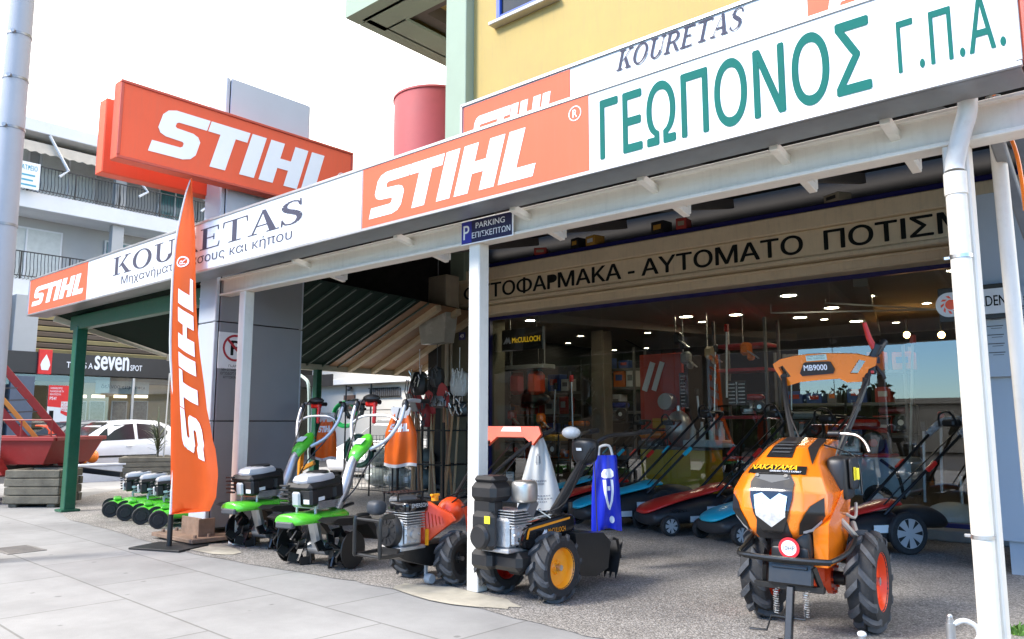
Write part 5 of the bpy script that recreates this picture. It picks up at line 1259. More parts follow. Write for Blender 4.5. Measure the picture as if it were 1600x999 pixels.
# handlebars
b = MB()
b.tube([(-.12, .10, .82), (-.24, .13, 1.02), (-.42, .235, 1.36), (-.56, .30, 1.62), (-.60, .345, 1.74)], .019, 10, 4); hb1 = b.build('handlebar', black_metal, nk)
b = MB(); b.tube([(-.12, -.10, .82), (-.24, -.14, 1.02), (-.42, -.24, 1.36), (-.52, -.28, 1.56)], .019, 10, 4); hb2 = b.build('handlebar', black_metal, nk)
for k in range(3):
    z = 1.18+.17*k; f = (z-1.02)/.6; b = MB(); b.cyl((-.24-.32*f-.01, .13+.17*f, z-.025), (-.24-.32*f+.0, .13+.17*f+.008, z+.025), .025, n=10); b.build('clip', black_plastic, hb1)
b = MB(); b.tube([(-.10, .12, .9), (-.2, .17, 1.15), (-.36, .22, 1.3), (-.5, .30, 1.55)], .006, 6, 4); b.tube([(-.10, -.12, .9), (-.22, -.10, 1.1), (-.36, -.2, 1.3), (-.5, -.26, 1.5)], .006, 6, 4); b.tube([(-.05, .1, 1.1), (-.15, .26, 1.02), (-.1, .30, .8)], .006, 6, 4); b.build('cables', black_metal, nk)
b = MB(); b.tube([(-.16, .13, 1.17), (-.16, .26, 1.165), (-.12, .33, 1.12), (-.08, .36, 1.06)], .009, 8, 3); b.build('shift_lever', steel, nk); grip(nk, (-.16, .10, 1.17), (-.16, .17, 1.17), .02)
# orange handle panel
K = 1/5/217
pq = lambda L_: [((x-480)*K, -(y-340)*K+ (x-480)*K*-.06) for x, y in L_]
outl = pq([(100, 310), (160, 270), (260, 245), (380, 228), (520, 222), (720, 222), (830, 248), (862, 250), (850, 310), (800, 335), (772, 420), (740, 432), (640, 440), (590, 412), (420, 430), (300, 447), (200, 480), (160, 475), (150, 430), (130, 385), (110, 350)])
holeL = pq([(140, 335), (175, 320), (230, 405), (180, 420)]); holeR = pq([(740, 265), (665, 372), (720, 372), (785, 275)])
FP = frame((-.545, 0, 1.625), (0, 1, 0), (.22, 0, 1))
b = MB(); plate(b, outl, [holeL, holeR], FP, .035); pn = b.build('handle_panel', hood_orange, nk)
b = MB(); b.prism(pq([(305, 375), (340, 297), (355, 290), (525, 280), (540, 285), (565, 340), (552, 372), (320, 398)]), FP @ Matrix.Translation((0, 0, .036)), .012); b.build('model_plate', black_plastic, pn)
mp_ = pq([(340, 355)])[0]; vs, fs = text_mesh('MB9000', FP @ Matrix.Translation((0, 0, .0495)), 172*K, 44*K, bold=.025, shear=.0, anchor=(mp_[0], mp_[1])); b = MB(); b.add(vs, fs); b.build('lettering', letter_white, pn, recalc=False)
b = MB(); b.prism(pq([(362, 282), (360, 240), (512, 224), (515, 268)]), FP @ Matrix.Translation((0, 0, .037)), .002); b.build('paper_label', mat('mint_label', (.55, .72, .62), .6), pn)
b = MB(); ml = pq([(368, 270)])[0]
for i in range(2):
    vs, fs = text_mesh(('ΕΠΑΓΓΕΛΜΑ', 'ΤΙΚΟ ΣΚΑΠΤΙΚΟ')[i], FP @ Matrix.Translation((0, 0, .0395)), 130*K, 14*K, anchor=(ml[0], ml[1]+(.018 if i == 0 else -.0))); b.add(vs, fs)
b.build('label_lettering', letter_grey, pn, recalc=False)
b = MB(); b.bar((-.57, .30, 1.66), (-.575, .36, 1.78), .05, .05, .01); b.box((-.56, .305, 1.60), (.05, .06, .06), .01); b.build('switch_block', black_plastic, nk); b = MB(); b.box((-.55, .30, 1.585), (.04, .05, .02), .004); b.build('switch', red_paint, nk)
b = MB(); b.tube([(-.57, .335, 1.735), (-.565, .30, 1.82), (-.56, .275, 1.93)], [.022, .02, .015], 8); b.build('clutch_lever', red_paint, nk)
grip(nk, (-.58, .33, 1.71), (-.68, .37, 1.80), .026); grip(nk, (-.52, -.28, 1.57), (-.66, -.33, 1.60), .026)
b = MB(); b.tube([(-.56, .33, 1.63), (-.54, .38, 1.56), (-.53, .39, 1.54)], .012, 6); b.build('throttle_lever', black_plastic, nk)

# ================================================================== black tiller with yellow rims
mc = thing('rotary_tiller', 'black rotary tiller with yellow wheel rims beside the middle white post', 'tiller', (-3.72, 4.46, .004), R(-90))
ag_wheel(mc, (0, .25, .235), .24, .17, rim_yellow, 1, 11, .2); ag_wheel(mc, (0, -.25, .235), .24, .17, red_paint, -1, 11, .0)
b = MB(); b.cyl((0, -.22, .235), (0, .22, .235), .022); b.box((.0, 0, .30), (.30, .14, .26), .02); b.build('axle', black_metal, mc)
b = MB(); pr = [(.26, .36), (.30, .44), (.24, .53), (.05, .56), (-.28, .585), (-.36, .56), (-.37, .48), (-.30, .40), (.0, .34)]
b.rings([[(x, y*s_, z*zs+(1-zs)*.46) for x, z in pr] for y, s_, zs in ((-.02, 1, .8), (.06, 1, .97), (.14, 1, 1), (.17, 1, .93), (.18, 1, .75))]); bc2 = soft(b.build('belt_cover', black_gloss, mc, ang=50))
stripe = mat('stripe_orange', (.85, .32, .01), .35)
b = MB(); F_ = frame((0, .183, 0), (-1, 0, 0), (0, 0, 1)); b.prism([(-.225, .44), (-.205, .44), (-.185, .495), (.28, .535), (.28, .55), (-.195, .512), (-.21, .49)], F_); b.build('stripe', stripe, bc2)
vs, fs = text_mesh('McCULLOCH', F_ @ Matrix.Translation((0, 0, .002)), .20, .035, bold=.03, anchor=(.02, .455)); b = MB(); b.add(vs, fs); b.build('lettering', stripe, bc2, recalc=False)
b = MB(); b.prism([(-.055, .452), (-.02, .492), (-.01, .475), (0.0, .49), (.012, .452), (0, .452), (-.008, .465), (-.02, .452)], F_ @ Matrix.Translation((0, 0, .002))); b.build('mark', letter_white, bc2)
b = MB(); b.box((.16, .1, .558), (.14, .10, .004), .001, (0, R(6), 0)); b.build('paper_label', mat('mint_label'), bc2) if False else b.build('paper_label', MATS['mint_label'], bc2)
DEFT[0] = Matrix.Translation((-.10, 0, 0))
engine(mc, (.34, .02, .36), .95, recoil_front=False)
b = MB(); b.box((.42, -.06, .76), (.22, .24, .13), .035); b.box((.42, -.06, .845), (.18, .20, .05), .03); b.box((.43, -.08, .58), (.14, .20, .28), .03); b.build('air_filter', black_plastic, mc)
b = MB(); b.box((.50, -.05, .50), (.09, .21, .26), .035); b.lathe([(.001, .03), (.07, .03), (.085, .01), (.085, -.03)], (.54, -.05, .46), 'x', 22); b.build('recoil_housing', black_plastic, mc); b = MB(); b.box((.549, .02, .58), (.004, .05, .05)); b.build('warning_label', yellow_sticker, mc)
b = MB(); b.rings([[(.27+x*.09*s_, .12+y*.085*s_, z) for x, y in ((-1, -.6), (-.6, -1), (.6, -1), (1, -.6), (1, .6), (.6, 1), (-.6, 1), (-1, .6))] for z, s_ in ((.68, .88), (.70, 1), (.80, 1), (.83, .9), (.838, .6))]); soft(b.build('muffler', mat('muffler_steel', (.50, .49, .46), .35, metal=.85, var=.12), mc))
b = MB(); b.bar((.27, .12, .60), (.20, .12, .70), .10, .10, .01); b.build('exhaust_elbow', mat('cast_grey', (.16, .16, .165), .55, metal=.5), mc)
b = MB(); b.box((.40, -.12, .29), (.16, .20, .13), .03); b.box((.32, .06, .29), (.20, .28, .13), .035); b.build('front_weight', black_plastic, mc); b = MB(); b.cyl((.28, .20, .29), (.28, .208, .29), .022, n=12); b.build('bolt_cap', steel, mc)
DEFT[0] = None
# steering column and console
b = MB(); b.bar((-.26, 0, .50), (-.74, .02, .98), .055, .085, .015); b.build('column', black_plastic, mc)
b = MB(); b.rings([[(-.74+x, .02+y*s_, z) for x, y in ((-.06, -.12), (.09, -.13), (.11, 0), (.09, .13), (-.06, .12))] for z, s_ in ((.90, .5), (.96, .9), (1.06, 1.0), (1.12, .9))]); soft(b.build('console', black_plastic, mc))
b = MB()
for sg in (1, -1): b.tube([(-.72, sg*.06, 1.05), (-.85, sg*.14, 1.13), (-1.05, sg*.24, 1.15), (-1.28, sg*.27, 1.17)], .016, 8, 3)
b.build('handlebar', black_metal, mc)
for sg in (1, -1): grip(mc, (-1.16, sg*.26, 1.16), (-1.30, sg*.27, 1.17), .022)
b = MB(); b.ell((-.66, -.08, 1.16), (.07, .08, .05), 12); b.build('instruction_bag', mat('clear_bag', (.6, .6, .58), .25, bump=.6, bs=40), mc)
b = MB(); b.box((-.625, .02, 1.03), (.004, .05, .022), .0, (0, .3, 0)); b.build('white_label', sticker, mc)
for i, pts in enumerate(([(-.1, .10, .57), (-.3, .13, .72), (-.55, .12, .95), (-.72, .1, 1.08)], [(-.05, .06, .57), (-.2, .2, .66), (-.5, .15, .92), (-.74, .12, 1.07)], [(-.55, .24, .42), (-.62, .18, .7), (-.72, .1, 1.0)])):
    b = MB(); b.tube(pts, .005, 6, 4); b.build('cable', black_metal, mc)
b = MB(); b.bar((.06, .17, .62), (.0, .22, .57), .008, .008); b.ell((.05, .16, .625), (.012, .012, .012), 8); b.build('lever', steel, mc)
# tine hood
b = MB(); pr = [(-.24, .44), (-.60, .41), (-.70, .33), (-.66, .14), (-.50, .10), (-.30, .13), (-.26, .3)]
for y0, y1 in ((-.26, .26),): b.rings([[(x, y, z) for x, z in pr] for y in (y0, y1)])
b.build('tine_hood', black_metal, mc)
b = MB(); F_ = frame((-.62, .30, .09), (0, -1, 0), (-.35, 0, 1))
T_ = [(0, .26), (0, .02)]
for k in range(12): T_ += [(k*.05+.012, -.035), (k*.05+.025, .01), (k*.05+.05, .01)]
T_ += [(.6, .26)]
b.prism(T_, Matrix.Translation((-.10, 0, 0)) @ F_, .006); b.tube([(-.70, .27, .36), (-.76, .28, .34), (-.80, .28, .2)], .012, 6); b.build('levelling_flap', black_metal, mc)
b = MB(); b.bar((-.42, .1, .42), (-.40, .1, .60), .03, .02); b.cyl((-.40, .1, .60), (-.40, .1, .64), .016); b.bar((-.52, .05, .02), (-.50, .05, .2), .03, .03); b.build('depth_spur', black_metal, mc)

# ================================================================== orange hooded motor tiller
gt = thing('motor_tiller', 'orange hooded motor tiller with black rims and front roll bar, left of the post', 'tiller', (-4.66, 4.42, .004), R(-88))
rim_blk = mat('rim_black', (.02, .02, .021), .35)
ag_wheel(gt, (0, .26, .20), .205, .16, rim_blk, 1, 11, .1); ag_wheel(gt, (0, -.26, .20), .205, .16, rim_blk, -1, 11, .3)
b = MB(); b.cyl((0, -.24, .20), (0, .24, .20), .02); b.rings([[(x, y, z) for x, z in ((.50, .26), (.42, .22), (.15, .14), (-.2, .16), (-.25, .3), (.50, .31))] for y in (-.10, .12)]); b.build('chassis', black_metal, gt)
b = MB(); b.lathe([(.001, .03), (.035, .03), (.04, 0), (.035, -.03), (.001, -.03)], (.14, .10, .045), 'y', 16); b.bar((.14, .06, .05), (.12, .04, .2), .02, .02); b.build('jockey_wheel', light_grey, gt)
engine(gt, (.34, .0, .29), .95, recoil_front=True)
b = MB(); b.box((.52, -.10, .60), (.13, .15, .12), .03); soft(b.build('air_filter', mat('bluish_black', (.03, .036, .045), .5), gt))
b = MB(); b.box((.30, .02, .60), (.26, .24, .11), .025); b.box((.43, .06, .60), (.03, .12, .07), .01); tk = soft(b.build('fuel_tank', black_gloss, gt))
vs, fs = text_mesh('EMERSON', frame((.38, .1425, .60), (-1, 0, 0), (0, 0, 1)), .17, .03, bold=.03); b = MB(); b.add(vs, fs); b.build('lettering', light_grey, tk, recalc=False)
b = MB()
for k in range(7): b.box((.16+k*.04, -.06, .70), (.012, .16, .012))
for y in (-.14, -.09, -.04, .02): b.box((.28, y, .70), (.28, .012, .012))
for x in (.15, .41):
    for y in (-.14, .02): b.box((x, y, .66), (.012, .012, .09))
b.build('muffler_guard', black_metal, gt); b = MB(); b.box((.28, -.06, .64), (.22, .12, .07), .02); b.build('muffler', dull_metal, gt)
b = MB()
for y in (-.15, .13): b.tube([(.45, y, .27), (.66, y, .27), (.68, y, .30), (.68, y, .52), (.65, y, .55), (.55, y, .55)], .015, 8, 3)
b.tube([(.66, -.15, .27), (.66, .13, .27)], .013, 8); b.tube([(.67, -.15, .53), (.67, .13, .53)], .013, 8); b.build('roll_bar', black_metal, gt)
FC = frame((.235, -.035, 0), (-.66, .62, 0), (0, 0, 1)); SC = [(0, .60), (.04, .635), (.16, .625), (.26, .57), (.34, .53), (.37, .48), (.26, .40), (.08, .265), (.045, .26), (.02, .34)]
b = MB(); b.rings([[FC @ Vector((.17+(x-.17)*k, .46+(z-.46)*k, d)) for x, z in SC] for d, k in ((-.09, .9), (0, 1.0), (.03, .97), (.042, .86))]); hd = b.build('side_cover', red_orange, gt, ang=40)
b = MB()
for k in range(8):
    x = .065+k*.027; b.bar(FC @ Vector((x, .575-k*.010, .044)), FC @ Vector((x+.012, .40+k*.009, .044)), .006, .006)
b.build('ribs', mat('rib_orange', (.62, .05, .01), .4), hd)
for x, z in ((.045, .55), (.075, .33)):
    b = MB(); b.cyl(FC @ Vector((x, z, .04)), FC @ Vector((x, z, .05)), .010, n=8); b.build('screw', black_metal, hd)
b = MB(); b.ell((-.16, .04, .53), (.12, .11, .11), 16); b.rings([[(-.20, y, z), (-.45, y*1.2, z-.06)] for y, z in ((-.12, .5), (-.1, .58), (0, .60), (.12, .58), (.16, .48), (.18, .36))], closed=False); b.build('rear_cover', red_orange, gt)
b = MB(); b.cyl((.02, .03, .62), (.02, .03, .66), .03, n=12); b.box((.02, .03, .665), (.09, .03, .02), .005); b.build('filler_cap', mat('cap_yellow', (.85, .35, .01), .4), gt)
b = MB(); b.box((.22, .145, .37), (.02, .02, .12)); b.build('oil_plug', mat('cap_yellow'), gt) if False else b.build('oil_plug', MATS['cap_yellow'], gt)
b = MB()
for sg in (1, -1): b.tube([(-.22, sg*.06, .52), (-.5, sg*.12, .75), (-.85, sg*.22, 1.0), (-1.12, sg*.27, 1.13)], .017, 8, 3)
b.build('handlebar', black_metal, gt)
b = MB(); b.tube([(-.1, .1, .6), (-.5, .16, .8), (-1.0, .22, 1.05)], .006, 6, 4); b.tube([(-.1, .0, .62), (-.45, .05, .74), (-1.0, .0, 1.05)], .006, 6, 4); b.tube([(-.15, .13, .55), (-.4, .22, .66), (-.8, .2, .93)], .006, 6, 4); b.build('cables', black_metal, gt)
b = MB(); F_ = frame((-1.02, 0, 1.15), (0, 1, 0), (-.3, 0, 1)); b.prism([(-.34, -.10), (-.25, -.13), (-.16, -.05), (.16, -.05), (.27, -.12), (.34, -.02), (.30, .05), (-.30, .05), (-.35, .04)], F_, .03); b.build('handle_panel', red_orange, gt); b = MB(); b.prism([(-.12, .0), (.12, .0), (.10, .045), (-.10, .045)], F_ @ Matrix.Translation((0, 0, .032)), .004); b.build('paper_label', MATS['mint_label'], gt)
for sg in (1, -1): grip(gt, (-1.10, sg*.27, 1.13), (-1.24, sg*.29, 1.17), .022)

# ================================================================== lime green tillers
def vertical_engine(t, z, x=0.0):
    TT = Matrix.Translation((x, 0, z)) @ Matrix.Rotation(R(5), 4, 'Y') @ Matrix.Scale(.97, 4) @ Matrix.Translation((-x, 0, -z))
    b = MB(TT); b.box((x+.03, 0, z+.20), (.40, .30, .07), .03); b.box((x+.05, -.02, z+.14), (.28, .30, .16), .03); b.box((x+.17, .08, z+.12), (.10, .14, .15), .02); b.box((x-.16, .0, z+.15), (.14, .24, .20), .03)
    for k in range(5): b.box((x+.26, -.10, z+.08+k*.035), (.03, .10, .014), .003)
    b.build('engine_shroud', black_plastic, t)
    b = MB(TT); b.rings([[(x+.02+px_*s_, py_*s_, zz) for px_, py_ in ((.18, -.085), (.21, 0), (.18, .085), (.06, .135), (-.14, .12), (-.17, .05), (-.17, -.05), (-.14, -.12), (.06, -.135))] for zz, s_ in ((z+.235, .92), (z+.255, .94), (z+.285, .84), (z+.298, .62))]); cv_ = b.build('top_cover', mat('cover_white', (.46, .46, .47), .3), t)
    b = MB(TT); b.lathe([(.001, .004), (.09, .004), (.10, -.01)], (x-.02, 0, z+.301), 'z', 18); b.build('starter_vent', black_plastic, cv_)
    b = MB(TT); b.box((x+.235, .0, z+.11), (.03, .09, .12), .02); b.build('muffler_cap', light_grey, t)
    b = MB(TT); b.box((x+.223, .10, z+.09), (.004, .06, .035)); b.box((x+.10, .152, z+.10), (.07, .004, .03)); b.build('white_label', sticker, t)
    b = MB(); b.box((x, 0, z+.03), (.22, .22, .06), .01)
    for k in range(4): b.box((x, 0, z+.01+k*.016), (.25, .25, .006))
    for yy in (-.1, .1): b.cyl((x+.12, yy, z-.04), (x+.12, yy, z+.06), .012, n=8)
    b.build('engine_base', engine_alu, t)
gi = thing('garden_tiller', 'lime green garden tiller, right one of the pair with white topped engines', 'tiller', (-5.86, 4.20, .004), R(-78), 'lime green tillers', 1.06)
b = MB(); b.rings([[(x, y*s_, z) for y, z in ((-.20, .36), (-.17, .42), (-.10, .455), (.10, .455), (.17, .42), (.20, .36))] for x, s_ in ((.42, .55), (.38, .9), (.20, 1), (-.12, .95), (-.25, .7))], cap=True); soft(b.build('hood', lime, gi))
b = MB(); b.box((.405, .0, .372), (.05, .18, .05), .01); b.build('hood_nose', grey_plastic, gi)
vertical_engine(gi, .475, .06)
b = MB()
for sg in (1, -1): b.rings([[(x, sg*y, z) for x, z in ((.26, .40), (.20, .42), (-.20, .40), (-.34, .22), (-.30, .20), (-.16, .34), (.14, .36))] for y in (.19, .36)])
b.build('mudguard', black_metal, gi)
b = MB(); b.bar((.12, 0, .44), (.02, 0, .14), .10, .07, .02); b.cyl((0, -.09, .15), (0, .09, .15), .06, n=14); b.build('gear_leg', alu, gi)
b = MB(); b.cyl((0, -.34, .15), (0, .34, .15), .02); b.build('tine_shaft', black_metal, gi)
for sg in (1, -1):
    for k, yy in enumerate((.12, .20, .285)):
        b = MB()
        for j in range(4):
            a = j*math.pi/2+k*.5; c_, s_ = math.cos(a), math.sin(a)
            b.bar((0, sg*yy, .15), (.135*c_, sg*yy, .15+.135*s_), .012, .055, up=(0, 1, 0)); e0 = Vector((.115*c_, sg*yy, .15+.115*s_)); e1 = Vector((.145*math.cos(a+.5), sg*(yy+(.035 if j % 2 else -.035)), .15+.145*math.sin(a+.5))); b.bar(e0, e1, .075, .014, up=(0, 1, 0))
        b.build('tine', black_metal, gi)
    b = MB(); b.lathe([(.001, .004), (.145, .006), (.15, 0), (.145, -.006), (.001, -.004)], (0, sg*.345, .155), 'y', 28); b.build('guard_disc', black_metal, gi)
b = MB(); b.tube([(-.16, 0, .44), (-.27, 0, .60), (-.36, 0, .80), (-.42, 0, .88)], [.055, .052, .045, .04], 14, 4); b.build('steering_column', alu, gi)
b = MB(); b.rings([[(x+dx*.0, y*s_, z) for (y, z) in ((-.085, zc-.05), (-.085, zc+.03), (-.05, zc+.07), (.05, zc+.07), (.085, zc+.03), (.085, zc-.05))] for x, s_, zc, dx in ((-.36, .45, .83, 0), (-.40, .9, .88, 0), (-.52, 1, .96, 0), (-.60, .75, 1.03, 0))]); soft(b.build('console', lime, gi))
b = MB(); b.box((-.46, 0, 1.005), (.08, .09, .004), .0, (0, R(35), 0)); b.build('printed_label', sticker, gi)
silver = mat('silver_tube', (.62, .63, .64), .3, metal=.4, var=.05)
for sg in (1, -1):
    b = MB(); b.tube([(-.52, sg*.07, .93), (-.60, sg*.20, 1.02), (-.68, sg*.28, 1.18), (-.74, sg*.29, 1.33), (-.80, sg*.29, 1.37), (-.98, sg*.29, 1.37)], .018, 10, 4); b.build('handlebar', silver, gi)
    grip(gi, (-.96, sg*.29, 1.37), (-1.10, sg*.29, 1.37), .021)
    b = MB(); b.ell((-.75, sg*.285, 1.33), (.03, .035, .055), 12); b.build('clamp', black_plastic, gi)
b = MB(); b.tube([(-.68, -.28, 1.16), (-.69, -.15, 1.23), (-.69, .15, 1.23), (-.68, .28, 1.16)], .012, 8, 4); b.build('cross_tube', silver, gi)
b = MB(); b.box((-.86, -.20, 1.345), (.06, .12, .05), .012); b.bar((-.85, -.15, 1.34), (-.83, -.14, 1.16), .035, .03, .008); b.build('throttle_handle', red_paint, gi); b = MB(); b.ell((-.86, -.20, 1.40), (.07, .09, .04), 12); b.build('lever_housing', black_plastic, gi)
b = MB(); b.tube([(-.2, .05, .5), (-.3, .11, .62), (-.45, .11, .8), (-.62, .22, 1.04), (-.7, .26, 1.3)], .007, 6, 4); b.tube([(-.2, -.05, .5), (-.35, -.10, .7), (-.55, -.17, 1.0), (-.76, -.24, 1.36), (-.86, -.22, 1.43)], .007, 6, 4); b.build('cables', black_metal, gi)
b = MB(); b.bar((-.20, .02, .45), (-.34, .05, .48), .05, .025, .01); b.cyl((-.25, 0, .05), (-.24, 0, .46), .014, n=8); b.build('drag_spur', black_metal, gi)
gi2 = dup(gi, (-7.14, 4.42, .004), R(-79), 'lime green garden tiller, left one of the pair close to the grey pylon', 1.06)

# ================================================================== carrier bags hung from the handlebars
def bag(name, label, loc, w, h, m_, rz, group=None, top=.45, flare=1.0, hem=None, seed=1, taper=2.3):
    t = thing(name, label, 'bag', tuple(loc), rz, group); rb = random.Random(seed); ph = [rb.uniform(0, 6) for _ in range(4)]
    def shape(u, v, side):
        k = min(1, v*taper); ww = w*(top+(1-top)*k**.8)*(1+(flare-1)*v); d = (.014+.035*math.sin(math.pi*min(1, v*.9+.08)))*(1-(2*u-1)**2)**.5
        fold = (.016*math.sin(u*17+ph[0]+v*2)*(1-v*.55)+.010*math.sin(u*9+v*5+ph[1]))*min(1, .3+v*2.5)
        return Vector(((u-.5)*ww, side*d*1.0+fold-.0, -h*v+.012*math.sin(u*7+ph[2])*v-.0))
    b = MB(); N = 20; rs = []
    for j in range(15):
        v = j/14; rs.append([shape(i/N, v, -1) for i in range(N+1)]+[shape(i/N, v, 1) for i in range(N-1, 0, -1)])
    b.rings(rs, cap=True); body = b.build('body', m_, t, ang=80)
    if hem:
        b = MB(); rs = []
        for v in (.965, .985, 1.005, 1.02): rs.append([shape(i/N, v, -1)*1.0+Vector((0, -.003, 0)) for i in range(N+1)]+[shape(i/N, v, 1)+Vector((0, .003, 0)) for i in range(N-1, 0, -1)])
        b.rings(rs, cap=True); b.build('hem', hem, t)
    return t, (lambda u, v, o=.004: shape(u, v, -1)+Vector((0, -o, 0)))
bag_orange = translucent_mat('bag_orange', (.93, .17, .015), .25, .35, .25)
bag_white = translucent_mat('bag_white', (.78, .79, .76), .3, .35, .25)
bag_blue = translucent_mat('bag_blue', (.02, .04, .62), .2, .3, .3)
def bag_logo(fn, t, u0, u1, v0, v1, m_):
    b = MB()
    for p_ in LOGO:
        v, f = conform([(x/LOGO_W, y) for x, y in p_], lambda a, c: fn(u0+(u1-u0)*a, v1+(v0-v1)*c), 2); b.add(v, f)
    b.build('lettering', m_, t, recalc=False)
for i, (px, py, Y, rz, lab, sc) in enumerate(((627, 640, 5.22, R(36), 'orange carrier bag with white hem on the right tiller of the pair', 1.0), (511, 648, 5.50, R(36), 'orange carrier bag on the left tiller of the pair near the pylon', .92))):
    p = PY(px, py, Y)
    t, fn = bag('carrier_bag', lab, p, .31*sc*(1 if i == 0 else .8), .56*sc, bag_orange, rz, 'orange carrier bags', .4, 1.08, bag_white, 3+i)
    bag_logo(fn, t, .12, .80, .26, .40, letter_white)
    b = MB(); b.rings([[(x*w_, y*.03+.0, z) for x, y in ((-1, -1), (0, -1.4), (1, -1), (1, 1), (0, 1.4), (-1, 1))] for z, w_ in ((.02, .09), (.0, .10), (-.05, .085), (-.09, .07))]); b.build('neck', bag_white, t)
p = PY(842, 680, 5.55)
t, fn = bag('carrier_bag', 'white carrier bag with grey print hanging by the orange handle panel', p, .40, .66, bag_white, R(30), None, .14, 1.0, None, 8, 1.15)
grey_print = mat('grey_print', (.28, .29, .30), .5)
b = MB()
for u0, u1, v0, v1 in ((.40, .46, .28, .38), (.54, .60, .28, .38), (.44, .56, .36, .40), (.46, .54, .25, .28)): b.quad(fn(u0, v0), fn(u1, v0), fn(u1, v1), fn(u0, v1))
for u0, u1, v0, v1 in ((.28, .74, .60, .625), (.36, .66, .64, .66), (.22, .80, .80, .815), (.18, .84, .84, .855), (.30, .70, .88, .893)):
    n_ = 9
    for k in range(n_):
        ua, ub = u0+(u1-u0)*k/n_, u0+(u1-u0)*(k+.7)/n_; b.quad(fn(ua, v0), fn(ub, v0), fn(ub, v1), fn(ua, v1))
b.build('print', grey_print, t, recalc=False)
p = PY(946, 712, 5.62)
t, fn = bag('carrier_bag', 'blue carrier bag with white print hanging from the black tiller handle', p, .24, .62, bag_blue, R(48), None, .8, 1.1, None, 12)
b = MB()
ring_ = [(.665+.075*math.cos(k*math.pi/8), .875+.05*math.sin(k*math.pi/8)) for k in range(16)]
for pts in ([(.30, .24), (.38, .19), (.66, .18), (.74, .22), (.74, .28), (.66, .31), (.38, .31), (.31, .29)], [(.34, .33), (.44, .33), (.46, .50), (.52, .62), (.58, .69), (.54, .74), (.44, .64), (.37, .50)], [(.62, .33), (.71, .33), (.72, .50), (.69, .62), (.60, .75), (.56, .74), (.62, .60), (.64, .48)], [(.48, .42), (.60, .42), (.60, .48), (.48, .48)], ring_):
    v, f = conform(pts, lambda a_, c: fn(a_, c), 2); b.add(v, f)
b.build('print', letter_white, t, recalc=False)
b = MB(); b.tube([(-.06, 0, .0), (-.05, -.01, .07), (.03, -.01, .08), (.06, 0, .0)], .012, 6, 3); b.build('strap', bag_white, t)

# ================================================================== push mowers before the window
def spoke_wheel(parent, c, r, w, out, n=7):
    c = Vector(c); b = MB(); b.lathe([(r*.7, -w/2), (r*.94, -w/2), (r, -w*.3), (r, w*.3), (r*.94, w/2), (r*.7, w/2)], c, 'y', 26); wh = b.build('wheel', rubber, parent)
    b = MB(); y = out*w*.36; b.lathe([(.001, y), (r*.72, y)], c, 'y', 24); b.build('hub_recess', black_metal, wh)
    b = MB(); yy = c.y+out*w*.46
    for k in range(n):
        a = 2*math.pi*k/n; d = Vector((math.cos(a), 0, math.sin(a))); s_ = Vector((-d.z, 0, d.x)); q = Vector((c.x, yy, c.z))
        b.add([q+d*r*.16-s_*r*.09, q+d*r*.68-s_*r*.20, q+d*r*.72, q+d*r*.68+s_*r*.20, q+d*r*.16+s_*r*.09], [(0, 1, 2, 3, 4)])
    b.lathe([(.001, out*w*.5), (r*.2, out*w*.48), (r*.2, out*w*.36)], c, 'y', 16); b.lathe([(r*.68, out*w*.47), (r*.76, out*w*.47)], c, 'y', 26); b.build('hubcap', light_grey, wh); return wh
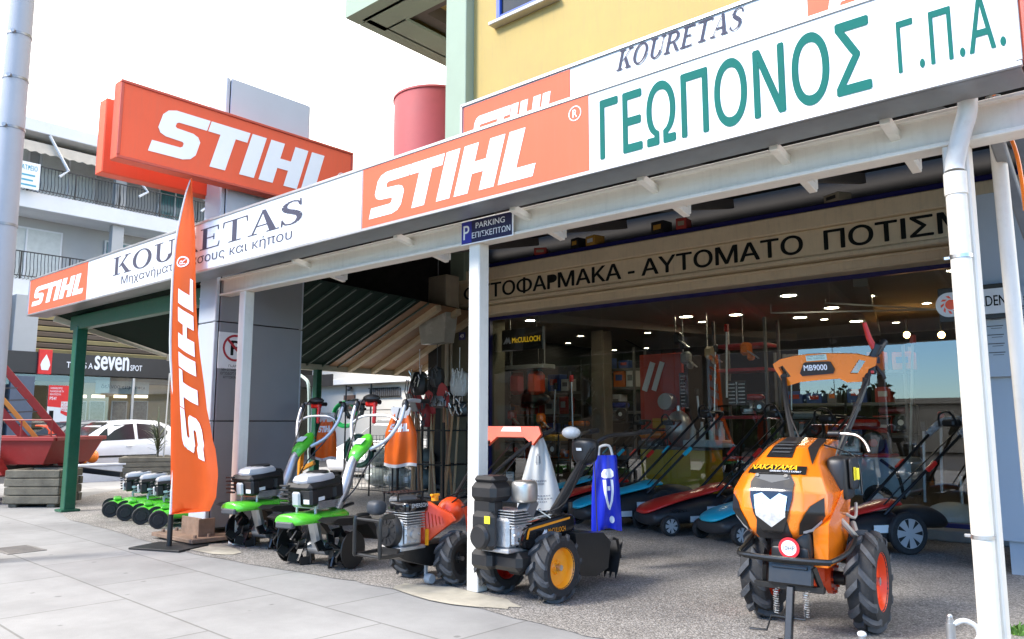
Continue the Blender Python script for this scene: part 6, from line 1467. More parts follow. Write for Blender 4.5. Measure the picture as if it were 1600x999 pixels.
def mower(name, label, loc, rz, cover, s=1.0, rear=.14):
    t = thing(name, label, 'lawn mower', loc, rz, 'push mowers before the shop window', s)
    b = MB(); b.rings([[(x, y*w, z) for y, z in ((-1, .07), (-1.02, .16), (-.86, zt2_), (.86, zt2_), (1.02, .16), (1, .07))] for x, w, zt2_ in ((.46, .17, .17), (.42, .20, .20), (.25, .215, .24), (-.05, .22, .29), (-.30, .20, .33), (-.42, .16, .31))]); soft(b.build('body', mower_dark, t))
    b = MB(); b.rings([[(x, y*w, z) for y, z in ((-1, z0), (-.8, z0+.045), (0, z0+.065), (.8, z0+.045), (1, z0))] for x, w, z0 in ((.49, .12, .15), (.40, .185, .20), (.22, .19, .245), (.05, .14, .275), (-.12, .12, .30), (-.25, .17, .335), (-.36, .165, .36), (-.44, .13, .345))]); cv_ = soft(b.build('cover', cover, t))
    b = MB()
    for k in range(5): b.box((.28-k*.035, .195, .20), (.014, .03, .03), .004, (0, .5, 0))
    b.build('vent', black_plastic, cv_)
    b = MB(); b.rings([[(x, y*w, z) for y, z in ((-1, .16), (-1, zt2_), (1, zt2_), (1, .16))] for x, w, zt2_ in ((-.40, .17, .36), (-.60, .18, .38), (-.78, .17, .34), (-.82, .15, .24))]); soft(b.build('grass_box', mower_dark, t))
    for sg in (1, -1):
        spoke_wheel(t, (.33, sg*.235, .085), .085, .05, sg); spoke_wheel(t, (-.34, sg*.245, rear), rear, .055, sg)
    b = MB()
    for sg in (1, -1): b.tube([(-.20, sg*.16, .30), (-.62, sg*.17, .66), (-1.02, sg*.19, 1.0)], .013, 8, 2)
    b.tube([(-1.02, -.19, 1.0), (-1.08, -.15, 1.05), (-1.08, .15, 1.05), (-1.02, .19, 1.0)], .014, 8, 3); b.build('handle', black_metal, t)
    b = MB(); b.box((-1.02, 0, 1.03), (.10, .14, .06), .015); b.build('switch_box', black_plastic, t)
    for sg in (1, -1):
        b = MB(); b.bar((-.60, sg*.185, .645), (-.68, sg*.19, .715), .035, .035, .006); b.build('clamp', cover, t)
    b = MB(); b.tube([(-1.0, .1, 1.0), (-.96, .05, 1.12), (-1.0, -.12, 1.1), (-1.02, -.15, 1.0)], .010, 6, 3); b.build('bail', black_metal, t)
    b = MB(); b.box((.06, .228, .13), (.12, .004, .05)); b.box((-.12, .226, .20), (.13, .004, .06)); b.build('printed_label', sticker, t)
    b = MB(); b.tube([(-.2, .1, .33), (-.5, .14, .62), (-.95, .15, .98)], .006, 6, 3); b.build('cable', black_metal, t)
    return t
MR = R(-118)
m1 = mower('lawn_mower', 'teal lawn mower with large silver rear wheels half behind the blue bag', (-5.36, 8.20, .004), MR, teal, 1.3, .165)
m2 = dup(m1, (-4.50, 8.30, .004), MR, 'red lawn mower standing before the yellow panel'); recolour(m2, {teal: mower_red}); m2.scale = (1.3,)*3
m3 = dup(m1, (-3.68, 8.15, .004), R(-112), 'teal lawn mower peeping out left of the orange walking tractor'); m3.scale = (1.25,)*3
m4 = dup(m2, (-6.15, 8.75, .004), MR, 'red lawn mower behind the black tiller handle'); m4.scale = (1.2,)*3
m5 = dup(m1, (-6.75, 8.95, .004), MR, 'teal lawn mower farthest left behind the white bag'); m5.scale = (1.2,)*3
m6 = dup(m2, (-2.60, 8.05, .004), R(-128), 'black and red mower half hidden behind the orange walking tractor'); m6.scale = (1.2,)*3
b = MB(); b.tube([(-.93, -.19, .93), (-1.02, -.19, 1.0), (-1.08, -.15, 1.05), (-1.08, .0, 1.05), (-1.08, .15, 1.05), (-1.02, .19, 1.0), (-.93, .19, .93)], [.028, .034, .03, .034, .03, .035, .028], 10, 4); b.build('bubble_wrap', mat('bubble_wrap', (.45, .46, .47), .15, bump=1.0, bs=60, var=.5, ns=30), m6)
# green mowers at the kerb end
def green_mower(label, loc, rz):
    t = thing('wheeled_mower', label, 'lawn mower', loc, rz, 'lime green mowers left of the flag')
    b = MB(); b.rings([[(x, y*w, z) for y, z in ((-1, .08), (-1, .17), (-.75, zt2_), (.75, zt2_), (1, .17), (1, .08))] for x, w, zt2_ in ((.44, .16, .16), (.38, .21, .20), (.1, .23, .25), (-.30, .22, .26), (-.38, .16, .2))]); soft(b.build('deck', lime, t))
    vertical_engine(t, .29, .0)
    for sg in (1, -1):
        for x, r in ((.38, .105), (-.32, .11)):
            b = MB(); b.lathe([(.001, sg*.03), (r*.55, sg*.03), (r*.6, sg*.02), (r*.94, sg*.025), (r, sg*.01), (r, -sg*.025), (.001, -sg*.025)], (x, sg*.255, r), 'y', 24); b.build('wheel', rubber, t)
    b = MB(); b.box((.30, 0, .225), (.10, .3, .03), .01); b.build('front_handle', lime, t)
    return t
for i, (px, py, lab) in enumerate(((185, 803, 'lime green mower, outermost of the row toward the street corner'), (232, 812, 'lime green mower, second of the row counted from the green post'), (292, 822, 'lime green mower, third of the row just left of the flag pole'), (338, 818, 'lime green mower mostly hidden behind the orange flag'))):
    p = G(px, py); p = Vector((-10.95+i*.52, 4.90-.03*i, .004)); green_mower(lab, tuple(p), R(-112))

# ================================================================== tool rack with rakes, hoses, cages
rack = thing('tool_rack', 'black wire floor rack holding long wooden tool handles', 'rack', (-8.75, 8.25, .004))
W_, D_ = 1.0, .5
b = MB()
for x in (-W_/2, W_/2):
    for y in (-D_/2, D_/2): b.box((x, y, .62), (.03, .03, 1.24))
for z in (.14, .62, 1.12):
    for y in (-D_/2, D_/2): b.box((0, y, z), (W_, .022, .022))
    for x in (-W_/2, W_/2): b.box((x, 0, z), (.022, D_, .022))
for k in range(5): b.box((-W_/2+.1+k*.2, 0, 1.12), (.014, D_, .014))
b.build('frame', black_metal, rack)
b = MB(); b.box((0, 0, .15), (W_-.04, D_-.04, .012)); b.build('shelf', dull_metal, rack)
for x in (-W_/2, W_/2):
    b = MB(); b.lathe([(.001, .02), (.05, .02), (.05, -.02), (.001, -.02)], (x, -D_/2, .05), 'y', 14); b.build('castor', rubber, rack)
hr = random.Random(11)
wood2 = mat('handle_wood_pale', (.55, .36, .19), .55, var=.15, ns=9); wood3 = mat('handle_wood_dark', (.33, .15, .07), .5, var=.15)
kinds = ['rake', 'hoe', 'shovel', 'fork']
for i in range(16):
    x = -.44+.88*i/15; y = hr.uniform(-.18, .18); L = hr.uniform(1.15, 1.4); tilt = hr.uniform(-.09, .09); ty = hr.uniform(-.07, .07); kind = kinds[i % 4]
    c = ['reddish', 'pale', 'brown'][i % 3]
    t = thing('garden_'+kind, f'{c} handled garden {kind} standing upside down in the tool rack', kind, (-8.75+x, 8.25+y, .165), 0, f'{c} handled {kind}s in the rack')
    top = Vector((tilt*L, ty*L, L))
    b = MB(); b.cyl((0, 0, 0), top, .019, .016, n=8); b.build('handle', [wood_handle, wood2, wood3][i % 3], t)
    b = MB(); q = top
    if kind == 'rake':
        b.bar(q+Vector((-.18, 0, .04)), q+Vector((.18, 0, .04)), .02, .03)
        for k in range(11): b.bar(q+Vector((-.17+k*.034, 0, .04)), q+Vector((-.17+k*.034, -.07, .02)), .008, .008)
    elif kind == 'hoe': b.bar(q, q+Vector((0, -.04, .12)), .025, .025); b.box(q+Vector((0, -.07, .16)), (.14, .012, .16), .004, (.5, 0, 0))
    elif kind == 'shovel': b.prism([(-.11, 0), (.11, 0), (.13, .2), (.07, .32), (0, .36), (-.07, .32), (-.13, .2)], frame(q+Vector((0, 0, 0)), (1, 0, 0), (0, -.12, 1)), .006)
    else:
        b.bar(q+Vector((-.11, 0, .06)), q+Vector((.11, 0, .06)), .02, .02); b.bar(q, q+Vector((0, 0, .06)), .02, .02)
        for k in range(5): b.tube([q+Vector((-.11+k*.055, 0, .06)), q+Vector((-.11+k*.055, -.05, .2)), q+Vector((-.11+k*.055, -.02, .38))], .007, 5)
    b.build('head', [black_metal, dull_metal, mat('tool_red', (.40, .03, .03), .5), black_metal][i % 4], t)
# things hung above the rack
for i, (px, py, w, h, lab, m_) in enumerate(((655, 600, .34, .36, 'black plastic basket hung at the eave above the tool rack', black_plastic), (683, 590, .26, .30, 'dark hanging strimmer heads in a bundle above the tool rack', mower_dark), (718, 600, .34, .36, 'clear bag with white packed twine hanging on the pier', MATS['clear_bag']), (668, 650, .14, .34, 'red bag hanging at the left of the tool handles', mat('hang_red', (.35, .03, .03), .5)), (690, 628, .42, .20, 'dark wire fan rake heads bundled over the tool handles', dull_metal), (722, 640, .26, .22, 'bunch of dark leaf rakes under the clear bag', black_metal))):
    p = PY(px, py, 8.1); t = thing('hanging_goods', lab, 'hanging goods', tuple(p))
    b = MB(); b.rings([[(x*w/2*s_, y*.09*s_, z) for x, y in ((-1, -.4), (-.5, -1), (.5, -1), (1, -.4), (1, .4), (.5, 1), (-.5, 1), (-1, .4))] for z, s_ in ((h/2, .45), (h*.4, .8), (0, 1), (-h*.35, .9), (-h/2, .55))]); b.build('body', m_, t)
    b = MB(); rr = random.Random(i)
    for k in range(14):
        a = Vector((rr.uniform(-.5, .5)*w, -.10, rr.uniform(-.5, .4)*h)); b.tube([a, a+Vector((rr.uniform(-.08, .08), -.02, rr.uniform(.03, .14)))], .008, 5)
    b.tube([(0, 0, h/2), (0, 0, h/2+.35)], .006, 5); b.build('strands', [steel, grey_plastic, sticker, grey_plastic, black_metal, steel][i], t)

def coil(name, label, c, r, tr, m_, turns, tilt, grp=None):
    t = thing(name, label, 'hose', tuple(c), 0, grp); b = MB(); rr = random.Random(len(label)); T = Euler(tilt).to_matrix()
    for k in range(turns):
        o = Vector((rr.uniform(-.015, .015), rr.uniform(-.05, .05), rr.uniform(-.015, .015))); rk = r*rr.uniform(.86, 1.05)
        b.tube([T @ (o+Vector((rk*math.cos(a*math.pi/12), .01*math.sin(a), rk*math.sin(a*math.pi/12)))) for a in range(25)], tr, 6)
    b.build('coil', m_, t); b = MB()
    for a in (0, 2.1, 4.2): b.box(T @ Vector((r*math.cos(a), 0, r*math.sin(a))), (.05, .14, .05), .01)
    b.build('ties', black_plastic, t); return t
hose_g = mat('hose_green', (.02, .42, .12), .35); hose_d = mat('hose_dark_green', (.02, .10, .07), .4)
coil('hose_coil', 'bright green garden hose coil hanging on the tall wire stand', PY(540, 648, 9.0), .23, .016, hose_g, 9, (0, .2, .5))
coil('hose_coil', 'grey hose coil hanging right of the bright green coil', PY(554, 640, 8.9), .17, .018, mat('hose_grey', (.16, .17, .16), .4), 8, (0, 0, .4))
coil('hose_coil', 'large dark green hose coil standing low by the wire cage', PY(562, 705, 8.9), .27, .022, hose_d, 8, (0, 0, .35))
p = G(560, 776)
t = thing('wire_stand', 'tall dark wire display stand for hose coils', 'display stand', (p.x, p.y, .004))
b = MB()
for x in (-.55, .15, .75): b.cyl((x, .1, 0), (x, .1, 1.9 if x < .5 else 1.5), .014, n=8)
for z in (.1, .9, 1.45): b.bar((-.55, .1, z), (.75, .1, z), .014, .014)
b.build('frame', black_metal, t)
p = G(585, 768)
t = thing('wire_cage', 'wire mesh cage filled with clear wrapped goods behind the green tillers', 'cage', (p.x+.1, p.y+.5, .004))
b = MB()
for x in range(19): b.box((-.9+x*.1, -.4, .5), (.007, .007, 1.0)); b.box((-.9+x*.1, .4, .5), (.007, .007, 1.0))
for z in range(11): b.box((0, -.4, z*.1), (1.8, .007, .007)); b.box((0, .4, z*.1), (1.8, .007, .007))
for x in (-.9, .9):
    for y in (-.4, .4): b.box((x, y, .5), (.03, .03, 1.02))
b.build('mesh', dull_metal, t)
wrap = mat('clear_wrap', (.34, .38, .36), .12, bump=1.0, bs=11, var=.4, ns=5)
for k in range(6):
    p_ = Vector((p.x+.1-.55+(k % 3)*.55, p.y+.5, .22+.38*(k//3))); tt = thing('wrapped_bale', f'clear wrapped bale in the {["lower","upper"][k//3]} layer of the wire cage, {["left","middle","right"][k % 3]} one', 'bale', tuple(p_), 0, 'clear wrapped bales in the cage')
    b = MB(); b.ell((0, 0, 0), (.28, .32, .20), 16); b.build('wrap', wrap, tt); b = MB(); b.box((0, -.3, 0), (.12, .03, .10), .01); b.build('paper_label', sticker, tt)
# orange lifting gear beside the post
p = PY(468, 720, 8.0)
t = thing('hedge_machine', 'small amber two-arm machine standing beside the green pergola post', 'machine', (p.x, p.y, .004))
am = mat('amber_paint', (.70, .28, .02), .4)
b = MB(); b.bar((0, 0, .1), (.05, 0, .75), .08, .08, .01); b.bar((.05, 0, .75), (.32, .05, 1.0), .07, .07, .01); b.bar((0, 0, .4), (.3, .1, .55), .07, .07, .01); b.build('arm', am, t)
b = MB(); b.box((0, 0, .06), (.36, .3, .12), .02); b.build('foot', black_metal, t)
b = MB(); b.lathe([(.08, -.04), (.14, -.04), (.15, 0), (.14, .04), (.08, .04)], (.45, 0, .74), 'y', 20); b.build('wheel', rubber, t)
# orange hand machine near the planter
p = G(118, 745)
t = thing('power_barrow', 'orange power barrow with raised red handles parked behind the green post', 'barrow', (p.x, p.y, .004), R(60))
b = MB(); b.box((0, 0, .42), (.5, .42, .26), .05); b.ell((.32, 0, .45), (.14, .16, .16), 14); b.build('body', orange_paint, t)
b = MB(); b.ell((-.05, 0, .60), (.16, .14, .09), 14); b.build('engine_cover', sign_white, t)
for sg in (1, -1):
    b = MB(); b.lathe([(.001, .05), (.15, .05), (.19, .03), (.19, -.03), (.15, -.05), (.001, -.05)], (0, sg*.28, .19), 'y', 22); b.build('wheel', rubber, t)
b = MB()
for sg in (1, -1): b.tube([(-.15, sg*.15, .55), (-.45, sg*.2, .85), (-.62, sg*.22, 1.12), (-.85, sg*.22, 1.16)], .018, 8, 3)
b.build('handlebar', red_orange, t); b = MB(); b.box((-.55, 0, 1.0), (.08, .36, .10), .02); b.build('handle_panel', red_orange, t)

# ground anchor with a hook, weed at the kerb
p = G(1468, 990)
p = PY(1485, 980, 4.95)
t = thing('ground_anchor', 'galvanised ground anchor tube with a white curled hose end at the lower right', 'anchor', (p.x, p.y, .004))
zk = .15
b = MB(); b.cyl((0, 0, 0), (0, 0, zk), .026, n=16); b.cyl((0, 0, zk), (0, 0, zk+.02), .019, n=16); b.ell((0, 0, zk+.03), (.016, .016, .02), 10); b.build('tube', alu, t)
b = MB(); b.tube([(.01, 0, zk-.01), (.06, .03, zk+.015), (.11, .06, zk-.01), (.125, .07, zk-.06), (.10, .055, zk-.10), (.07, .035, zk-.10)], .014, 10, 4); b.build('hook', mat('clear_hose', (.70, .72, .72), .2), t)
p = G(1352, 993); t = thing('anchor_pin', 'small white capped pin on the gravel by the right tractor tyre', 'pin', (p.x+.06, p.y-.25, .004))
b = MB(); b.cyl((0, 0, 0), (0, 0, .05), .022, n=12); b.build('collar', alu, t); b = MB(); b.ell((0, 0, .06), (.026, .026, .018), 12); b.build('cap', sign_white, t)
p = G(1586, 992); t = thing('weed', 'small green weed sprouting at the foot of the right-hand post', 'plant', (p.x, p.y, .004))
b = MB()
for i in range(40):
    a = rnd.uniform(0, 6.28); L = rnd.uniform(.03, .10); d = Vector((math.cos(a)*.6, math.sin(a)*.6, rnd.uniform(.3, 1))).normalized(); q = Vector((rnd.gauss(0, .035), rnd.gauss(0, .035), .0)); s_ = d.orthogonal().normalized()*.014
    b.add([q, q+d*L*.5+s_, q+d*L, q+d*L*.5-s_], [(0, 1, 2, 3)])
b.build('leaves', mat('weed_green', (.10, .22, .03), .6, var=.3), t, recalc=False); b = MB(); b.cyl((0, 0, 0), (0, 0, .05), .004, n=5); b.build('stem', MATS['weed_green'], t)
# ================================================================== inside the shop window
def petrol_set(name, label, cat, p, rz, col_m, s=1.0, grp=None, hubc=None):
    """open-frame generator or pump: tube frame, tank, engine, fan disc"""
    t = thing(name, label, cat, tuple(p), rz, grp, s)
    b = MB()
    for y in (-.2, .2): b.tube([(-.3, y, .02), (.3, y, .02), (.32, y, .05), (.32, y, .46), (.29, y, .49), (-.29, y, .49), (-.32, y, .46), (-.32, y, .05), (-.3, y, .02)], .014, 8, 2)
    for x in (-.3, .3):
        for z in (.02, .49): b.tube([(x, -.2, z), (x, .2, z)], .012, 8)
    b.build('frame', black_metal, t)
    b = MB(); b.box((0, 0, .42), (.46, .34, .12), .04); b.build('fuel_tank', col_m, t); b = MB(); b.cyl((0, 0, .48), (0, 0, .51), .03); b.build('filler_cap', black_plastic, t)
    engine(t, (-.1, 0, .07), .9, recoil_front=False)
    b = MB(); b.lathe([(.001, -.17), (.12, -.17), (.14, -.14), (.14, -.08), (.001, -.08)], (.14, -.03, .21), 'y', 24); b.build('fan_housing', black_plastic, t)
    b = MB(); b.lathe([(.001, -.178), (.045, -.178), (.05, -.168)], (.14, -.03, .21), 'y', 16); b.build('hub_badge', hubc or sticker, t)
    b = MB(); b.box((-.14, -.19, .24), (.16, .02, .14), .006); b.build('control_panel', grey_plastic, t); return t
shelf_grey = mat('shelf_grey', (.12, .12, .12), .5)
def shelf(label, x0, x1, y, zs, d=.4, m_=None):
    t = thing('shelf_unit', label, 'shelf', ((x0+x1)/2, y, .13)); h = max(zs)+.4
    b = MB()
    for x in (x0, x1):
        for yy in (-d/2, d/2): b.box((x-(x0+x1)/2, yy, h/2), (.04, .04, h))
    b.build('upright', shelf_grey, t)
    for z in zs:
        b = MB(); b.box((0, 0, z), (x1-x0-.045, d, .05), .004); b.build('shelf_board', m_ or shelf_grey, t)
    return t
amber = mat('amber_machine', (.60, .30, .02), .4); blue_m = mat('blue_machine', (.02, .05, .35), .4); can_grey = mat('can_grey', (.30, .31, .31), .4)
q = lambda px, py, Y: PY(px, py, Y)
# shelves
a = q(1128, 580, 11.6); c = q(1208, 580, 11.6)
shelf('shelf unit with red boards behind the orange walking tractor', a.x, c.x, 11.6, [.55, q(1160, 653, 11.6).z-.13, q(1160, 580, 11.6).z-.13, 2.3], .5, mat('shelf_red', (.42, .02, .03), .4))
a = q(935, 600, 12.6); c = q(1000, 600, 12.6)
shelf('grey shelf unit with small boxes left of the red reflection panel', a.x, c.x, 12.6, [.4, .9, 1.3, 1.75, 2.1])
a = q(780, 600, 12.4); c = q(900, 600, 12.4)
shelf('long grey shelf unit at the left end of the shop', a.x, c.x, 12.4, [.35, .8, 1.25, 1.7])
a = q(1220, 600, 13.2); c = q(1420, 600, 13.2)
shelf('long dark shelf unit at the back of the shop', a.x, c.x, 13.2, [.35, .9, 1.4, 1.9])
p = q(942, 700, 12.0); t = thing('pillar', 'brown square pillar inside the shop', 'pillar', (p.x, 12.0, .13)); b = MB(); b.box((0, 0, 1.4), (.28, .28, 2.8), .01); b.build('shaft', mat('brown_pillar', (.14, .115, .09), .6), t); b = MB(); b.box((0, 0, .05), (.32, .32, .1), .01); b.build('base', shelf_grey, t)
# red panel with white stripes, added to imitate the flag mirrored in the glass
a, c = q(1004, 690, 11.4), q(1066, 552, 11.4)
t = thing('red_reflection_panel', 'tall red panel imitating the mirrored flag, with silver machine fixed to it', 'display panel', ((a.x+c.x)/2, 11.4, .13)); w = c.x-a.x
b = MB(); b.box((0, 0, (c.z-.13)/2), (w, .08, c.z-.13), .006); b.build('board', mat('reflection_red', (.52, .05, .025), .45), t)
b = MB(); b.box((-w*.28, -.05, c.z-.5), (.10, .012, .5), 0, (0, .35, 0)); b.box((-w*.05, -.05, c.z-.5), (.09, .012, .5), 0, (0, .35, 0)); b.build('stripes', letter_white, t)
b = MB(); b.lathe([(.001, -.1), (.13, -.1), (.14, -.06), (.14, .06)], (w*.2, -.1, 1.45), 'y', 20); b.build('silver_drum', alu, t)
b = MB(); b.box((w*.1, -.05, 1.1), (w*.6, .02, .16)); b.build('amber_label', amber, t)
# yellow panel with goods on top
a, c = q(1001, 800, 10.2), q(1100, 705, 10.2)
t = thing('display_box', 'large plain yellow display box behind the red and teal mowers', 'display box', ((a.x+c.x)/2, 10.5, .13)); w = c.x-a.x; h = c.z-.13
b = MB(); b.box((0, 0, h/2), (w, .55, h), .006); b.build('body', yellow_paint, t); b = MB(); b.box((0, 0, h+.02), (w+.03, .58, .04), .006); b.build('top', shelf_grey, t)
b = MB(); b.box((-w*.35, -.279, h*.75), (.16, .004, .10)); b.box((w*.36, -.279, h*.78), (.18, .004, .08)); b.build('print', amber, t)
p = q(1066, 680, 10.5); t = thing('silver_tank', 'round silver tank standing on the yellow display box', 'tank', (p.x-.05, 10.5, h+.175)); b = MB(); b.ell((0, 0, .26), (.2, .2, .27), 20); b.build('vessel', alu, t); b = MB(); b.cyl((0, 0, .5), (0, 0, .6), .03); b.build('valve', steel, t)
p = q(1125, 690, 10.3); t = thing('parts_washer', 'pale tray of small bottles on the yellow display box', 'tray', (p.x-.25, 10.4, h+.175))
b = MB(); b.box((0, 0, .05), (.62, .3, .1), .01); b.build('tray', mat('tray_pale', (.42, .48, .48), .3), t)
for k in range(4):
    b = MB(); x = -.22+k*.15; b.lathe([(.001, .1), (.045, .1), (.045, .24), (.02, .30), (.02, .36), (.001, .36)], (x, 0, 0), 'z', 12); b.build('bottle', MATS['clear_bag'], t)
# machines standing about; one entry each
for nm, lab, cat, px, py, Y, rz, m_, s, hc in (
    ('generator', 'orange generator with pale fan badge before the red reflection panel', 'generator', 1022, 716, 10.6, .2, orange_paint, .85, sticker),
    ('generator', 'silver generator with red oval badge left of the white bag', 'generator', 806, 722, 10.4, .1, can_grey, 1.0, red_paint),
    ('generator', 'amber generator with dark fan behind the white bag', 'generator', 868, 720, 10.9, -.2, amber, .95, sticker),
    ('generator', 'red generator with silver engine right of the orange walking tractor', 'generator', 1345, 720, 10.7, .3, red_paint, 1.1, red_paint),
    ('generator', 'blue topped generator on the shelf left of the red reflection panel', 'generator', 967, 662, 12.5, .1, blue_m, .8, sticker),
    ('generator', 'grey generator right behind the orange tractor handle', 'generator', 1262, 690, 11.6, 0, can_grey, .9, black_plastic),
    ('generator', 'red generator on the red shelf board', 'generator', 1178, 652, 11.6, .3, red_paint, .72, steel),
    ('generator', 'black generator on the floor left of the yellow box', 'generator', 955, 760, 10.8, -.2, mower_dark, 1.0, sticker),
    ('generator', 'dark red generator on the back shelf at the right', 'generator', 1400, 680, 13.2, 0, mat('dark_red', (.25, .02, .03), .4), .9, sticker),
    ('generator', 'orange generator low on the left shelf', 'generator', 905, 690, 12.3, 0, orange_paint, .8, black_plastic)):
    p = q(px, py, Y); z = max(.13, p.z-.0 if p.z > .35 else .13)
    if z > .14: z = {True: z}.get(True)
    petrol_set(nm, lab, cat, (p.x, Y, z if z > .5 else .13), rz, m_, s, 'generators in the shop', hc)
# box pedestals for the machines that stand high are the shelves; plain cartons fill the shelves
cr_ = random.Random(21); cols = [mat('crt_red', (.35, .03, .025), .5), mat('crt_white', (.5, .5, .5), .5), mat('crt_grey', (.14, .14, .15), .5), mat('crt_orange', (.6, .14, .02), .5), mat('crt_blue', (.03, .07, .25), .5)]
cn = ['red', 'white', 'grey', 'orange', 'blue']
for (x0, x1, Y, zs, nm) in ((q(780, 600, 12.4).x, q(900, 600, 12.4).x, 12.35, [.35, .8, 1.25, 1.7], 'left'), (q(935, 600, 12.6).x, q(1000, 600, 12.6).x, 12.55, [.4, 1.3, 1.75, 2.1], 'middle'), (q(1220, 600, 13.2).x, q(1420, 600, 13.2).x, 13.15, [.35, .9, 1.4, 1.9], 'back')):
    for z in zs:
        x = x0+.15
        while x < x1-.15:
            w = cr_.uniform(.14, .3); hh = cr_.uniform(.12, .34); ci = cr_.randrange(5)
            t = thing('stock_box', f'{cn[ci]} stock box on the {nm} shelf unit in the dark shop', 'stock box', (x+w/2, Y, .155+z), 0, f'{cn[ci]} stock boxes on the {nm} shelf')
            b = MB(); b.box((0, 0, hh/2), (w, .25, hh), .006); b.build('body', cols[ci], t); b = MB(); b.box((0, -.127, hh*.55), (w*.6, .003, hh*.35)); b.build('printed_label', cols[(ci+1) % 5], t)
            x += w+cr_.uniform(.03, .22)
# hanging red machine pair upper left, hanging tools and poles
p = q(825, 602, 11.2); t = thing('hanging_blower', 'pair of red and black machines hung high at the left of the window', 'blower', tuple(p))
b = MB(); b.box((-.22, 0, .02), (.34, .3, .42), .08); b.build('red_shell', mat('shell_red', (.45, .03, .03), .4), t); b = MB(); b.box((.2, 0, .02), (.30, .3, .46), .08); b.build('orange_shell', mat('shell_orange', (.60, .07, .02), .4), t)
b = MB(); b.box((0, .05, .02), (.16, .26, .5), .04); b.ell((0, .05, -.27), (.48, .2, .14), 16); b.build('housing', black_plastic, t); b = MB(); b.box((0, -.05, .32), (1.1, .36, .08), .01); b.cyl((-.4, 0, .3), (-.4, 0, .75), .012); b.cyl((.4, 0, .3), (.4, 0, .75), .012); b.build('hanger_shelf', can_grey, t)
for i, (px, y0, y1, Y, m_, lab) in enumerate(((1135, 508, 622, 11.0, letter_white, 'white pole high above the red shelf'), (1089, 608, 652, 11.0, letter_white, 'short leaning white pole right of the red reflection panel'), (893, 588, 700, 11.2, steel, 'thin steel pole hung left of the brown pillar'), (868, 600, 680, 11.2, steel, 'steel strimmer pole beside the hanging red machines'), (1426, 525, 735, 10.6, mat('pole_cream', (.6, .57, .5), .4), 'long cream pruning pole at the right of the window'), (1443, 660, 785, 10.5, letter_white, 'white pole leaning on the right, next to the cream pruning pole'), (1470, 645, 770, 10.5, letter_white, 'white shower pole near the white dome'), (1118, 540, 700, 11.3, steel, 'steel strimmer pole hung left of the red shelf'), (1236, 560, 690, 12.0, steel, 'steel pole behind the orange handle panel'), (1010, 590, 690, 12.2, steel, 'thin pole left of the silver drum'), (1322, 560, 700, 12.4, black_metal, 'black strimmer pole behind the tractor lever'))):
    A, C = q(px+rnd.uniform(-4, 4), y1, Y), q(px, y0, Y); t = thing('tool_pole', lab, 'pole', tuple(A), 0, 'long handled tools in the shop')
    b = MB(); b.cyl((0, 0, 0), C-A, .016, n=8); b.build('shaft', m_, t); b = MB(); b.box(C-A+Vector((0, 0, -.05)), (.07, .06, .12), .015); b.build('grip', black_plastic if i % 2 else red_paint, t)
for i, (px, py, m_, lab) in enumerate(((1166, 546, orange_paint, 'orange chainsaw hung under the dark ceiling'), (1072, 560, can_grey, 'grey machine head hung right of the red reflection panel'), (1110, 552, mat('cream_head', (.6, .45, .25), .5), 'small cream lamp-like head near the ceiling'), (800, 650, red_paint, 'red tool hung low at the left of the window'), (845, 655, orange_paint, 'orange tool hung left of the amber generator'), (1060, 530, black_plastic, 'black harness bundle hung from the ceiling'))):
    p = q(px, py, 11.3); t = thing('hanging_tool', lab, 'tool', tuple(p)); b = MB(); b.box((0, 0, 0), (.16, .16, .20), .04); b.box((.07, 0, -.12), (.1, .12, .12), .03); b.build('body', m_, t); b = MB(); b.bar((-.05, 0, .08), (-.05, 0, 2.98-p.z), .012, .012); b.bar((0, -.05, 0), (.22, -.06, -.16), .05, .015); b.build('bar', steel, t)
p = q(1152, 615, 11.25); t = thing('tool_board', 'black board with rows of small steel fittings above the lower red shelf', 'board', tuple(p)); b = MB(); b.box((0, 0, 0), (.30, .03, .38), .01); b.build('board', black_metal, t); b = MB()
for r_ in range(6):
    for c_ in range(2): b.box((-.08+c_*.16, -.02, -.14+r_*.055), (.10, .012, .016))
b.box((0, -.02, 0), (.02, .012, .34)); b.build('fittings', steel, t)
p = q(1068, 610, 11.2); t = thing('tool_board', 'narrow black board with steel hooks beside the red reflection panel', 'board', tuple(p)); b = MB(); b.box((0, 0, 0), (.14, .03, .55), .01); b.build('board', black_metal, t); b = MB()
for r_ in range(9): b.box((0, -.02, -.22+r_*.055), (.07, .012, .014))
b.build('fittings', steel, t)
# white garden cart, dome and brackets at the right
p = q(1380, 815, 10.6); t = thing('garden_cart', 'white moulded garden cart with black wheel behind the glass on the right', 'cart', (p.x, 10.6, .13))
cartw = mat('cart_white', (.50, .56, .60), .3)
b = MB(); b.rings([[(x*wd, y*.3, z) for x, y in ((-1, -1), (1, -1), (1, 1), (-1, 1))] for z, wd in ((.22, .36), (.30, .42), (.62, .44), (.68, .40))]); b.build('body', cartw, t)
b = MB(); b.lathe([(.08, -.04), (.17, -.04), (.18, 0), (.17, .04), (.08, .04)], (.05, -.32, .18), 'y', 22); w_ = b.build('wheel', rubber, t); b = MB(); b.lathe([(.001, -.03), (.09, -.03)], (.05, -.32, .18), 'y', 16); b.build('hubcap', alu, w_)
b = MB(); b.tube([(.10, -.31, .66), (.28, -.315, .5), (.33, -.31, .3), (.34, -.3, .2)], .02, 8, 3); b.build('hose', black_plastic, t); b = MB(); b.box((.02, 0, .70), (.34, .4, .05), .02); b.build('lid', red_paint, t)
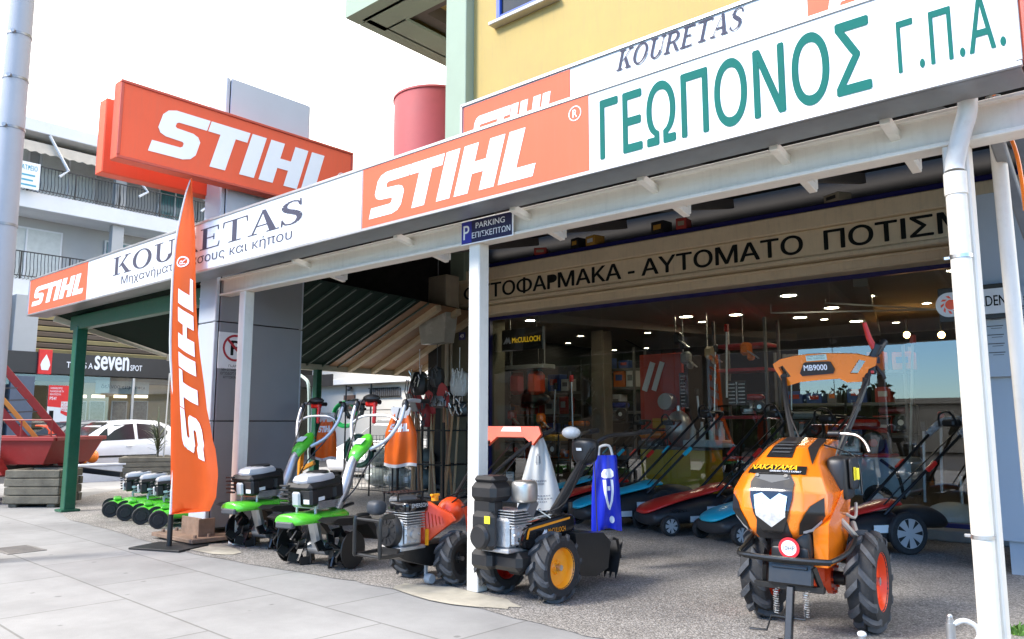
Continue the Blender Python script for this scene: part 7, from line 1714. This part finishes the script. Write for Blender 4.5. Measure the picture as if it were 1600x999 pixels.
p = q(1490, 806, 10.3); t = thing('umbrella_base', 'low white dome on the shop floor at the right', 'base', (p.x, 10.3, .13)); b = MB(); b.ell((0, 0, 0), (.32, .3, .20), 24, z0=0); b.build('dome', mat('dome', (.6, .66, .64), .4), t); b = MB(); b.cyl((.1, 0, .15), (.1, 0, .5), .025); b.build('socket', steel, t)
for i, px in enumerate((1417, 1471)):
    p = q(px, 524, 13.0); t = thing('wall_lamp', ['glowing amber bulb, left of the two at the back right', 'glowing amber bulb, right of the two at the back right'][i], 'lamp', tuple(p), 0, 'amber bulbs at the back of the shop'); b = MB(); b.ell((0, 0, 0), (.05, .05, .05), 12); b.build('bulb', mat('amber_bulb', (1, .6, .2), .5, emis=(1, .52, .16, 18)), t); b = MB(); b.cyl((0, 0, .04), (0, 0, .25), .012); b.build('stem', black_metal, t)
p = q(1300, 595, 9.9)
# ceiling rails
for i, (a, c) in enumerate((((1205, 490), (1475, 484)), ((1290, 474), (1475, 485)))):
    A, C = q(*a, 11.2), q(*c, 10.4); t = thing('ceiling_rail', ['long pale rail under the shop ceiling, lower one', 'long pale rail under the shop ceiling, upper one'][i], 'rail', tuple(A), 0, 'pale rails under the ceiling'); b = MB(); b.bar((0, 0, 0), C-A, .02, .02); b.build('rail', light_grey, t); b = MB(); b.bar((0, 0, 0), (0, 0, max(.05, 2.99-A.z)), .012, .012); b.build('hanger', light_grey, t)

# hanging maker's sign inside the glass, upper left
a, c = q(784, 545, 9.85), q(847, 516, 9.85); w, h = c.x-a.x, .36
t = thing('hanging_sign', 'black hanging sign with yellow lettering inside the left end of the window', 'sign', ((a.x+c.x)/2, 9.85, (a.z+c.z)/2))
b = MB(); b.box((0, .02, 0), (w, .04, h), .004); b.build('board', black_plastic, t); b = MB(); b.box((w/2+.015, .02, 0), (.03, .05, h+.02), .004); b.build('edge', light_grey, t)
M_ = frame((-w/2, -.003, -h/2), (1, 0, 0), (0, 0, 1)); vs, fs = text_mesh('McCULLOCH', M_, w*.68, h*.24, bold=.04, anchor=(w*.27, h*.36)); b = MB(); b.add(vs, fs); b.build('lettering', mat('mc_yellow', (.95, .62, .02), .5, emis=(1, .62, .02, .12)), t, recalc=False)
b = MB(); b.prism([(w*.04, h*.33), (w*.13, h*.66), (w*.16, h*.55), (w*.19, h*.66), (w*.24, h*.33), (w*.19, h*.33), (w*.165, h*.44), (w*.14, h*.33), (w*.11, h*.33), (w*.12, h*.45), (w*.09, h*.33)], M_); b.build('mark', letter_white, t)
b = MB(); b.cyl((-w*.3, .02, h/2), (-w*.3, .02, 2.98-(a.z+c.z)/2), .006, n=6); b.cyl((w*.35, .02, h/2), (w*.35, .02, 2.98-(a.z+c.z)/2), .006, n=6); b.build('wires', steel, t)
p = q(797, 745, 9.75); t = thing('window_notice', 'small white notice stuck inside the window left of the white bag', 'notice', tuple(p)); b = MB(); b.box((0, 0, 0), (.17, .006, .15)); b.build('sheet', sticker, t); b = MB()
for r_ in range(4): b.box((0, -.004, .04-r_*.025), (.12, .001, .007))
b.build('print', grey_plastic, t)

# ================================================================== fittings at the right-hand corner
a, c = PY(1468, 500, 7.55), PY(1592, 440, 7.55)
t = thing('maker_sign', 'black sign with silver pill and red swirl at the right end of the window', 'sign', ((a.x+c.x)/2, 7.55, (a.z+c.z)/2)); w = c.x-a.x; zc_ = (a.z+c.z)/2
z0 = PY(1530, 500, 7.55).z-zc_; z1 = PY(1530, 446, 7.55).z-zc_; h = z1-z0
b = MB(); b.box((0, .02, (z0+z1)/2), (w, .03, h), .004); b.build('board', black_plastic, t)
M_ = frame((-w/2, .002, z0), (1, 0, 0), (0, 0, 1)); pill = []
for i in range(24):
    an = math.pi/2+math.pi*i/23; pill.append((w*.13+h*.34*math.cos(an)*1.0, h*.5+h*.36*math.sin(an)))
for i in range(24):
    an = -math.pi/2+math.pi*i/23; pill.append((w*.93+h*.2*math.cos(an)*1.0, h*.5+h*.36*math.sin(an)))
b = MB(); b.prism(pill, M_, .006); b.build('pill', mat('pill_silver', (.62, .63, .65), .35), t)
M2 = M_ @ Matrix.Translation((w*.16, h*.5, .0075)); b = MB(); b.prism([(h*.15*math.cos(k*math.pi/12), h*.15*math.sin(k*math.pi/12)) for k in range(24)], M2)
for k in range(9):
    an = 2*math.pi*k/9; P_ = lambda r, d: (r*h*math.cos(an+d), r*h*math.sin(an+d)); b.prism([P_(.18, 0), P_(.27, .35), P_(.28, .65), P_(.19, .42)], M2)
b.build('swirl', red_orange, t)
vs, fs = text_mesh('GARDENA', M_ @ Matrix.Translation((0, 0, .0075)), w*.60, h*.30, bold=.02, anchor=(w*.33, h*.36)); b = MB(); b.add(vs, fs); b.build('lettering', letter_black, t, recalc=False)
t = thing('hours_panel', 'pale panel with rows of fine grey print under the maker sign', 'notice', tuple(PY(1560, 520, 7.62))); b = MB(); b.box((0, 0, 0), (.62, .01, .75), .002); b.build('sheet', bluegrey, t); b = MB()
for r_ in range(7):
    for c_ in range(3): b.box((-.2+c_*.18, -.007, .28-r_*.075), (.12, .001, .008)); b.box((-.19+c_*.18, -.007, .26-r_*.075), (.08, .001, .005))
b.build('print', grey_plastic, t)
t = thing('corner_banner', 'orange cloth banner tied at the right end of the canopy', 'banner', (-.36, 4.12, 2.78))
def bf(u, v): return Vector((u*.42, .05*math.sin(u*9+v*3)+.03*math.sin(v*12), -.02-v*.42+u*.04))
b = MB(); b.grid(bf, 14, 14); b.build('cloth', flag_m, t, recalc=False); b = MB(); b.bar((-.02, 0, .0), (.45, 0, .04), .03, .03); b.build('rail', alu, t)
p0 = PY(1556, 160, 4.3); t = thing('orange_cable', 'orange power cable hanging down beside the right-hand post', 'cable', tuple(p0))
b = MB(); b.tube([PY(x, y, 4.6)-p0 for x, y in ((1553, 150), (1562, 172), (1575, 205), (1588, 240), (1596, 280), (1602, 330))], .010, 8, 4); b.build('cable', orange_paint, t); b = MB(); b.box(PY(1556, 158, 4.58)-p0, (.04, .03, .05), .008); b.build('hook', alu, t)
